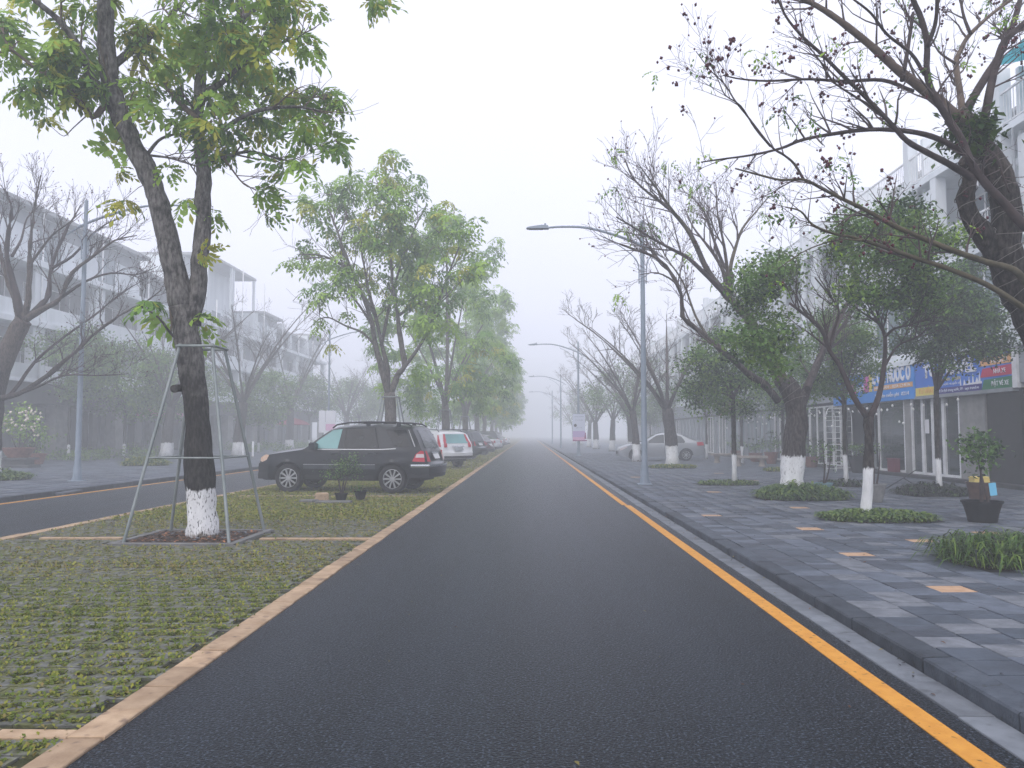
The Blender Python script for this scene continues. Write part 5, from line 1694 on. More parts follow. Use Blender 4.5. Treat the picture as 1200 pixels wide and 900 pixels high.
silver.location = (7.05, 43.5, KZ)
silver.rotation_euler = (0, 0, R(-3))

# ------------------------------------------------------------------ trees
def base_of(limbs, z):
    p = limbs[0][0][0]
    return (p[0], p[1], z)


WH = []
_r = random.Random(3)
for _ in range(5):
    WH.append(compound_whorl(_r, n_leaf=_r.choice((6, 7, 8)), pairs=4, rach=.37, leaf=.165, wid=.073, droop=_r.uniform(.6, 1.1)))
WHs = []
for _ in range(4):
    WHs.append(compound_whorl(_r, n_leaf=6, pairs=3, rach=.42, leaf=.21, wid=.095, droop=_r.uniform(.5, .9)))
LEAFY = ['leaf_dark', 'leaf_mid', 'leaf_yellow']
TREES_MEDIAN = 'staked trees down the middle of the grass strip'

# --- nearest staked tree on the strip
tr = random.Random(21)
T1 = TRACE['T1']
b1 = (T1[0][0][0][0], T1[0][0][0][1], -.01)
t1 = thing('leafy_tree', 'forked leafy tree with limewashed foot inside the nearest steel stake frame', 'tree', b1, 0, TREES_MEDIAN)
paths = add_limbs(t1, T1, tr, b1, 'bark_median', ['bark_median', 'bark_median', 'bark_median', 'branch_tan'], wob=.05, flare=1.12, trunk_sides=20, sides=10)
out = []
for P, rr in paths[1:14]:
    spawn(P, rr, tr, 5, 1.0, 0, 1, out, up=.15, tmin=.35)
nr = np.random.default_rng(8)
pts = blob_points(off(TRACE['T1b'], b1), nr, 1.95)
# the crown goes on above the picture
hi = []
for _ in range(34):
    a_, q = tr.uniform(0, 2 * PI), tr.uniform(.2, 1) ** .6
    z = tr.uniform(7.4, 11.0)
    rad = 3.1 * math.sqrt(max(.05, 1 - ((z - 8.0) / 3.4) ** 2))
    hi.append((math.cos(a_) * rad * q, math.sin(a_) * rad * q * .9, z, tr.uniform(.4, .65)))
pts = np.concatenate([pts, blob_points(hi, nr, .9)])
pts = pts[~((np.abs(pts[:, 0] - .2) < .45) & (pts[:, 2] < 3.6) & (nr.uniform(0, 1, len(pts)) < .0))]


def shoots(paths, out, pts, r, rad=.009, share=1.0):
    """Thin shoots that carry each leaf spray, from the nearest limb or twig."""
    K = np.array([tuple(p) for P, rr in paths[1:] for p in P[1:]] + [tuple(p) for p_, _, _ in out for p in p_[1:]])
    new = []
    for q_ in pts:
        if r.random() > share:
            continue
        d = ((K - q_) ** 2).sum(1)
        k = int(np.argmin(d))
        if .003 < d[k] < 2.2:
            a_, b_ = Vector(K[k]), Vector(q_)
            m_ = a_.lerp(b_, .5) + Vector((r.gauss(0, .05), r.gauss(0, .05), .10 * (b_ - a_).length))
            new.append(([a_, a_.lerp(m_, .6) + Vector((0, 0, .02)), m_, b_], [rad, rad * .85, rad * .7, rad * .45], 2))
    return new


put('twigs', twig_mesh(out + shoots(paths, out, pts, tr), 'twigs', ['branch_tan']), t1, 'stuff')
V, F, MI = scatter(WH, pts, nr, (.62, 1.05), .5, (.26, .57, .17))
MI = np.where(nr.uniform(0, 1, len(MI)) < .22, nr.choice(3, len(MI), p=(.25, .45, .30)), MI)
put('crown', np_mesh('crown', V, F, MI, LEAFY), t1, 'stuff')


def stake_frame(x, y, top=2.78, half=.76, label=None, tilt=0.0, hi=.235):
    """Four tubes leaning on a square collar round the trunk, tied by a rail at waist height."""
    t = thing('tree_stake', label, 'tree stake', (x, y, 0), 0, 'steel stake frames round the strip trees')
    c = [(-1, -1), (1, -1), (1, 1), (-1, 1)]
    f = lambda s, k: (c[s][0] * k, c[s][1] * k)
    for q in range(4):
        a_, b_ = f(q, half), f(q, hi)
        e = .04
        mb = MB('galvanised')
        mb.tube([(a_[0], a_[1], -.05), (b_[0], b_[1], top + .03)], .024, 10)
        mb.build('leg', t)
    zr = 1.17
    k = half + (hi - half) * zr / top
    for q in range(4):
        a_, b_ = f(q, k), f((q + 1) % 4, k)
        MB('galvanised').tube([(a_[0], a_[1], zr), (b_[0], b_[1], zr)], .013, 8).build('rail', t)
        a_, b_ = f(q, hi + .035), f((q + 1) % 4, hi + .035)
        MB('galvanised').tube([(a_[0], a_[1], top), (b_[0], b_[1], top)], .02, 8).build('collar_bar', t)
    return t


st = stake_frame(-4.83, 11.72, 2.78, .74, 'nearest steel stake frame, legs standing in the brown tree pit')
b2 = (TRACE['T2'][0][0][0][0], 27.6, -.01)

# --- second staked tree, behind the black estate
T2 = TRACE['T2']
t2 = thing('leafy_tree', 'tall vase shaped tree with open umbrella sprays rising behind the black estate', 'tree', b2, 0, TREES_MEDIAN)
paths = add_limbs(t2, T2, tr, b2, 'bark_pale', ['bark_pale'], wob=.03, trunk_sides=12, sides=7)
out = []
for P, rr in paths[1:]:
    spawn(P, rr, tr, 7, 1.5, 0, 1, out, up=.2, tmin=.3, rmin=.006)
pts = blob_points(off(TRACE['T2b'], b2), nr, 1.35)
put('twigs', twig_mesh(out + shoots(paths, out, pts, tr, .011), 'twigs', ['twig'], (4, 3, 3)), t2, 'stuff')
V, F, MI = scatter(WHs, pts, nr, (.75, 1.15), .3, (.32, .60, .08))
put('crown', np_mesh('crown', V, F, MI, LEAFY), t2, 'stuff')
dup(st, (b2[0] - .02, b2[1] - .03, 0), 0, label='steel stake frame half hidden behind the black estate roof')

# --- the strip trees beyond: denser crowns merging in the fog
def full_strip_tree(label, loc, seed, h=13.4):
    r = random.Random(seed)
    n2 = np.random.default_rng(seed)
    t = thing('leafy_tree', label, 'tree', loc, 0, TREES_MEDIAN)
    limbs = [([(0, 0, 0), (.03, 0, 1.5), (0, .05, 3.1)], .27, .2)]
    for q in range(7):
        az = 2 * PI * q / 7 + r.uniform(-.3, .3)
        L = r.uniform(2.0, 3.0)
        zt = r.uniform(5.5, 10)
        limbs.append(([(0, 0, r.uniform(2.4, 3.2)), (math.cos(az) * L * .35, math.sin(az) * L * .35, 3.2 + (zt - 3.2) * .4), (math.cos(az) * L, math.sin(az) * L, zt)], .10, .025))
    limbs.append(([(0, 0, 3), (.1, .1, 6), (0, 0, h - 1)], .15, .03))
    add_limbs(t, limbs, r, (0, 0, 0), 'bark_pale', ['bark_pale'], wob=.03, trunk_sides=9, sides=5)
    bl = []
    for _ in range(74):
        z = r.uniform(2.9, h - .3)
        f = (z - 2.4) / (h - 2.4)
        rad = 3.9 * math.sin(min(1, .25 + f * 1.1) * PI * .72) ** .8 if f < .9 else 1.0
        a_ = r.uniform(0, 2 * PI)
        q = r.uniform(.35, 1) ** .6
        bl.append((math.cos(a_) * rad * q, math.sin(a_) * rad * q, z, r.uniform(.5, .85)))
    pts = blob_points(bl, n2, 1.05)
    V, F, MI = scatter(WHs, pts, n2, (.85, 1.3), .35, (.42, .53, .05))
    put('crown', np_mesh('crown', V, F, MI, LEAFY), t, 'stuff')
    return t


t3 = full_strip_tree('third tree of the strip, full crown in the fog behind the white crossover', (-4.45, 42.5, 0), 31)
t4 = full_strip_tree('fourth tree of the strip, above the dark grey estate', (-4.6, 57.5, 0), 32, 13.0)
dup(st, (-4.45, 42.5, 0), 0, label='steel stake frame on the tree behind the white crossover')
dup(st, (-4.6, 57.5, 0), 0, label='steel stake frame on the tree above the dark grey estate')
for i, (y, src, lab) in enumerate(((71, t3, 'fifth strip tree, pale in the fog above the white saloon'), (85, t4, 'sixth strip tree, a grey green shape in the fog'),
                                   (99, t3, 'seventh strip tree, barely showing in the fog'), (114, t4, 'eighth strip tree, a faint shape in the fog'), (130, t3, 'farthest strip tree still showing as a faint tint'))):
    dup(src, (-4.6 - .1 * (i % 2), y, 0), 1.3 + i * 1.9, (1, 1, .98 + .03 * (i % 3)), label=lab)

# --- right-hand pavement: near twisted bare tree reaching into the picture
R1 = TRACE['R1']
rb = (R1[0][0][0][0], R1[0][0][0][1], KZ)
rr_ = random.Random(77)
bare_r = 'bare spreading trees along the right pavement'
r1 = thing('bare_tree', 'twisted bare tree with dark wired trunk leaning in at the right edge', 'tree', rb, 0, bare_r)
mats_by = ['bark_twisted', 'bark_twisted', 'bark_twisted', 'branch_tan', 'branch_dark', 'branch_tan', 'branch_dark', 'branch_dark', 'branch_dark', 'branch_dark', 'branch_dark', 'branch_green', 'branch_dark', 'branch_green', 'branch_green'] + ['branch_dark'] * 20
paths = add_limbs(r1, R1, rr_, rb, 'bark_twisted', mats_by, wob=.06, trunk_sides=18, sides=10, k=4)
out = []
for i, (P, rr) in enumerate(paths):
    if i >= 3:
        ln = sum((P[k + 1] - P[k]).length for k in range(len(P) - 1))
        spawn(P, rr, rr_, max(3, int(ln * 5.0)), .62, 0, 2, out, up=.28, spread=(.5, 1.1), tmin=.2, rmin=.0022, kids_=(3, 2, 2))
put('twigs', twig_mesh(out, 'twigs', ['twig'], (4, 3, 3)), r1, 'stuff')
tips = [t for t in out if t[2] >= 1]
rr_.shuffle(tips)
OCT = np.array([(1, 0, 0), (0, 1, 0), (-1, 0, 0), (0, -1, 0), (0, 0, 1), (0, 0, -1)], float)
OF = np.array([(0, 1, 4), (1, 2, 4), (2, 3, 4), (3, 0, 4), (1, 0, 5), (2, 1, 5), (3, 2, 5), (0, 3, 5)])
PP = []
for pts_, rad, lev in tips[:330]:
    for _ in range(rr_.choice((1, 1, 2, 3, 6))):
        PP.append(np.array(pts_[-1 if rr_.random() < .7 else 2]) + np.array([rr_.gauss(0, .018), rr_.gauss(0, .018), rr_.gauss(-.015, .018)]))
V, F, MI = scatter([(OCT * (.017, .017, .021), OF)], PP, nr, (.6, 1.3), .6, (1,))
put('seed_pods', np_mesh('seed_pods', V, F, MI, ['seed_pod']), r1, 'stuff')
small = [compound_whorl(_r, n_leaf=2, pairs=3, rach=.17, leaf=.06, wid=.028, droop=1.1) for _ in range(3)]
PP = [np.array(t[0][-1]) for t in tips[330:375]]
V, F, MI = scatter(small, PP, nr, (.7, 1.2), .5, (.6, .4))
put('leaves', np_mesh('leaves', V, F, MI, ['leaf_dark', 'leaf_mid']), r1, 'stuff')


def wire_round(P, rr, t0, t1, turns, name, parent, r=.006, seed=1, mname='wire_pale'):
    q = random.Random(seed)
    o = []
    n = int(turns * 14)
    m = len(P) - 1
    ph = q.uniform(0, 6)
    for i in range(n + 1):
        f = (t0 + (t1 - t0) * (i / n + .02 * math.sin(i * .7))) * m
        f = max(0, min(m - .001, f))
        k = int(f)
        p = P[k].lerp(P[k + 1], f - k)
        d = (P[k + 1] - P[k]).normalized()
        u = d.cross(Vector((0, 1, 0))).normalized()
        v = d.cross(u)
        R_ = (rr[k] + (rr[k + 1] - rr[k]) * (f - k)) * 1.05 + .010
        a_ = ph + 2 * PI * turns * i / n
        o.append(p + (u * math.cos(a_) + v * math.sin(a_)) * R_ + d * .05 * math.sin(a_ + q.uniform(-.2, .2)))
    MB(mname).tube(o, r, 4).build(name, parent)


for i, (k, a_, b_, tn) in enumerate(((0, .62, .98, 6), (1, .05, .95, 11), (2, .1, .9, 7), (1, .0, .8, 4), (5, .05, .5, 5))):
    wire_round(*paths[k], a_, b_, tn, 'light_wire', r1, .004, 5 + i)
# the fern lodged in the fork
fb = TRACE['R1'][1][0][4]
fern = thing('epiphyte_fern', 'dark green fern clump lodged in the fork of the twisted bare tree', 'fern', (fb[0] - .10, fb[1] - .02, fb[2] + .12))
n = 900
Pq = nr.normal(0, 1, (n, 3)) * (.13, .13, .12)
Vq, Fq = blades(Pq, nr.uniform(.05, .16, n), .42, (-1.2, .9))
put('fronds', np_mesh('fronds', Vq, Fq, nr.integers(0, 2, n), ['leaf_fine_dark', 'bed_leaf_green']), fern, 'stuff')

# --- old whitewashed tree with the long low limb
R2 = TRACE['R2']
rb = (R2[0][0][0][0], R2[0][0][0][1], KZ)
r2 = thing('bare_tree', 'old bare tree with thick whitewashed foot and a long limb over the kerb', 'tree', rb, 0, bare_r)
paths2 = add_limbs(r2, R2, rr_, rb, 'bark_old', ['bark_old', 'branch_green', 'bark_old', 'branch_dark'], wob=.05, trunk_sides=16, sides=8)
out = []
for i, (P, rr) in enumerate(paths2[1:]):
    ln = sum((P[k + 1] - P[k]).length for k in range(len(P) - 1))
    spawn(P, rr, rr_, int(ln * 3.0), 1.15, 0, 2, out, up=.28, spread=(.4, .9), tmin=.3, rmin=.005, kids_=(4, 3, 2))
put('twigs', twig_mesh(out, 'twigs', ['twig'], (4, 3, 3)), r2, 'stuff')
PP = [np.array(t[0][-1]) for t in out if t[2] == 2]
V, F, MI = scatter([(OCT * (.020, .020, .024), OF)], PP[::3], nr, (.6, 1.2), .6, (1,))
put('seed_pods', np_mesh('seed_pods', V, F, MI, ['seed_pod']), r2, 'stuff')
small2 = [compound_whorl(_r, n_leaf=3, pairs=4, rach=.32, leaf=.12, wid=.05, droop=1.0) for _ in range(3)]
V, F, MI = scatter(small2, [np.array(t[0][-1]) for t in out if t[2] == 1][::25], nr, (.8, 1.2), .4, (.6, .4))
put('leaves', np_mesh('leaves', V, F, MI, ['leaf_dark', 'leaf_mid']), r2, 'stuff')
for i, (k, a_, b_, tn) in enumerate(((0, .7, .99, 4), (1, .02, .7, 6), (2, .0, .2, 3))):
    wire_round(*paths2[k], a_, b_, tn, 'light_wire', r2, .006, 25 + i)


def vase_tree(name, label, loc, seed, group, h=7.5, trunk=2.4, r0=.24, reach=4.0, lean=(0, 0), bark='bark_old', twig='twig_far', lev=2, nl=7, green=0, foot=True):
    """Bare tree: short trunk, limbs fanning up and out."""
    r = random.Random(seed)
    t = thing(name, label, 'tree', loc, 0, group)
    top = Vector((lean[0] * .25, lean[1] * .25, trunk))
    limbs = [([(0, 0, 0), (lean[0] * .08, lean[1] * .08, trunk * .5), tuple(top)], r0, r0 * .78)]
    for q in range(nl):
        az = 2 * PI * (q + r.uniform(-.3, .3)) / nl
        d = reach * r.uniform(.65, 1.1)
        zt = h * r.uniform(.72, 1.02)
        p1 = top + Vector((math.cos(az) * d * .22, math.sin(az) * d * .22, (zt - trunk) * .28)) + Vector((lean[0] * .2, lean[1] * .2, 0))
        p2 = top + Vector((math.cos(az) * d * .6, math.sin(az) * d * .6, (zt - trunk) * .68)) + Vector((lean[0] * .6, lean[1] * .6, 0))
        p3 = top + Vector((math.cos(az) * d, math.sin(az) * d, zt - trunk)) + Vector((lean[0], lean[1], 0))
        limbs.append(([tuple(top - Vector((0, 0, .15))), tuple(p1), tuple(p2), tuple(p3)], r0 * .30, .015))
    pa = add_limbs(t, limbs, r, (0, 0, 0), bark, [bark], wob=.04, trunk_sides=10, sides=6)
    out = []
    for P, rr in pa[1:]:
        spawn(P, rr, r, 8, reach * .36, 0, lev, out, up=.25, spread=(.4, .9), tmin=.2, rmin=.008, kids_=(4, 3, 2))
    put('twigs', twig_mesh(out, 'twigs', [twig], (4, 3, 3)), t, 'stuff')
    if green:
        n2 = np.random.default_rng(seed)
        bl = []
        for _ in range(green):
            a_, q = r.uniform(0, 2 * PI), r.uniform(.2, 1) ** .6
            z = r.uniform(trunk + .3, h * .8)
            bl.append((math.cos(a_) * reach * .8 * q + lean[0] * .5, math.sin(a_) * reach * .8 * q, z, r.uniform(.6, 1.0)))
        V, F, MI = fine_crown(bl, n2, per_m2=75, leaf=.16, wid=.09, clump=.30, weights=(.35, .5, .15))
        put('crown', np_mesh('crown', V, F, MI, ['leaf_fine_dark', 'leaf_fine_mid', 'leaf_fine_light']), t, 'stuff')
    return t


r3 = vase_tree('bare_tree', 'bare tree with white foot standing before the silver saloon', (6.2, 34.9, KZ), 41, bare_r, 7.6, 2.5, .30, 3.7, (-.9, 0))
r3b = vase_tree('bare_tree', 'leaning bare trunk with white foot beside the lamp post and silver saloon', (5.55, 41.6, KZ), 42, bare_r, 7.2, 2.6, .22, 3.4, (-.8, 0), nl=6)
r4 = vase_tree('bare_tree', 'leafier bare tree in the fog just beyond the silver saloon', (6.9, 54, KZ), 43, bare_r, 7.6, 2.6, .26, 3.6, (-.7, 0), green=13)
dup(r4, (6.9, 67, KZ), 2.0, label='grey trunk in the fog, second tree beyond the silver saloon')
dup(r3, (6.5, 78, KZ), 1.1, label='faint bare tree, third beyond the silver saloon')
dup(r4, (6.7, 90, KZ), 4.0, label='very faint tree, fourth beyond the silver saloon')
dup(r3, (6.5, 103, KZ), 2.9, label='hardly visible tree, fifth beyond the silver saloon')
dup(r4, (6.6, 118, KZ), .6, label='farthest tree on the right pavement, only a tint in the fog')

# --- slim green trees on the right pavement
slim = 'slim green trees on the right pavement'
FINE = ['leaf_fine_dark', 'leaf_fine_mid', 'leaf_fine_light']
S1 = TRACE['S1']
sb = (S1[0][0][0][0], S1[0][0][0][1], KZ)
s1 = thing('green_tree', 'slim forked tree with smooth white foot in the bright green bed', 'tree', sb, 0, slim)
pa = add_limbs(s1, S1, rr_, sb, 'bark_slim', ['branch_dark'], wob=.05, trunk_sides=12, sides=7, flare=1.1)
out = []
for P, rr in pa[1:]:
    spawn(P, rr, rr_, 10, .95, 0, 1, out, up=.35, tmin=.5, rmin=.004)
put('twigs', twig_mesh(out, 'twigs', ['branch_dark']), s1, 'stuff')
V, F, MI = fine_crown(off(TRACE['S1b'], sb), nr, per_m2=1700, leaf=.08, wid=.046, clump=.18, weights=(.28, .50, .22), gap=.5)
put('crown', np_mesh('crown', V, F, MI, FINE), s1, 'stuff')


def slim_tree(label, loc, blobs, seed, hf=2.4, weights=(.45, .42, .13), leaf=.08, per=230, r0=.07, lean=0.0, name='green_tree', group=slim, clump=.2):
    r = random.Random(seed)
    n2 = np.random.default_rng(seed)
    t = thing(name, label, 'tree', loc, 0, group)
    B = off(blobs, loc)
    limbs = [([(0, 0, 0), (lean * .3, .02, hf * .5), (lean, 0, hf)], r0, r0 * .8)]
    ctr = sorted(B, key=lambda b: -b[3])
    for b in ctr[:7]:
        limbs.append(([(lean, 0, hf - .1), (lean + (b[0] - lean) * .4, b[1] * .4, hf + (b[2] - hf) * .55), (b[0], b[1], b[2])], r0 * .55, .012))
    add_limbs(t, limbs, r, (0, 0, 0), 'bark_slim', ['branch_dark'], wob=.05, trunk_sides=9, sides=5, flare=1.15)
    V, F, MI = fine_crown(B, n2, per_m2=per, leaf=leaf, wid=leaf * .55, clump=clump, weights=weights, gap=.55)
    put('crown', np_mesh('crown', V, F, MI, FINE), t, 'stuff')
    return t


s3 = slim_tree('dark dense tree on a speckled white foot before the blue travel signs', (9.45, 18.8, KZ), TRACE['S3b'], 51, 2.5, (.78, .2, .02), .09, 1500)
s4 = slim_tree('paler rounded tree beside the white trellis arch', (8.65, 22.2, KZ), TRACE['S4b'], 52, 2.3, (.2, .6, .2), .09, 1200)
s2 = slim_tree('slim tree on a thin white foot in the second bed by the kerb', (5.75, 22.7, KZ), TRACE['S2b'], 53, 2.5, (.35, .5, .15), .10, 900)


def ball_crown(r, n, cx, cz, rx, rz, br):
    o = []
    for _ in range(n):
        a_, q = r.uniform(0, 2 * PI), r.uniform(.1, 1) ** .5
        u = r.uniform(-1, 1)
        o.append((cx + math.cos(a_) * rx * q * math.sqrt(1 - u * u * .8), math.sin(a_) * rx * q * math.sqrt(1 - u * u * .8), cz + u * rz, br * r.uniform(.7, 1.2)))
    return o


def slim_generic(label, loc, seed, rx=1.5, cz=3.7, rz=1.2, nb=22, br=.55, **k):
    r = random.Random(seed)
    B = [(x + loc[0], y + loc[1], z + loc[2], q) for x, y, z, q in ball_crown(r, nb, 0, cz, rx, rz, br)]
    return slim_tree(label, loc, B, seed, per=k.pop('per', 280), leaf=k.pop('leaf', .11), clump=.24, **k)


s5 = slim_generic('slim leaning tree with white foot left of the old trunk, near the stone benches', (9.8, 31.2, KZ), 54)
s6 = slim_generic('small tree with white foot right behind the silver saloon tail', (10.1, 46.0, KZ), 55, 1.4)
dup(s5, (10.0, 38.0, KZ), 2.2, label='slim tree between the stone benches and the silver saloon')
dup(s6, (10.2, 57.0, KZ), 1.2, label='slim tree fading in the fog beyond the silver saloon')
dup(s5, (10.2, 68.0, KZ), 3.6, label='faint slim tree before the far right shopfronts')
dup(s6, (10.2, 80.0, KZ), .4, label='faintest slim tree by the right shopfronts')

# --- left pavement
bare_l = 'bare spreading trees across the left road'
B1 = TRACE['B1']
lb = (B1[0][0][0][0], 24.4, KZ)
l1 = thing('bare_tree', 'leaning bare tree fanning in from the left edge of the picture', 'tree', lb, 0, bare_l)
pa = add_limbs(l1, B1, rr_, lb, 'bark_old', ['branch_dark', 'bark_old'], wob=.04, trunk_sides=12, sides=7)
out = []
for P, rr in pa[1:]:
    ln = sum((P[k + 1] - P[k]).length for k in range(len(P) - 1))
    spawn(P, rr, rr_, int(ln * 2.2), 1.3, 0, 2, out, up=.22, spread=(.35, .8), tmin=.3, rmin=.006, kids_=(4, 3, 2))
put('twigs', twig_mesh(out, 'twigs', ['twig_far'], (4, 3, 3)), l1, 'stuff')
PP = [np.array(t[0][-1]) for t in out if t[2] == 2]
V, F, MI = scatter([(OCT * (.022, .022, .027), OF)], PP[::3], nr, (.6, 1.2), .6, (1,))
put('seed_pods', np_mesh('seed_pods', V, F, MI, ['seed_pod']), l1, 'stuff')
l2 = vase_tree('bare_tree', 'bare tree seen between the stake legs, pink awning behind it', (-21.2, 46.5, KZ), 61, bare_l, 9.0, 3.0, .34, 4.2, (1.0, 0))
l3 = vase_tree('bare_tree', 'bare tree with a white foot right of the staked trunk', (-18.2, 50.0, KZ), 62, bare_l, 10.0, 3.4, .38, 4.8, (.9, 0))
l4 = vase_tree('bare_tree', 'bare tree with a white foot left of the black estate bonnet', (-21.6, 72.0, KZ), 63, bare_l, 11.5, 3.6, .40, 5.0, (.4, 0))
dup(l3, (-20.0, 88, KZ), 2.2, label='bare tree in the fog above the black estate windscreen')
dup(l4, (-19.5, 104, KZ), 1.0, label='farthest bare tree across the left road')
leafl = 'green trees before the left buildings'
g1 = slim_generic('green tree with white foot just right of the left lamp post', (-23.4, 46.0, KZ), 71, 2.7, 5.0, 2.0, 34, .95, per=55, leaf=.20, weights=(.15, .5, .35), group=leafl, r0=.09, hf=3.0)
g2 = slim_generic('slim green tree with white foot left of the left lamp post', (-25.2, 43.5, KZ), 72, 2.0, 5.4, 1.8, 24, .9, per=55, leaf=.20, weights=(.2, .5, .3), group=leafl, r0=.08, hf=3.2)
dup(g1, (-24.6, 55.0, KZ), 2.0, label='green tree against the pale wall left of the staked trunk')
dup(g1, (-21.0, 62.0, KZ), 4.1, (1, 1, .9), label='green tree in fog behind the white footed bare tree')
dup(g2, (-22.0, 80.0, KZ), 1.1, (1.3, 1.3, 1.0), label='wide green tree in fog above the red umbrella')
dup(g1, (-19.5, 92.0, KZ), .5, (1.2, 1.2, 1.1), label='green tree in fog between the black estate and the banner lamp')
dup(g2, (-18.5, 108.0, KZ), 2.8, (1.5, 1.5, 1.2), label='faint green crown left of the second staked trunk')
dup(g1, (-17.5, 124.0, KZ), 3.3, (1.5, 1.5, 1.2), label='faintest green crown beyond the left lamp banners')

# ------------------------------------------------------------------ buildings
# local axes of a house: +x out of the facade, y along the street, z up; depth goes to -x
def railing(y0, y1, z0, h, x, step=.13, bar='frame_white'):
    mb = MB(bar)
    mb.box((x - .03, y0, z0 + h - .05), (x + .03, y1, z0 + h))
    mb.box((x - .02, y0, z0 + .06), (x + .02, y1, z0 + .10))
    n = int((y1 - y0) / step)
    for i in range(n):
        y = y0 + (i + .5) * (y1 - y0) / n
        mb.box((x - .008, y - .012, z0 + .101), (x + .008, y + .012, z0 + h - .051))
    return mb.mesh('railing')


def window(parent, x, y0, y1, z0, z1, panes=2, pane='glass_house', frame='frame_white', depth=.06, fw=.055):
    mb = MB(frame)
    mb.box((x, y0, z0), (x + depth, y0 + fw, z1))
    mb.box((x, y1 - fw, z0), (x + depth, y1, z1))
    mb.box((x, y0 + fw, z0), (x + depth, y1 - fw, z0 + fw))
    mb.box((x, y0 + fw, z1 - fw), (x + depth, y1 - fw, z1))
    for i in range(1, panes):
        y = y0 + (y1 - y0) * i / panes
        mb.box((x, y - fw / 2, z0 + fw), (x + depth * .9, y + fw / 2, z1 - fw))
    w = put('window', mb.mesh('window'), parent)
    for i in range(panes):
        a, b = y0 + (y1 - y0) * i / panes + fw * .5, y0 + (y1 - y0) * (i + 1) / panes - fw * .5
        put('pane', MB(pane).box((x + .01, a, z0 + fw * .9), (x + .03, b, z1 - fw * .9)).mesh('pane'), w)
    return w


def shop_element(t, kind, y0, y1, H=2.62):
    if kind == 'glass':
        window(t, .02, y0 + .004, y1 - .004, .12, H, 1, 'glass_shop', 'frame_white', .09, .075)
    elif kind == 'glass2':
        window(t, .02, y0 + .004, y1 - .004, .12, H, 2, 'glass_shop', 'frame_white', .09, .06)
    elif kind == 'dark':
        n = max(1, int((y1 - y0) / .75))
        for i in range(n):
            a, b = y0 + (y1 - y0) * i / n, y0 + (y1 - y0) * (i + 1) / n
            put('door_panel', MB('shutter_dark').box((.02, a + .006, .12), (.07 + .015 * (i % 2), b - .006, H), top=.008).mesh('door_panel'), t)
    elif kind == 'tile':
        mb = MB('wall_stone')
        mb.box((.0, y0, .0), (.10, y1, H))
        put('pier', mb.mesh('pier'), t)
        n = 9
        for i in range(n):
            put('facing_tile', MB('wall_stone').box((.10, y0 + .01, .06 + i * (H - .06) / n + .006), (.118, y1 - .01, .06 + (i + 1) * (H - .06) / n - .006), top=.0).mesh('facing_tile'), t)
    elif kind == 'shutter':
        n = max(1, int((y1 - y0) / .42))
        for i in range(n):
            a, b = y0 + (y1 - y0) * i / n, y0 + (y1 - y0) * (i + 1) / n
            put('shutter_panel', MB('panel_grey' if i % 3 else 'glass_house').box((.02, a + .02, .10), (.06 + .02 * (i % 2), b - .02, H)).mesh('shutter_panel'), t)
    elif kind == 'open':
        put('recess', MB('shutter_dark').box((-1.4, y0 + .02, .1), (-1.3, y1 - .02, H)).mesh('recess'), t)


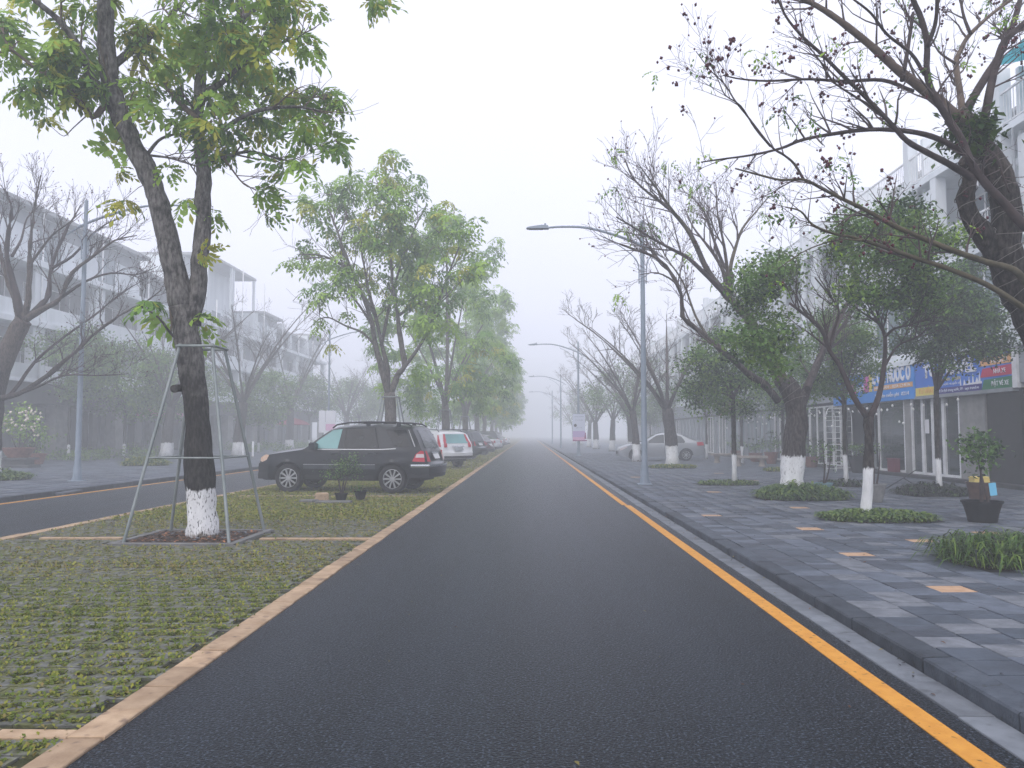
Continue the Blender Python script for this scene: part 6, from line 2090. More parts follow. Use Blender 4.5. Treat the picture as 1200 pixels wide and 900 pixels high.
def townhouse_right(label, y0, y1, shop, teal=False, far=False, fascia='fascia_grey', loggia=True):
    """Facade x = 12.75, facing the road (-X). Local +y = world -Y."""
    W = y1 - y0
    h = W / 2
    t = thing('townhouse', label, 'house', (12.75, (y0 + y1) / 2, KZ - .01), PI, 'white townhouses along the right pavement')
    F1, F2, F3 = 3.78, 6.62, 9.52
    put('wall', MB('wall_white').box((-11, -h + .003, 0), (-1.45, h - .003, F3 - .3)).mesh('wall'), t)
    put('side_wall', MB('wall_white').box((-1.449, h - .16, F1), (-.20, h - .003, F3 + 1.6)).mesh('side_wall'), t)
    put('step', MB('step_dark').box((-.3, -h + .002, 0), (.42, h - .002, .115), top=.01).mesh('step'), t)
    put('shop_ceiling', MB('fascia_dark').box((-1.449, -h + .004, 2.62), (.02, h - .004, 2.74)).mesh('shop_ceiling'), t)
    put('fascia', MB(fascia).box((-.2, -h + .004, 2.741), (.20, h - .004, F1 - .101)).mesh('fascia'), t)
    for (z, x) in ((F1, .32), (F2, .10), (F3, .10)):
        put('floor_slab', MB('wall_white').box((-1.449, -h + .002, z - .10), (x, h - .002, z + .10), top=.012).mesh('floor_slab'), t)
    for c in (h - .62, -h + 1.1):
        put('pillar', MB('wall_white').box((-.24, c - .17, F1 + .101), (.085, c + .17, F3 - .101)).mesh('pillar'), t)
    c = h - .62
    put('roof_pillar', MB('wall_white').box((-.24, c - .17, F3 + .101), (.085, c + .17, F3 + 1.75)).mesh('roof_pillar'), t)
    for z in (F2 + .1, F3 + .1):
        put('railing', railing(-h + .02, h - .02, z, .95, .03), t)
    for z in (F1, F2):
        window(t, -1.449, -h + .5, -h + 2.1, z + .75, z + 2.3, 2)
        window(t, -1.449, h - 2.2, h - .7, z + .25, z + 2.3, 2)
        put('wall_panel', MB('wall_white').box((-.20, -h + .004, z + .101), (-.08, -h + 1.0, z + 2.6)).mesh('wall_panel'), t)
    window(t, -.21, -h + 1.35, h - .95, F1 + .35, F2 - .5, 3)
    put('apron_wall', MB('wall_white').box((-.20, -h + 1.3, F1 + .101), (-.06, h - .9, F1 + .34)).mesh('apron_wall'), t)
    put('attic_wall', MB('wall_grey').box((-11, -h + .01, F3 - .29), (-3.2, h - .01, F3 + 2.3)).mesh('attic_wall'), t)
    window(t, -3.199, -h + .6, -.3, F3 + .3, F3 + 2.0, 2, 'glass_house', 'frame_white')
    window(t, -3.199, .4, h - .9, F3 + .15, F3 + 2.1, 1, 'glass_tinted', 'frame_white')
    put('air_conditioner', MB('panel_grey').box((-1.449, -.55, F2 + .9), (-1.12, .25, F2 + 1.45), top=.02).mesh('air_conditioner'), t)
    put('downpipe', MB('panel_grey').tube([(.11, -h + .12, F1 + .12), (.11, -h + .12, F3 - .12)], .04, 6).mesh('downpipe'), t)
    put('attic_roof', MB('roof_grey').box((-11.2, -h - .0, F3 + 2.301), (-2.9, h, F3 + 2.42)).mesh('attic_roof'), t)
    y = h
    acc = 0
    for kind, w in shop:           # listed from the near end
        shop_element(t, kind, y - w, y)
        y -= w
    if teal:
        mb = MB('roof_teal')
        n = 22
        for i in range(n):
            a, b = -h + W * i / n, -h + W * (i + 1) / n
            mb.box((-3.2, a + .0, F3 + 1.9), (.55, b - .03, F3 + 1.93 + .03 * (i % 2)), rot=(0, R(12), 0), c=(-1.0, 0, F3 + 2.0))
        put('canopy', mb.mesh('canopy'), t)
        mb = MB('panel_grey')
        for i in range(12):
            mb.box((-.19, h - .44 + i * .036, F2 + .101), (-.10 + .03 * (i % 2), h - .41 + i * .036, F3 + 1.6))
        put('ribbed_panel', mb.mesh('ribbed_panel'), t)
        mb = MB('frame_white')
    # diamond grille in the loggia
    mb = MB('panel_grey')
    for s in (.30, .20):
        P = [(0, s), (s, 0), (0, -s), (-s, 0)]
        for i in range(4):
            a, b = P[i], P[(i + 1) % 4]
            mb.tube([(-1.40, a[0], F2 + 1.75 + a[1]), (-1.40, b[0], F2 + 1.75 + b[1])], .025, 4)
    put('diamond_grille', mb.mesh('diamond_grille'), t)
    return t


U = 5.2
h0 = townhouse_right('white townhouse with dark shut front at the right edge, before the travel sign', 15.7, 20.9, [('tile', .5), ('dark', 4.7)], True)
h1 = townhouse_right('white townhouse under the travel sign, dark doors and a tiled pier', 20.9, 26.1, [('dark', 1.6), ('tile', 1.35), ('glass', .95), ('glass', .65), ('glass', .65)])
h2 = townhouse_right('white townhouse with tall glass doors under the blue lettered sign', 26.1, 31.3, [('glass', .75), ('tile', .45), ('glass', 2.1), ('open', 1.9)])
h3 = townhouse_right('townhouse behind the white trellis arch, grey fascia', 31.3, 36.5, [('open', 1.6), ('glass2', 1.8), ('glass2', 1.8)])
h4 = townhouse_right('grey fronted townhouse behind the old whitewashed trunk', 36.5, 41.7, [('glass2', 1.7), ('shutter', 1.8), ('glass2', 1.7)])
h5 = townhouse_right('townhouse with slatted grey shutters behind the silver saloon', 41.7, 46.9, [('shutter', 5.2)])
ORD = ['first', 'second', 'third', 'fourth', 'fifth', 'sixth', 'seventh', 'eighth', 'ninth', 'tenth', 'eleventh', 'twelfth', 'thirteenth']
for i in range(11):
    dup((h5, h4, h5)[i % 3], (12.75, 46.9 + U * (i + .5), KZ - .01), PI, label=f'{ORD[i]} fog-bound townhouse past the slatted shutters behind the silver saloon')


# --- shop signs
sa = thing('shop_sign', 'blue travel sign with purple, orange, red and green bands at its right end', 'sign', (12.50, 23.55, 0), 0, None)
x0 = 0.0
put('board', MB('sign_blue_deep').box((0, -2.6, 2.72), (.12, 2.62, 3.92)).mesh('board'), sa)
put('sill', MB('panel_grey').box((-.03, -2.62, 2.62), (.13, 2.64, 2.718)).mesh('sill'), sa)
put('end_cap', MB('frame_white').box((-.02, -2.80, 2.70), (.16, -2.602, 4.0)).mesh('end_cap'), sa)
for i, (mn, z0, z1) in enumerate((('sign_green', 2.722, 3.02), ('sign_red', 3.06, 3.33), ('sign_orange', 3.37, 3.62), ('sign_navy', 3.66, 3.918))):
    mb = MB(mn)
    mb.prism([(-2.598, z0), (-1.18 + .05 * i, z0), (-1.30 + .05 * i, z1 - .03), (-2.598, z1)], -.012, -.001, 'yz')
    put('colour_band', mb.mesh('colour_band'), sa)
put('colour_band', MB('sign_navy').box((-.010, -1.17, 2.722), (-.001, 1.6, 2.90)).mesh('colour_band'), sa)
put('colour_band', MB('sign_yellow').box((-.014, 1.30, 2.722), (-.002, 2.60, 2.98)).mesh('colour_band'), sa)
put_text(text_mesh('TO', .40, .85, mat_name='sign_white', bold=.02), sa, (-.02, 1.62, 3.28))
put_text(text_mesh('TRAVEL', .40, 1.95, mat_name='sign_white', bold=.02), sa, (-.02, .02, 3.28))
put_text(text_mesh('VÉ XE KHÁCH - DU LỊCH', .085, 1.3, .004, 'sign_yellow'), sa, (-.012, .55, 3.10))
put_text(text_mesh('trong nước và quốc tế', .07, 1.3, .004, 'banner_pale'), sa, (-.012, .55, 2.97))
put_text(text_mesh('Tel: Du lịch trong nước, 09 - sapa travel.vn', .085, 2.3, .004, 'banner_pale'), sa, (-.016, .1, 2.775))
put_text(text_mesh('TƯ VẤN', .15, .9, .004, 'sign_orange'), sa, (-.02, 1.95, 2.79))
for z, tx, w in ((2.80, 'ĐẶT VÉ XE', .8), (3.13, 'NHÀ XE', .55), (3.42, 'DU LỊCH', .7), (3.71, 'KHÁCH SẠN', .7)):
    put_text(text_mesh(tx, .13, w, .004, 'sign_white'), sa, (-.018, -2.05, z))
mb = MB('sign_white')       # skyline silhouettes along the lower edge
for i, (y, hgt, w) in enumerate(((-.55, .22, .05), (-.75, .30, .04), (-.95, .18, .09), (-.30, .16, .06), (-1.08, .34, .05), (-.1, .2, .03))):
    mb.prism([(y - w, 2.91), (y + w, 2.91), (y + w * .6, 2.91 + hgt * .5), (y, 2.91 + hgt), (y - w * .6, 2.91 + hgt * .5)], -.010, -.001, 'yz')
mb.prism([(-1.2, 2.905), (-.2, 2.905), (-.6, 2.95), (-1.2, 2.97)], -.013, -.0105, 'yz')
put('skyline_print', mb.mesh('skyline_print'), sa)

sb_ = thing('shop_sign', 'longer light blue sign with white and pink lettering beside the travel sign', 'sign', (12.50, 29.75, 0), 0, None)
put('board', MB('sign_blue').box((0, -3.5, 2.66), (.12, 3.45, 3.90)).mesh('board'), sb_)
put('cap_strip', MB('frame_white').box((-.03, -3.5, 3.902), (.13, 3.45, 3.99)).mesh('cap_strip'), sb_)
put_text(text_mesh('Ề CÁI NƯỚC Ở', .46, 2.9, mat_name='sign_white', bold=.03), sb_, (-.02, -1.85, 3.32))
put('colour_band', MB('sign_orange').box((-.010, -3.4, 3.06), (-.001, -.45, 3.22)).mesh('colour_band'), sb_)
put_text(text_mesh('MUA BÁN - SỬA CHỮA', .10, 2.7, .004, 'sign_white'), sb_, (-.016, -1.9, 3.09))
put_text(text_mesh('Tư vấn miễn phí  0214', .13, 2.6, .006, 'sign_white'), sb_, (-.02, -1.85, 2.80))
for tx, y, mn, w in (('A', 2.9, 'sign_white', .45), ('X', 2.35, 'sign_pink', .5), ('U', 1.8, 'sign_white', .45), ('E', 1.3, 'sign_pink', .42)):
    put_text(text_mesh(tx, .42, w, mat_name=mn, bold=.02), sb_, (-.02, y, 3.08))
put_text(text_mesh('IN ẢNH', .22, .75, mat_name='sign_white'), sb_, (-.02, .78, 3.10))
put('colour_band', MB('sign_magenta').box((-.012, -.02, 3.05), (-.001, .42, 3.75)).mesh('colour_band'), sb_)
put_text(text_mesh('2', .42, .3, mat_name='sign_pink'), sb_, (-.02, .2, 3.15))
put('colour_band', MB('sign_yellow').box((-.012, -.30, 3.05), (-.001, -.05, 3.68)).mesh('colour_band'), sb_)

rs = thing('shop_sign', 'small red sign on the grey fascia behind the silver saloon', 'sign', (12.50, 50.0, 0))
put('board', MB('sign_red').box((0, -3.0, 2.75), (.10, 3.0, 3.5)).mesh('board'), rs)


# --- left-hand buildings
def townhouse_left(label, y0, y1, tall=0.0, style=0, xf=-28.0):
    W = y1 - y0
    h = W / 2
    t = thing('townhouse', label, 'house', (xf, (y0 + y1) / 2, KZ - .01), 0, 'grey townhouses across the left road')
    F1, F2, F3 = 4.3, 7.7, 11.1
    top = 14.4 + tall
    put('wall', MB('wall_grey').box((-11, -h + .003, 0), (-1.6, h - .003, F3)).mesh('wall'), t)
    # attic storey: set-back wall with windows behind a terrace, under a thin roof slab on posts
    back = -.6 if style == 0 else -3.2
    put('upper_wall', MB('wall_white' if style != 1 else 'fascia_grey').box((-11, -h + .004, F3 + .13), (back, h - .004, top - .25)).mesh('upper_wall'), t)
    put('roof', MB('roof_grey').box((-11.4, -h + .001, top - .249), (back + (.75 if style == 0 else 2.4), h - .001, top), top=.02).mesh('roof'), t)
    window(t, back + .001, -h + .7, -.4, F3 + .5, min(top - .5, F3 + 2.5), 2, 'glass_house', 'panel_grey')
    if style:
        window(t, back + .001, .5, h - .7, F3 + .25, min(top - .5, F3 + 2.5), 2, 'glass_tinted', 'frame_white')
        put('railing', railing(-h + .1, h - .1, F3 + .121, 1.0, -.2, .22, 'panel_grey'), t)
        for c in (-h + .25, h - .25):
            put('roof_post', MB('wall_white').box((-1.1, c - .12, F3 + .131), (-.86, c + .12, top - .251)).mesh('roof_post'), t)
    else:
        put('parapet_band', MB('panel_grey').box((-.599, -h + .1, top - 1.1), (-.55, h - .1, top - .35)).mesh('parapet_band'), t)
        put('water_tank', MB('panel_grey').lathe([(.55, top + .3), (.6, top + .4), (.6, top + 1.5), (.3, top + 1.65)], (-5, -.8, 0), 14).mesh('water_tank'), t)
    for z, x, m in ((F2, .25, 'wall_white'), (F3, .35, 'wall_white')):
        put('floor_slab', MB(m).box((-1.599, -h + .002, z - .20), (x, h - .002, z + .12), top=.015).mesh('floor_slab'), t)
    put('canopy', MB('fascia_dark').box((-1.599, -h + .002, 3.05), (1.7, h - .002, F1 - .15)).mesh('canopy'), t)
    put('canopy_edge', MB('wall_white').box((.4, -h + .002, F1 - .149), (1.9, h - .002, F1 + .03), top=.02).mesh('canopy_edge'), t)
    for c in (-h + .3, h - .3):
        put('pillar', MB('wall_white').box((-.45, c - .26, F1 + .04), (.02, c + .26, F3 - .201)).mesh('pillar'), t)
        put('porch_pillar', MB('wall_stone').box((.95, c - .30, 0), (1.55, c + .30, 3.049)).mesh('porch_pillar'), t)
    put('downpipe', MB('frame_white').tube([(.12, h - .08, F1 + .05), (.12, h - .08, top - .3)], .05, 6).mesh('downpipe'), t)
    for z in (F1 + .1, F2 + .121):
        put('balcony_wall', MB('wall_white').box((-.08, -h + .6, z), (.04, h - .6, z + .95)).mesh('balcony_wall'), t)
        window(t, -1.599, -h + .8, -.2, z + .2, z + 2.5, 2, 'glass_tinted', 'frame_white')
        window(t, -1.599, .2, h - .8, z + .2, z + 2.5, 2, 'glass_tinted', 'frame_white')
    window(t, -1.599, -h + .7, -.15, .1, 2.9, 2, 'glass_tinted', 'panel_grey')
    put('pier', MB('wall_stone').box((-1.599, .3, 0), (-1.3, 1.5, 3.049)).mesh('pier'), t)
    put('shutter_panel', MB('shutter_dark').box((-1.599, 1.7, .05), (-1.5, h - .6, 2.95)).mesh('shutter_panel'), t)
    return t


UL = 6.4
k1 = townhouse_left('grey townhouse with porch pillars behind the left lamp post', 45.0, 51.4)
dup(k1, (-28, 41.8, KZ - .01), 0, label='grey townhouse at the very left edge with a deep canopy')
dup(k1, (-28, 35.4, KZ - .01), 0, label='grey townhouse cut by the left edge of the picture')
dup(k1, (-28, 54.6, KZ - .01), 0, label='grey townhouse with a pale downpipe at its corner, left of the staked trunk')
k3 = townhouse_left('grey townhouse directly behind the staked trunk, open roof terrace', 57.8, 64.2, -.7, 1)
k2 = townhouse_left('taller pale block in fog right of the staked trunk', 70.6, 77.0, 3.4, 2)
for i, (y, s, lab) in enumerate(((67.4, k3, 'grey townhouse just right of the staked trunk, lower than its neighbour'),
                                 (80.2, k2, 'second tall pale block in fog, above the bonnet of the black estate'), (86.6, k1, 'pale block past the tall ones, its roof edge fading'),
                                 (93, k3, 'low grey house in dense fog past the tall pale blocks'), (99.4, k3, 'second low grey house in dense fog past the tall pale blocks'), (105.8, k1, 'third low grey house past the tall pale blocks, hardly visible'))):
    dup(s, (-28, y, KZ - .01), 0, label=lab)
aw = thing('awning', 'pink shop awning across the left road, behind the stake leg', 'awning', (-26.6, 56.0, 0))
put('cloth', MB('awning_pink').prism([(0, 2.75), (0, 3.6), (1.5, 2.95), (1.5, 2.75)], -2.2, 2.2, 'xz').mesh('cloth'), aw)
for y in (-2.1, 2.1):
    MB('frame_white').tube([(0, y, 2.7), (1.45, y, 2.75)], .03, 6).build('arm', aw)

# ------------------------------------------------------------------ street furniture and small things
def street_lamp(label, loc, rotz, h=7.5, arm=2.75, group='arched steel street lamps', banner=None):
    """Arm along local -x."""
    t = thing('street_lamp', label, 'lamp post', loc, rotz, group)
    MB('lamp_paint').lathe([(.12, .0), (.115, .35), (.085, .55), (.075, 3.0), (.055, h)], n=14).build('pole', t)
    b = MB('lamp_paint')
    b.box((-.19, -.19, 0), (.19, .19, .025), top=.005)
    for a in range(4):
        dx, dy = math.cos(a * PI / 2), math.sin(a * PI / 2)
        b.prism([(.10, .025), (.185, .025), (.10, .22)], -.006, .006, 'xz') if a == 0 else b.box((dx * .10 - .006 - abs(dx) * .03, dy * .10 - .006 - abs(dy) * .03, .025), (dx * .10 + .006 + abs(dx) * .03, dy * .10 + .006 + abs(dy) * .03, .18))
    b.build('base_plate', t)
    z = h - .72
    s = arm / 2.75
    pts, rad = smooth_path([(.58, 0, z - .34), (0, 0, z), (-.8 * s, 0, z + .32), (-1.6 * s, 0, z + .53), (-2.3 * s, 0, z + .56), (-2.75 * s, 0, z + .53)], [.022, .042, .04, .036, .032, .03], 4)
    MB('lamp_paint').tube(pts, rad, 8).build('arm', t)
    pts, rad = smooth_path([(-1.22 * s, 0, z + .31), (-.75, 0, z + .06), (-.32, 0, z - .25), (-.12, 0, z - .55), (-.10, 0, z - 1.1)], [.012, .014, .016, .018, .018], 4)
    MB('lamp_paint').tube(pts, rad, 6).build('brace', t)
    pts, rad = smooth_path([(.40, 0, z - .28), (.22, 0, z - .34), (.12, 0, z - .6), (.10, 0, z - 1.1)], [.014, .016, .018, .018], 4)
    MB('lamp_paint').tube(pts, rad, 6).build('brace', t)
    for q in (.70, .88, 1.05):
        MB('lamp_paint').tube([(-.11, 0, z - q), (.11, 0, z - q)], .012, 6).build('spacer', t)
    hd = MB('lamp_paint', 'glass_rear')
    x = -2.75 * s
    hd.prism([(x + .08, z + .50), (x + .06, z + .585), (x - .12, z + .60), (x - .50, z + .545), (x - .56, z + .515), (x - .50, z + .50)], -.10, .10, 'xz')
    hd.lathe([(.03, z + .59), (.028, z + .66), (.0, z + .67)], (x - .02, 0, 0), n=8)
    head = hd.build('lamp_head', t)
    put('lens', MB('glass_rear').box((x - .48, -.085, z + .488), (x - .08, .085, z + .499)).mesh('lens'), head)
    return t


lp = street_lamp('nearest right street lamp by the kerb, its arm over the road', (3.24, 22.7, KZ), 0)
lp2 = dup(lp, (3.24, 52.7, KZ), 0, label='right street lamp carrying the pale pink banner')
dup(lp, (3.24, 82.0, KZ), 0, label='third right street lamp, faint in the fog')
dup(lp, (3.24, 112.0, KZ), 0, label='farthest right street lamp, hardly visible')
lpl = street_lamp('left street lamp across the road, its arm passing behind the staked tree', (-13.55, 23.9, KZ), PI, 8.55, 3.1)
dup(lpl, (-13.55, 54.0, KZ), PI, label='left street lamp carrying two white banners, above the black estate')
dup(lpl, (-13.55, 84.0, KZ), PI, label='left street lamp deep in the fog')

bn = thing('banner', 'pale banner with lilac and pink foot on the right lamp post', 'banner', (3.24, 52.55, 0))
put('panel', MB('banner_pale').box((-.40, -.02, 1.05), (.42, .02, 2.82)).mesh('panel'), bn)
put('print', MB('banner_lilac').box((-.39, -.026, 1.32), (.41, -.021, 1.72)).mesh('print'), bn)
put('print', MB('banner_pink').box((-.39, -.026, 1.13), (.41, -.021, 1.318)).mesh('print'), bn)
mb = MB('banner_plum')
mb.prism([(-.39, 1.055), (.55, 1.06), (.52, 1.13), (-.1, 1.12), (-.39, 1.15)], -.032, -.027, 'xz')
mb.prism([(.36, 1.2), (.50, 1.2), (.46, 1.62), (.40, 1.6)], -.032, -.027, 'xz')
put('print', mb.mesh('print'), bn)
o = put('print', MB('fascia_dark').lathe([(.10, -.004), (.10, .004)], (0, 0, 0), 14, axis='y').mesh('print'), bn, None, (-.22, -.027, 2.08))
for z, tx, w in ((2.62, 'CHÀO MỪNG', .64), (2.40, 'LỄ HỘI XUÂN', .5), (1.9, 'LÀO CAI', .4)):
    m_ = text_mesh(tx, .07, w, .003, 'lamp_paint')
    put_text(m_, bn, (.02, -.027, z), FACE_CAM)
for x in (-.35, .38):
    MB('lamp_paint').tube([(x, -.0, 2.84), (0, .08, 2.84)], .012, 5).build('bracket', bn)
wb = thing('banner', 'pair of white banners on the left lamp post above the black estate', 'banner', (-13.55, 53.85, 0))
for x0, x1 in ((-.62, -.18), (-.16, .52)):
    put('panel', MB('sign_white').box((x0, -.02, 1.62), (x1, .02, 3.10)).mesh('panel'), wb)
put('print', MB('banner_pink').box((-.15, -.026, 1.75), (.51, -.021, 2.2)).mesh('print'), wb)


def pot_mesh(r, h, m, rim=.03, foot=.62, n=20):
    return MB(m, 'earth').lathe([(r * foot, 0), (r * .80, h * .35), (r * .93, h * .75), (r, h - rim), (r * 1.06, h - rim), (r * 1.06, h), (r * .95, h), (r * .93, h - .05)], n=n).lathe([(.001, h - .05), (r * .93, h - .052)], n=n, mi=1).mesh('pot', 40)


def potted(label, loc, r, h, potm, plant=None, name='potted_plant', cat='potted plant', group=None, foot=.62):
    t = thing(name, label, cat, loc, 0, group)
    put('pot', pot_mesh(r, h, potm, foot=foot), t)
    if plant:
        stems, blobs, mats, leaf, per, cl = plant
        for P in stems:
            MB('branch_dark').tube(*smooth_path(P, list(np.linspace(.022, .008, len(P))), 3), n=6).build('stem', t)
        V, F, MI = fine_crown(blobs, nr, per_m2=per, leaf=leaf, wid=leaf * .5, clump=cl, weights=(.5, .4, .1), gap=.6)
        put('foliage', np_mesh('foliage', V, F, MI, mats), t, 'stuff')
    return t


FD = ['leaf_fine_dark', 'leaf_fine_mid', 'leaf_fine_light']
pp = potted('small leafy tree in a wide black pot, blue tag on its stem', (7.25, 13.1, KZ), .29, .34, 'pot_black',
            ([[(0, 0, .3), (.02, 0, .6), (-.03, 0, .95)], [(.10, 0, .3), (.04, .02, .65), (-.02, 0, .9)], [(.02, .05, .3), (0, .03, .6), (.03, 0, 1.0)]],
             [(-.02, 0, 1.12, .20), (.08, .05, 1.25, .20), (-.12, 0, 1.22, .16), (.02, .05, .98, .16), (.18, 0, 1.10, .14), (-.06, .05, 1.36, .14), (.0, 0, .78, .08)], ['leaf_fine_dark', 'leaf_dark', 'leaf_fine_mid'], .09, 1000, .11), foot=.72)
tg = thing('paper_tag', 'light blue tag hanging on the leafy tree in the black pot', 'tag', (7.36, 12.98, .70))
put('sheet', MB('tag_blue').box((-.05, -.004, -.17), (.06, .004, .03), rot=(0, R(-6), 0)).mesh('sheet'), tg)
MB('wire_pale').tube([(0, 0, .03), (-.04, .03, .14)], .003, 4).build('string', tg)
potted('brown glazed pot standing behind the wide black pot', (8.93, 16.2, KZ), .24, .46, 'pot_brown', None, 'glazed_pot', 'pot', foot=.75)
yb = thing('yellow_box', 'small yellow box set in the mouth of the brown glazed pot', 'box', (8.93, 16.2, KZ + .415))
put('carton', MB('box_yellow').box((-.15, -.10, 0), (.15, .10, .12), top=.01).mesh('carton'), yb)
put('lid', MB('box_yellow').box((-.16, -.11, .122), (.16, .11, .15), top=.01).mesh('lid'), yb)
potted('round grey pot with bare twigs behind the smooth white foot', (7.15, 16.9, KZ), .24, .38, 'pot_grey',
       ([[(0, 0, .3), (.02, .02, .7), (-.06, 0, 1.2)], [(.05, 0, .3), (.12, 0, .7), (.16, .03, 1.1)]], [(-.04, 0, 1.15, .12), (.16, 0, 1.1, .10)], FD, .05, 120, .08))
potted('pale blue pot with a dark shrub right of the old trunk', (6.95, 19.2, KZ), .20, .26, 'pot_blue',
       ([[(0, 0, .2), (.03, 0, .6), (0, 0, 1.1)], [(.03, 0, .2), (.14, 0, .6), (.2, 0, 1.0)]], [(0, 0, 1.1, .22), (.18, 0, 1.0, .2), (-.12, 0, .9, .18), (.1, 0, .7, .15)], ['leaf_fine_dark', 'leaf_dark', 'leaf_fine_mid'], .07, 300, .12))
potted('big black tub with foliage by the glass doors', (12.0, 29.6, KZ), .36, .62, 'pot_black',
       ([[(0, 0, .5), (0, 0, .9)]], [(0, 0, .95, .35), (.2, 0, .85, .25), (-.25, 0, .9, .25)], FD, .11, 260, .14))
for i, (x, y, lab) in enumerate(((12.0, 34.5, 'potted shrub beyond the trellis arch on its left'), (11.9, 36.6, 'second potted shrub left of the trellis arch'), (11.5, 38.5, 'potted shrub behind the right stone bench'), (11.6, 41.5, 'potted shrub between the two stone benches'), (11.4, 44.5, 'potted shrub behind the left stone bench'))):
    if i == 0:
        sh = potted(lab, (x, y, KZ), .32, .45, 'pot_red', ([[(0, 0, .4), (0, 0, .8)]], [(0, 0, .85, .38), (.25, .1, .75, .28), (-.25, 0, .8, .28), (0, 0, 1.1, .2)], FD, .13, 150, .16), group='potted shrubs along the shopfronts')
    else:
        dup(sh, (x, y, KZ), i * 1.3, (1 + .1 * (i % 2), 1 + .1 * (i % 2), 1 + .12 * (i % 3)), label=lab)


def bench(label, loc, rotz):
    t = thing('stone_bench', label, 'bench', loc, rotz, 'low stone benches on the right pavement')
    MB('bench_stone').box((-.75, -.2, .36), (.75, .2, .46), top=.015).build('seat', t)
    for x in (-.5, .5):
        MB('bench_stone').lathe([(.17, 0), (.13, .06), (.11, .18), (.14, .30), (.17, .358)], (x, 0, 0), 12).build('leg', t)
    return t


bench('left stone bench near the silver saloon tail', (9.75, 40.0, KZ), R(10))
bench('right stone bench by the slim white footed tree', (9.7, 35.6, KZ), R(-14))

# white trellis arch
ta = thing('trellis_arch', 'white lattice garden arch standing by the shop front', 'garden arch', (11.55, 30.2, KZ), R(52))
for sx in (-.55, .55):
    mb = MB('frame_white')
    for y in (-.3, .3):
        mb.tube([(sx, y, 0), (sx, y, 1.95)], .014, 6)
    for k in range(9):
        mb.tube([(sx, -.3, .15 + k * .22), (sx, .3, .15 + k * .22)], .007, 5)
    mb.tube([(sx, 0, 0), (sx, 0, 1.95)], .011, 5)
    mb.build('side_panel', ta)
mb = MB('frame_white')
for y in (-.3, .3):
    mb.tube([(.55 * math.cos(a_), y, 1.95 + .45 * math.sin(a_)) for a_ in np.linspace(0, PI, 13)], .014, 6)
for a_ in np.linspace(.25, PI - .25, 7):
    mb.tube([(.55 * math.cos(a_), -.3, 1.95 + .45 * math.sin(a_)), (.55 * math.cos(a_), .3, 1.95 + .45 * math.sin(a_))], .007, 5)
mb.build('hoop', ta)

# string of bulbs in front of the shops
sl = thing('string_lights', 'string of small white bulbs sagging across the shopfronts', 'string lights', (11.9, 28, 0))
wire = []
bulb_me = MB('bulb_white').lathe([(.006, .05), (.022, .035), (.036, .005), (.030, -.025), (.001, -.042)], n=8).mesh('bulb', 60)
k = 0
for row, (xo, zo) in enumerate(((0, 2.55), (-1.1, 2.45))):
    P = []
    for i in range(61):
        y = -5.5 + i * .36
        z = zo - .16 * abs(math.sin(i * .42 + row)) - (.55 if (i * 7 + row) % 11 == 3 else 0) * .0
        P.append((xo + .1 * math.sin(i * .3), y, z))
        if i % 2 == row % 2:
            dz = .05 + (.42 if (i * 5) % 7 == 1 else (.22 if (i * 3) % 5 == 2 else 0))
            MBw = [(P[-1][0], y, z), (P[-1][0], y, z - dz)]
            wire.append(MBw)
            put('bulb', bulb_me, sl, None, (P[-1][0], y, z - dz - .04))
    wire.append(P)
mb = MB('ink')
for P in wire:
    mb.tube(P, .004, 4)
mb.build('wire', sl)

nb = thing('notice', 'white paper notice on the glass door below the travel sign', 'notice', (12.62, 25.75, 1.75))
put('paper', MB('paper_white').box((-.006, -.13, -.22), (0, .13, .22)).mesh('paper'), nb)
rc = thing('red_crate', 'dark red crate inside the glass shopfront', 'crate', (12.50, 27.9, .22))
put('crate_body', MB('crate_red').box((-.10, -.26, 0), (.10, .26, .42), top=.02).mesh('crate_body'), rc)
put('crate_rim', MB('crate_red').box((-.12, -.28, .422), (.12, .28, .46), top=.01).mesh('crate_rim'), rc)
lpz = thing('loose_pole', 'thin dark pole lying aslant on the paving before the glass doors', 'pole', (9.5, 20.6, KZ))
MB('ink').tube([(-1.0, -.9, .02), (.1, .3, .28), (1.1, 1.5, .5)], .014, 6).build('shaft', lpz)
MB('ink').tube([(.1, .3, .28), (.5, .2, .01)], .012, 6).build('prop', lpz)

# --- in front of the black estate: two potted shrubs and slabs
bush = potted('wiry shrub in a black nursery pot before the black estate', (-4.15, 17.75, .01), .14, .20, 'pot_black',
              ([[(0, 0, .15), (-.05, 0, .45), (.05, .02, .8)], [(.02, 0, .15), (.12, 0, .5), (.25, .02, .85)], [(0, 0, .15), (-.08, .03, .5), (-.22, 0, .75)], [(0, .02, .15), (.06, .05, .6), (.12, .04, .95)]],
               [(.10, 0, .78, .22), (.28, 0, .80, .18), (-.08, 0, .74, .20), (.12, .1, .92, .16), (-.26, 0, .62, .14), (.30, .05, .62, .14), (0, .1, .58, .14)], ['leaf_fine_dark', 'leaf_fine_mid', 'leaf_fine_light'], .05, 1500, .11), group='black nursery pots before the black estate')
potted('second smaller nursery pot with a low plant, right of the wiry shrub', (-3.86, 18.4, .01), .14, .20, 'pot_black',
       ([[(0, 0, .15), (-.03, 0, .3)]], [(-.08, 0, .3, .12), (-.16, 0, .22, .10)], ['bed_leaf_green', 'leaf_fine_mid', 'leaf_fine_light'], .07, 300, .08), group='black nursery pots before the black estate')
sb2 = thing('stone_slab', 'flat grey slabs lying under the wiry shrub pot', 'slab', (-4.5, 17.55, 0))
MB('concrete').box((-.15, -.16, .01), (.62, .12, .055), top=.008, rot=(0, 0, .06)).build('slab', sb2)
MB('concrete').box((-.50, -.05, .01), (-.16, .22, .07), top=.012, rot=(0, 0, -.2)).build('slab', sb2)
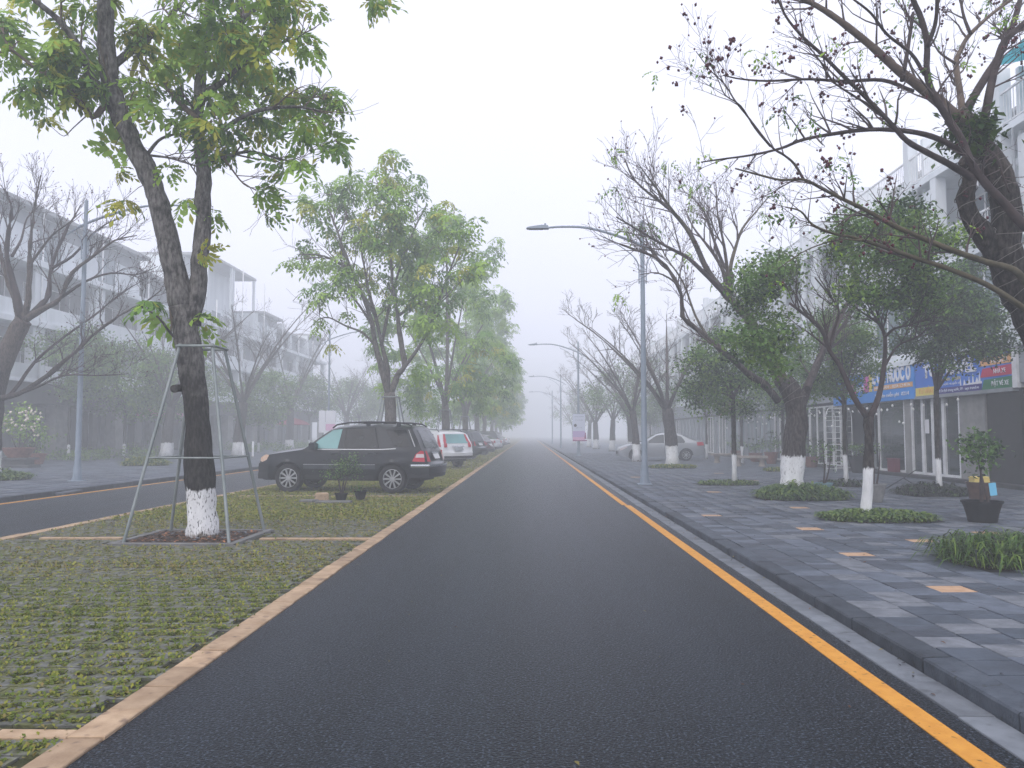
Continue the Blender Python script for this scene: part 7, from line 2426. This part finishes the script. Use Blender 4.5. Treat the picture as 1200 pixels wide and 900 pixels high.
cb = thing('stone_block', 'pale pinkish block standing on the grass left of the nursery pots', 'stone', (-4.62, 17.95, 0))
MB('edging_brick').box((-.16, -.1, 0), (.14, .1, .2), top=.03, rot=(0, 0, .2)).build('block', cb)

# --- left pavement
bz = potted('big flowering bonsai in a dark red tray pot on a stand', (-21.6, 33.6, KZ + .42), .62, .42, 'pot_red',
            ([[(0, 0, .4), (.05, 0, .8), (-.1, 0, 1.3)], [(.1, 0, .4), (.4, 0, .85), (.7, 0, 1.15)], [(-.1, 0, .4), (-.4, 0, 1.0)]],
             [(-.2, 0, 1.5, .6), (.3, 0, 1.6, .5), (-.6, 0, 1.4, .5), (.7, 0, 1.25, .38), (.0, .2, 2.0, .45), (1.0, 0, 1.05, .3), (.3, 0, 1.0, .3)], ['leaf_mid', 'leaf_fine_light', 'leaf_fine_mid'], .16, 120, .2), name='potted_bonsai')
n = 50
Pq = np.array([(-.9 + 2.0 * tr.random(), -.5 + tr.random() * .3, .9 + 1.2 * tr.random()) for _ in range(n)])
V, F, MI = scatter([(OCT * (.06, .06, .06), OF)], Pq, nr, (.7, 1.4), .6, (1,))
put('blossom', np_mesh('blossom', V, F, MI, ['blossom']), bz, 'stuff')
sd = thing('pot_stand', 'dark stepped stand under the big flowering bonsai', 'stand', (-21.6, 33.6, KZ))
MB('fascia_dark').box((-.7, -.45, .0), (.7, .45, .12), top=.02).build('foot', sd)
MB('fascia_dark').box((-.5, -.32, .121), (.5, .32, .33), top=.02).build('column', sd)
MB('fascia_dark').box((-.66, -.42, .331), (.66, .42, .417), top=.02).build('top', sd)
potted('square looking brown pot with a small shrub left of the left lamp post', (-23.2, 37.4, KZ), .45, .5, 'pot_red', ([[(0, 0, .4), (.1, 0, .9)]], [(0, 0, 1.1, .5), (.5, 0, 1.25, .4), (-.5, 0, 1.0, .4)], FD, .16, 110, .2))


def hedge(label, x0, x1, y0, y1, h):
    t = thing('hedge', label, 'hedge', ((x0 + x1) / 2, (y0 + y1) / 2, KZ), 0, 'low hedges before the left buildings')
    bl = []
    r = random.Random(int(abs(x0 * 10)))
    n = int((x1 - x0) * (y1 - y0) * 2.2)
    for _ in range(n):
        bl.append((r.uniform(x0, x1) - (x0 + x1) / 2, r.uniform(y0, y1) - (y0 + y1) / 2, r.uniform(.1, h), r.uniform(.3, .5)))
    V, F, MI = fine_crown(bl, nr, per_m2=70, leaf=.18, wid=.08, clump=.2, weights=(.3, .45, .25))
    put('foliage', np_mesh('foliage', V, F, MI, ['leaf_fine_mid', 'leaf_fine_light', 'bed_leaf_green']), t, 'stuff')
    return t


hedge('low hedge under the slim tree left of the left lamp post', -26.6, -23.4, 42.2, 44.8, .35)
hedge('long low hedge right of the left lamp post', -25.8, -21.8, 45.2, 48.0, .45)
hedge('hedge in fog left of the black estate bonnet', -23.5, -18.8, 62.0, 65.0, .6)
hedge('hedge in fog behind the nose of the black estate', -22.5, -18.0, 74.0, 78.0, .6)
um = thing('parasol', 'red parasol in the fog left of the white lamp banners', 'parasol', (-23.6, 80.0, KZ))
MB('umbrella_red').lathe([(1.7, 2.35), (1.72, 2.42), (1.0, 2.78), (.05, 3.05), (.0, 3.08)], n=8, smooth=False).build('canopy', um)
MB('frame_white').tube([(0, 0, 0), (0, 0, 3.0)], .03, 6).build('pole', um)
for i, (x, y) in enumerate(((-17.0, 47.5), (-16.9, 48.9))):
    t = thing('marker_post', ('slim white post on the left pavement, nearer of the pair', 'slim white post on the left pavement, farther of the pair')[i], 'post', (x, y, KZ), 0, 'slim white posts on the left pavement')
    MB('frame_white').lathe([(.07, 0), (.07, .8 + .1 * i), (.03, .88 + .1 * i)], n=10).build('shaft', t)
    MB('concrete').lathe([(.12, 0), (.11, .05)], n=10).build('foot', t)

# ------------------------------------------------------------------ haze: one box of even air round everything
hm = bpy.data.materials.new('haze_air')
hm.use_nodes = True
hn = hm.node_tree
for x in list(hn.nodes):
    if x.type == 'BSDF_PRINCIPLED':
        hn.nodes.remove(x)
pv_ = hn.nodes.new('ShaderNodeVolumePrincipled')
pv_.inputs['Color'].default_value = (0.94, 0.975, 1.0, 1)
pv_.inputs['Density'].default_value = HAZE_DENSITY
pv_.inputs['Anisotropy'].default_value = 0.0
hn.links.new(pv_.outputs[0], hn.nodes['Material Output'].inputs['Volume'])
M['haze_air'] = hm
put('haze', MB('haze_air').box((-175, -45, -1.06), (175, 425, 19.5)).mesh('haze'), None, 'stuff')
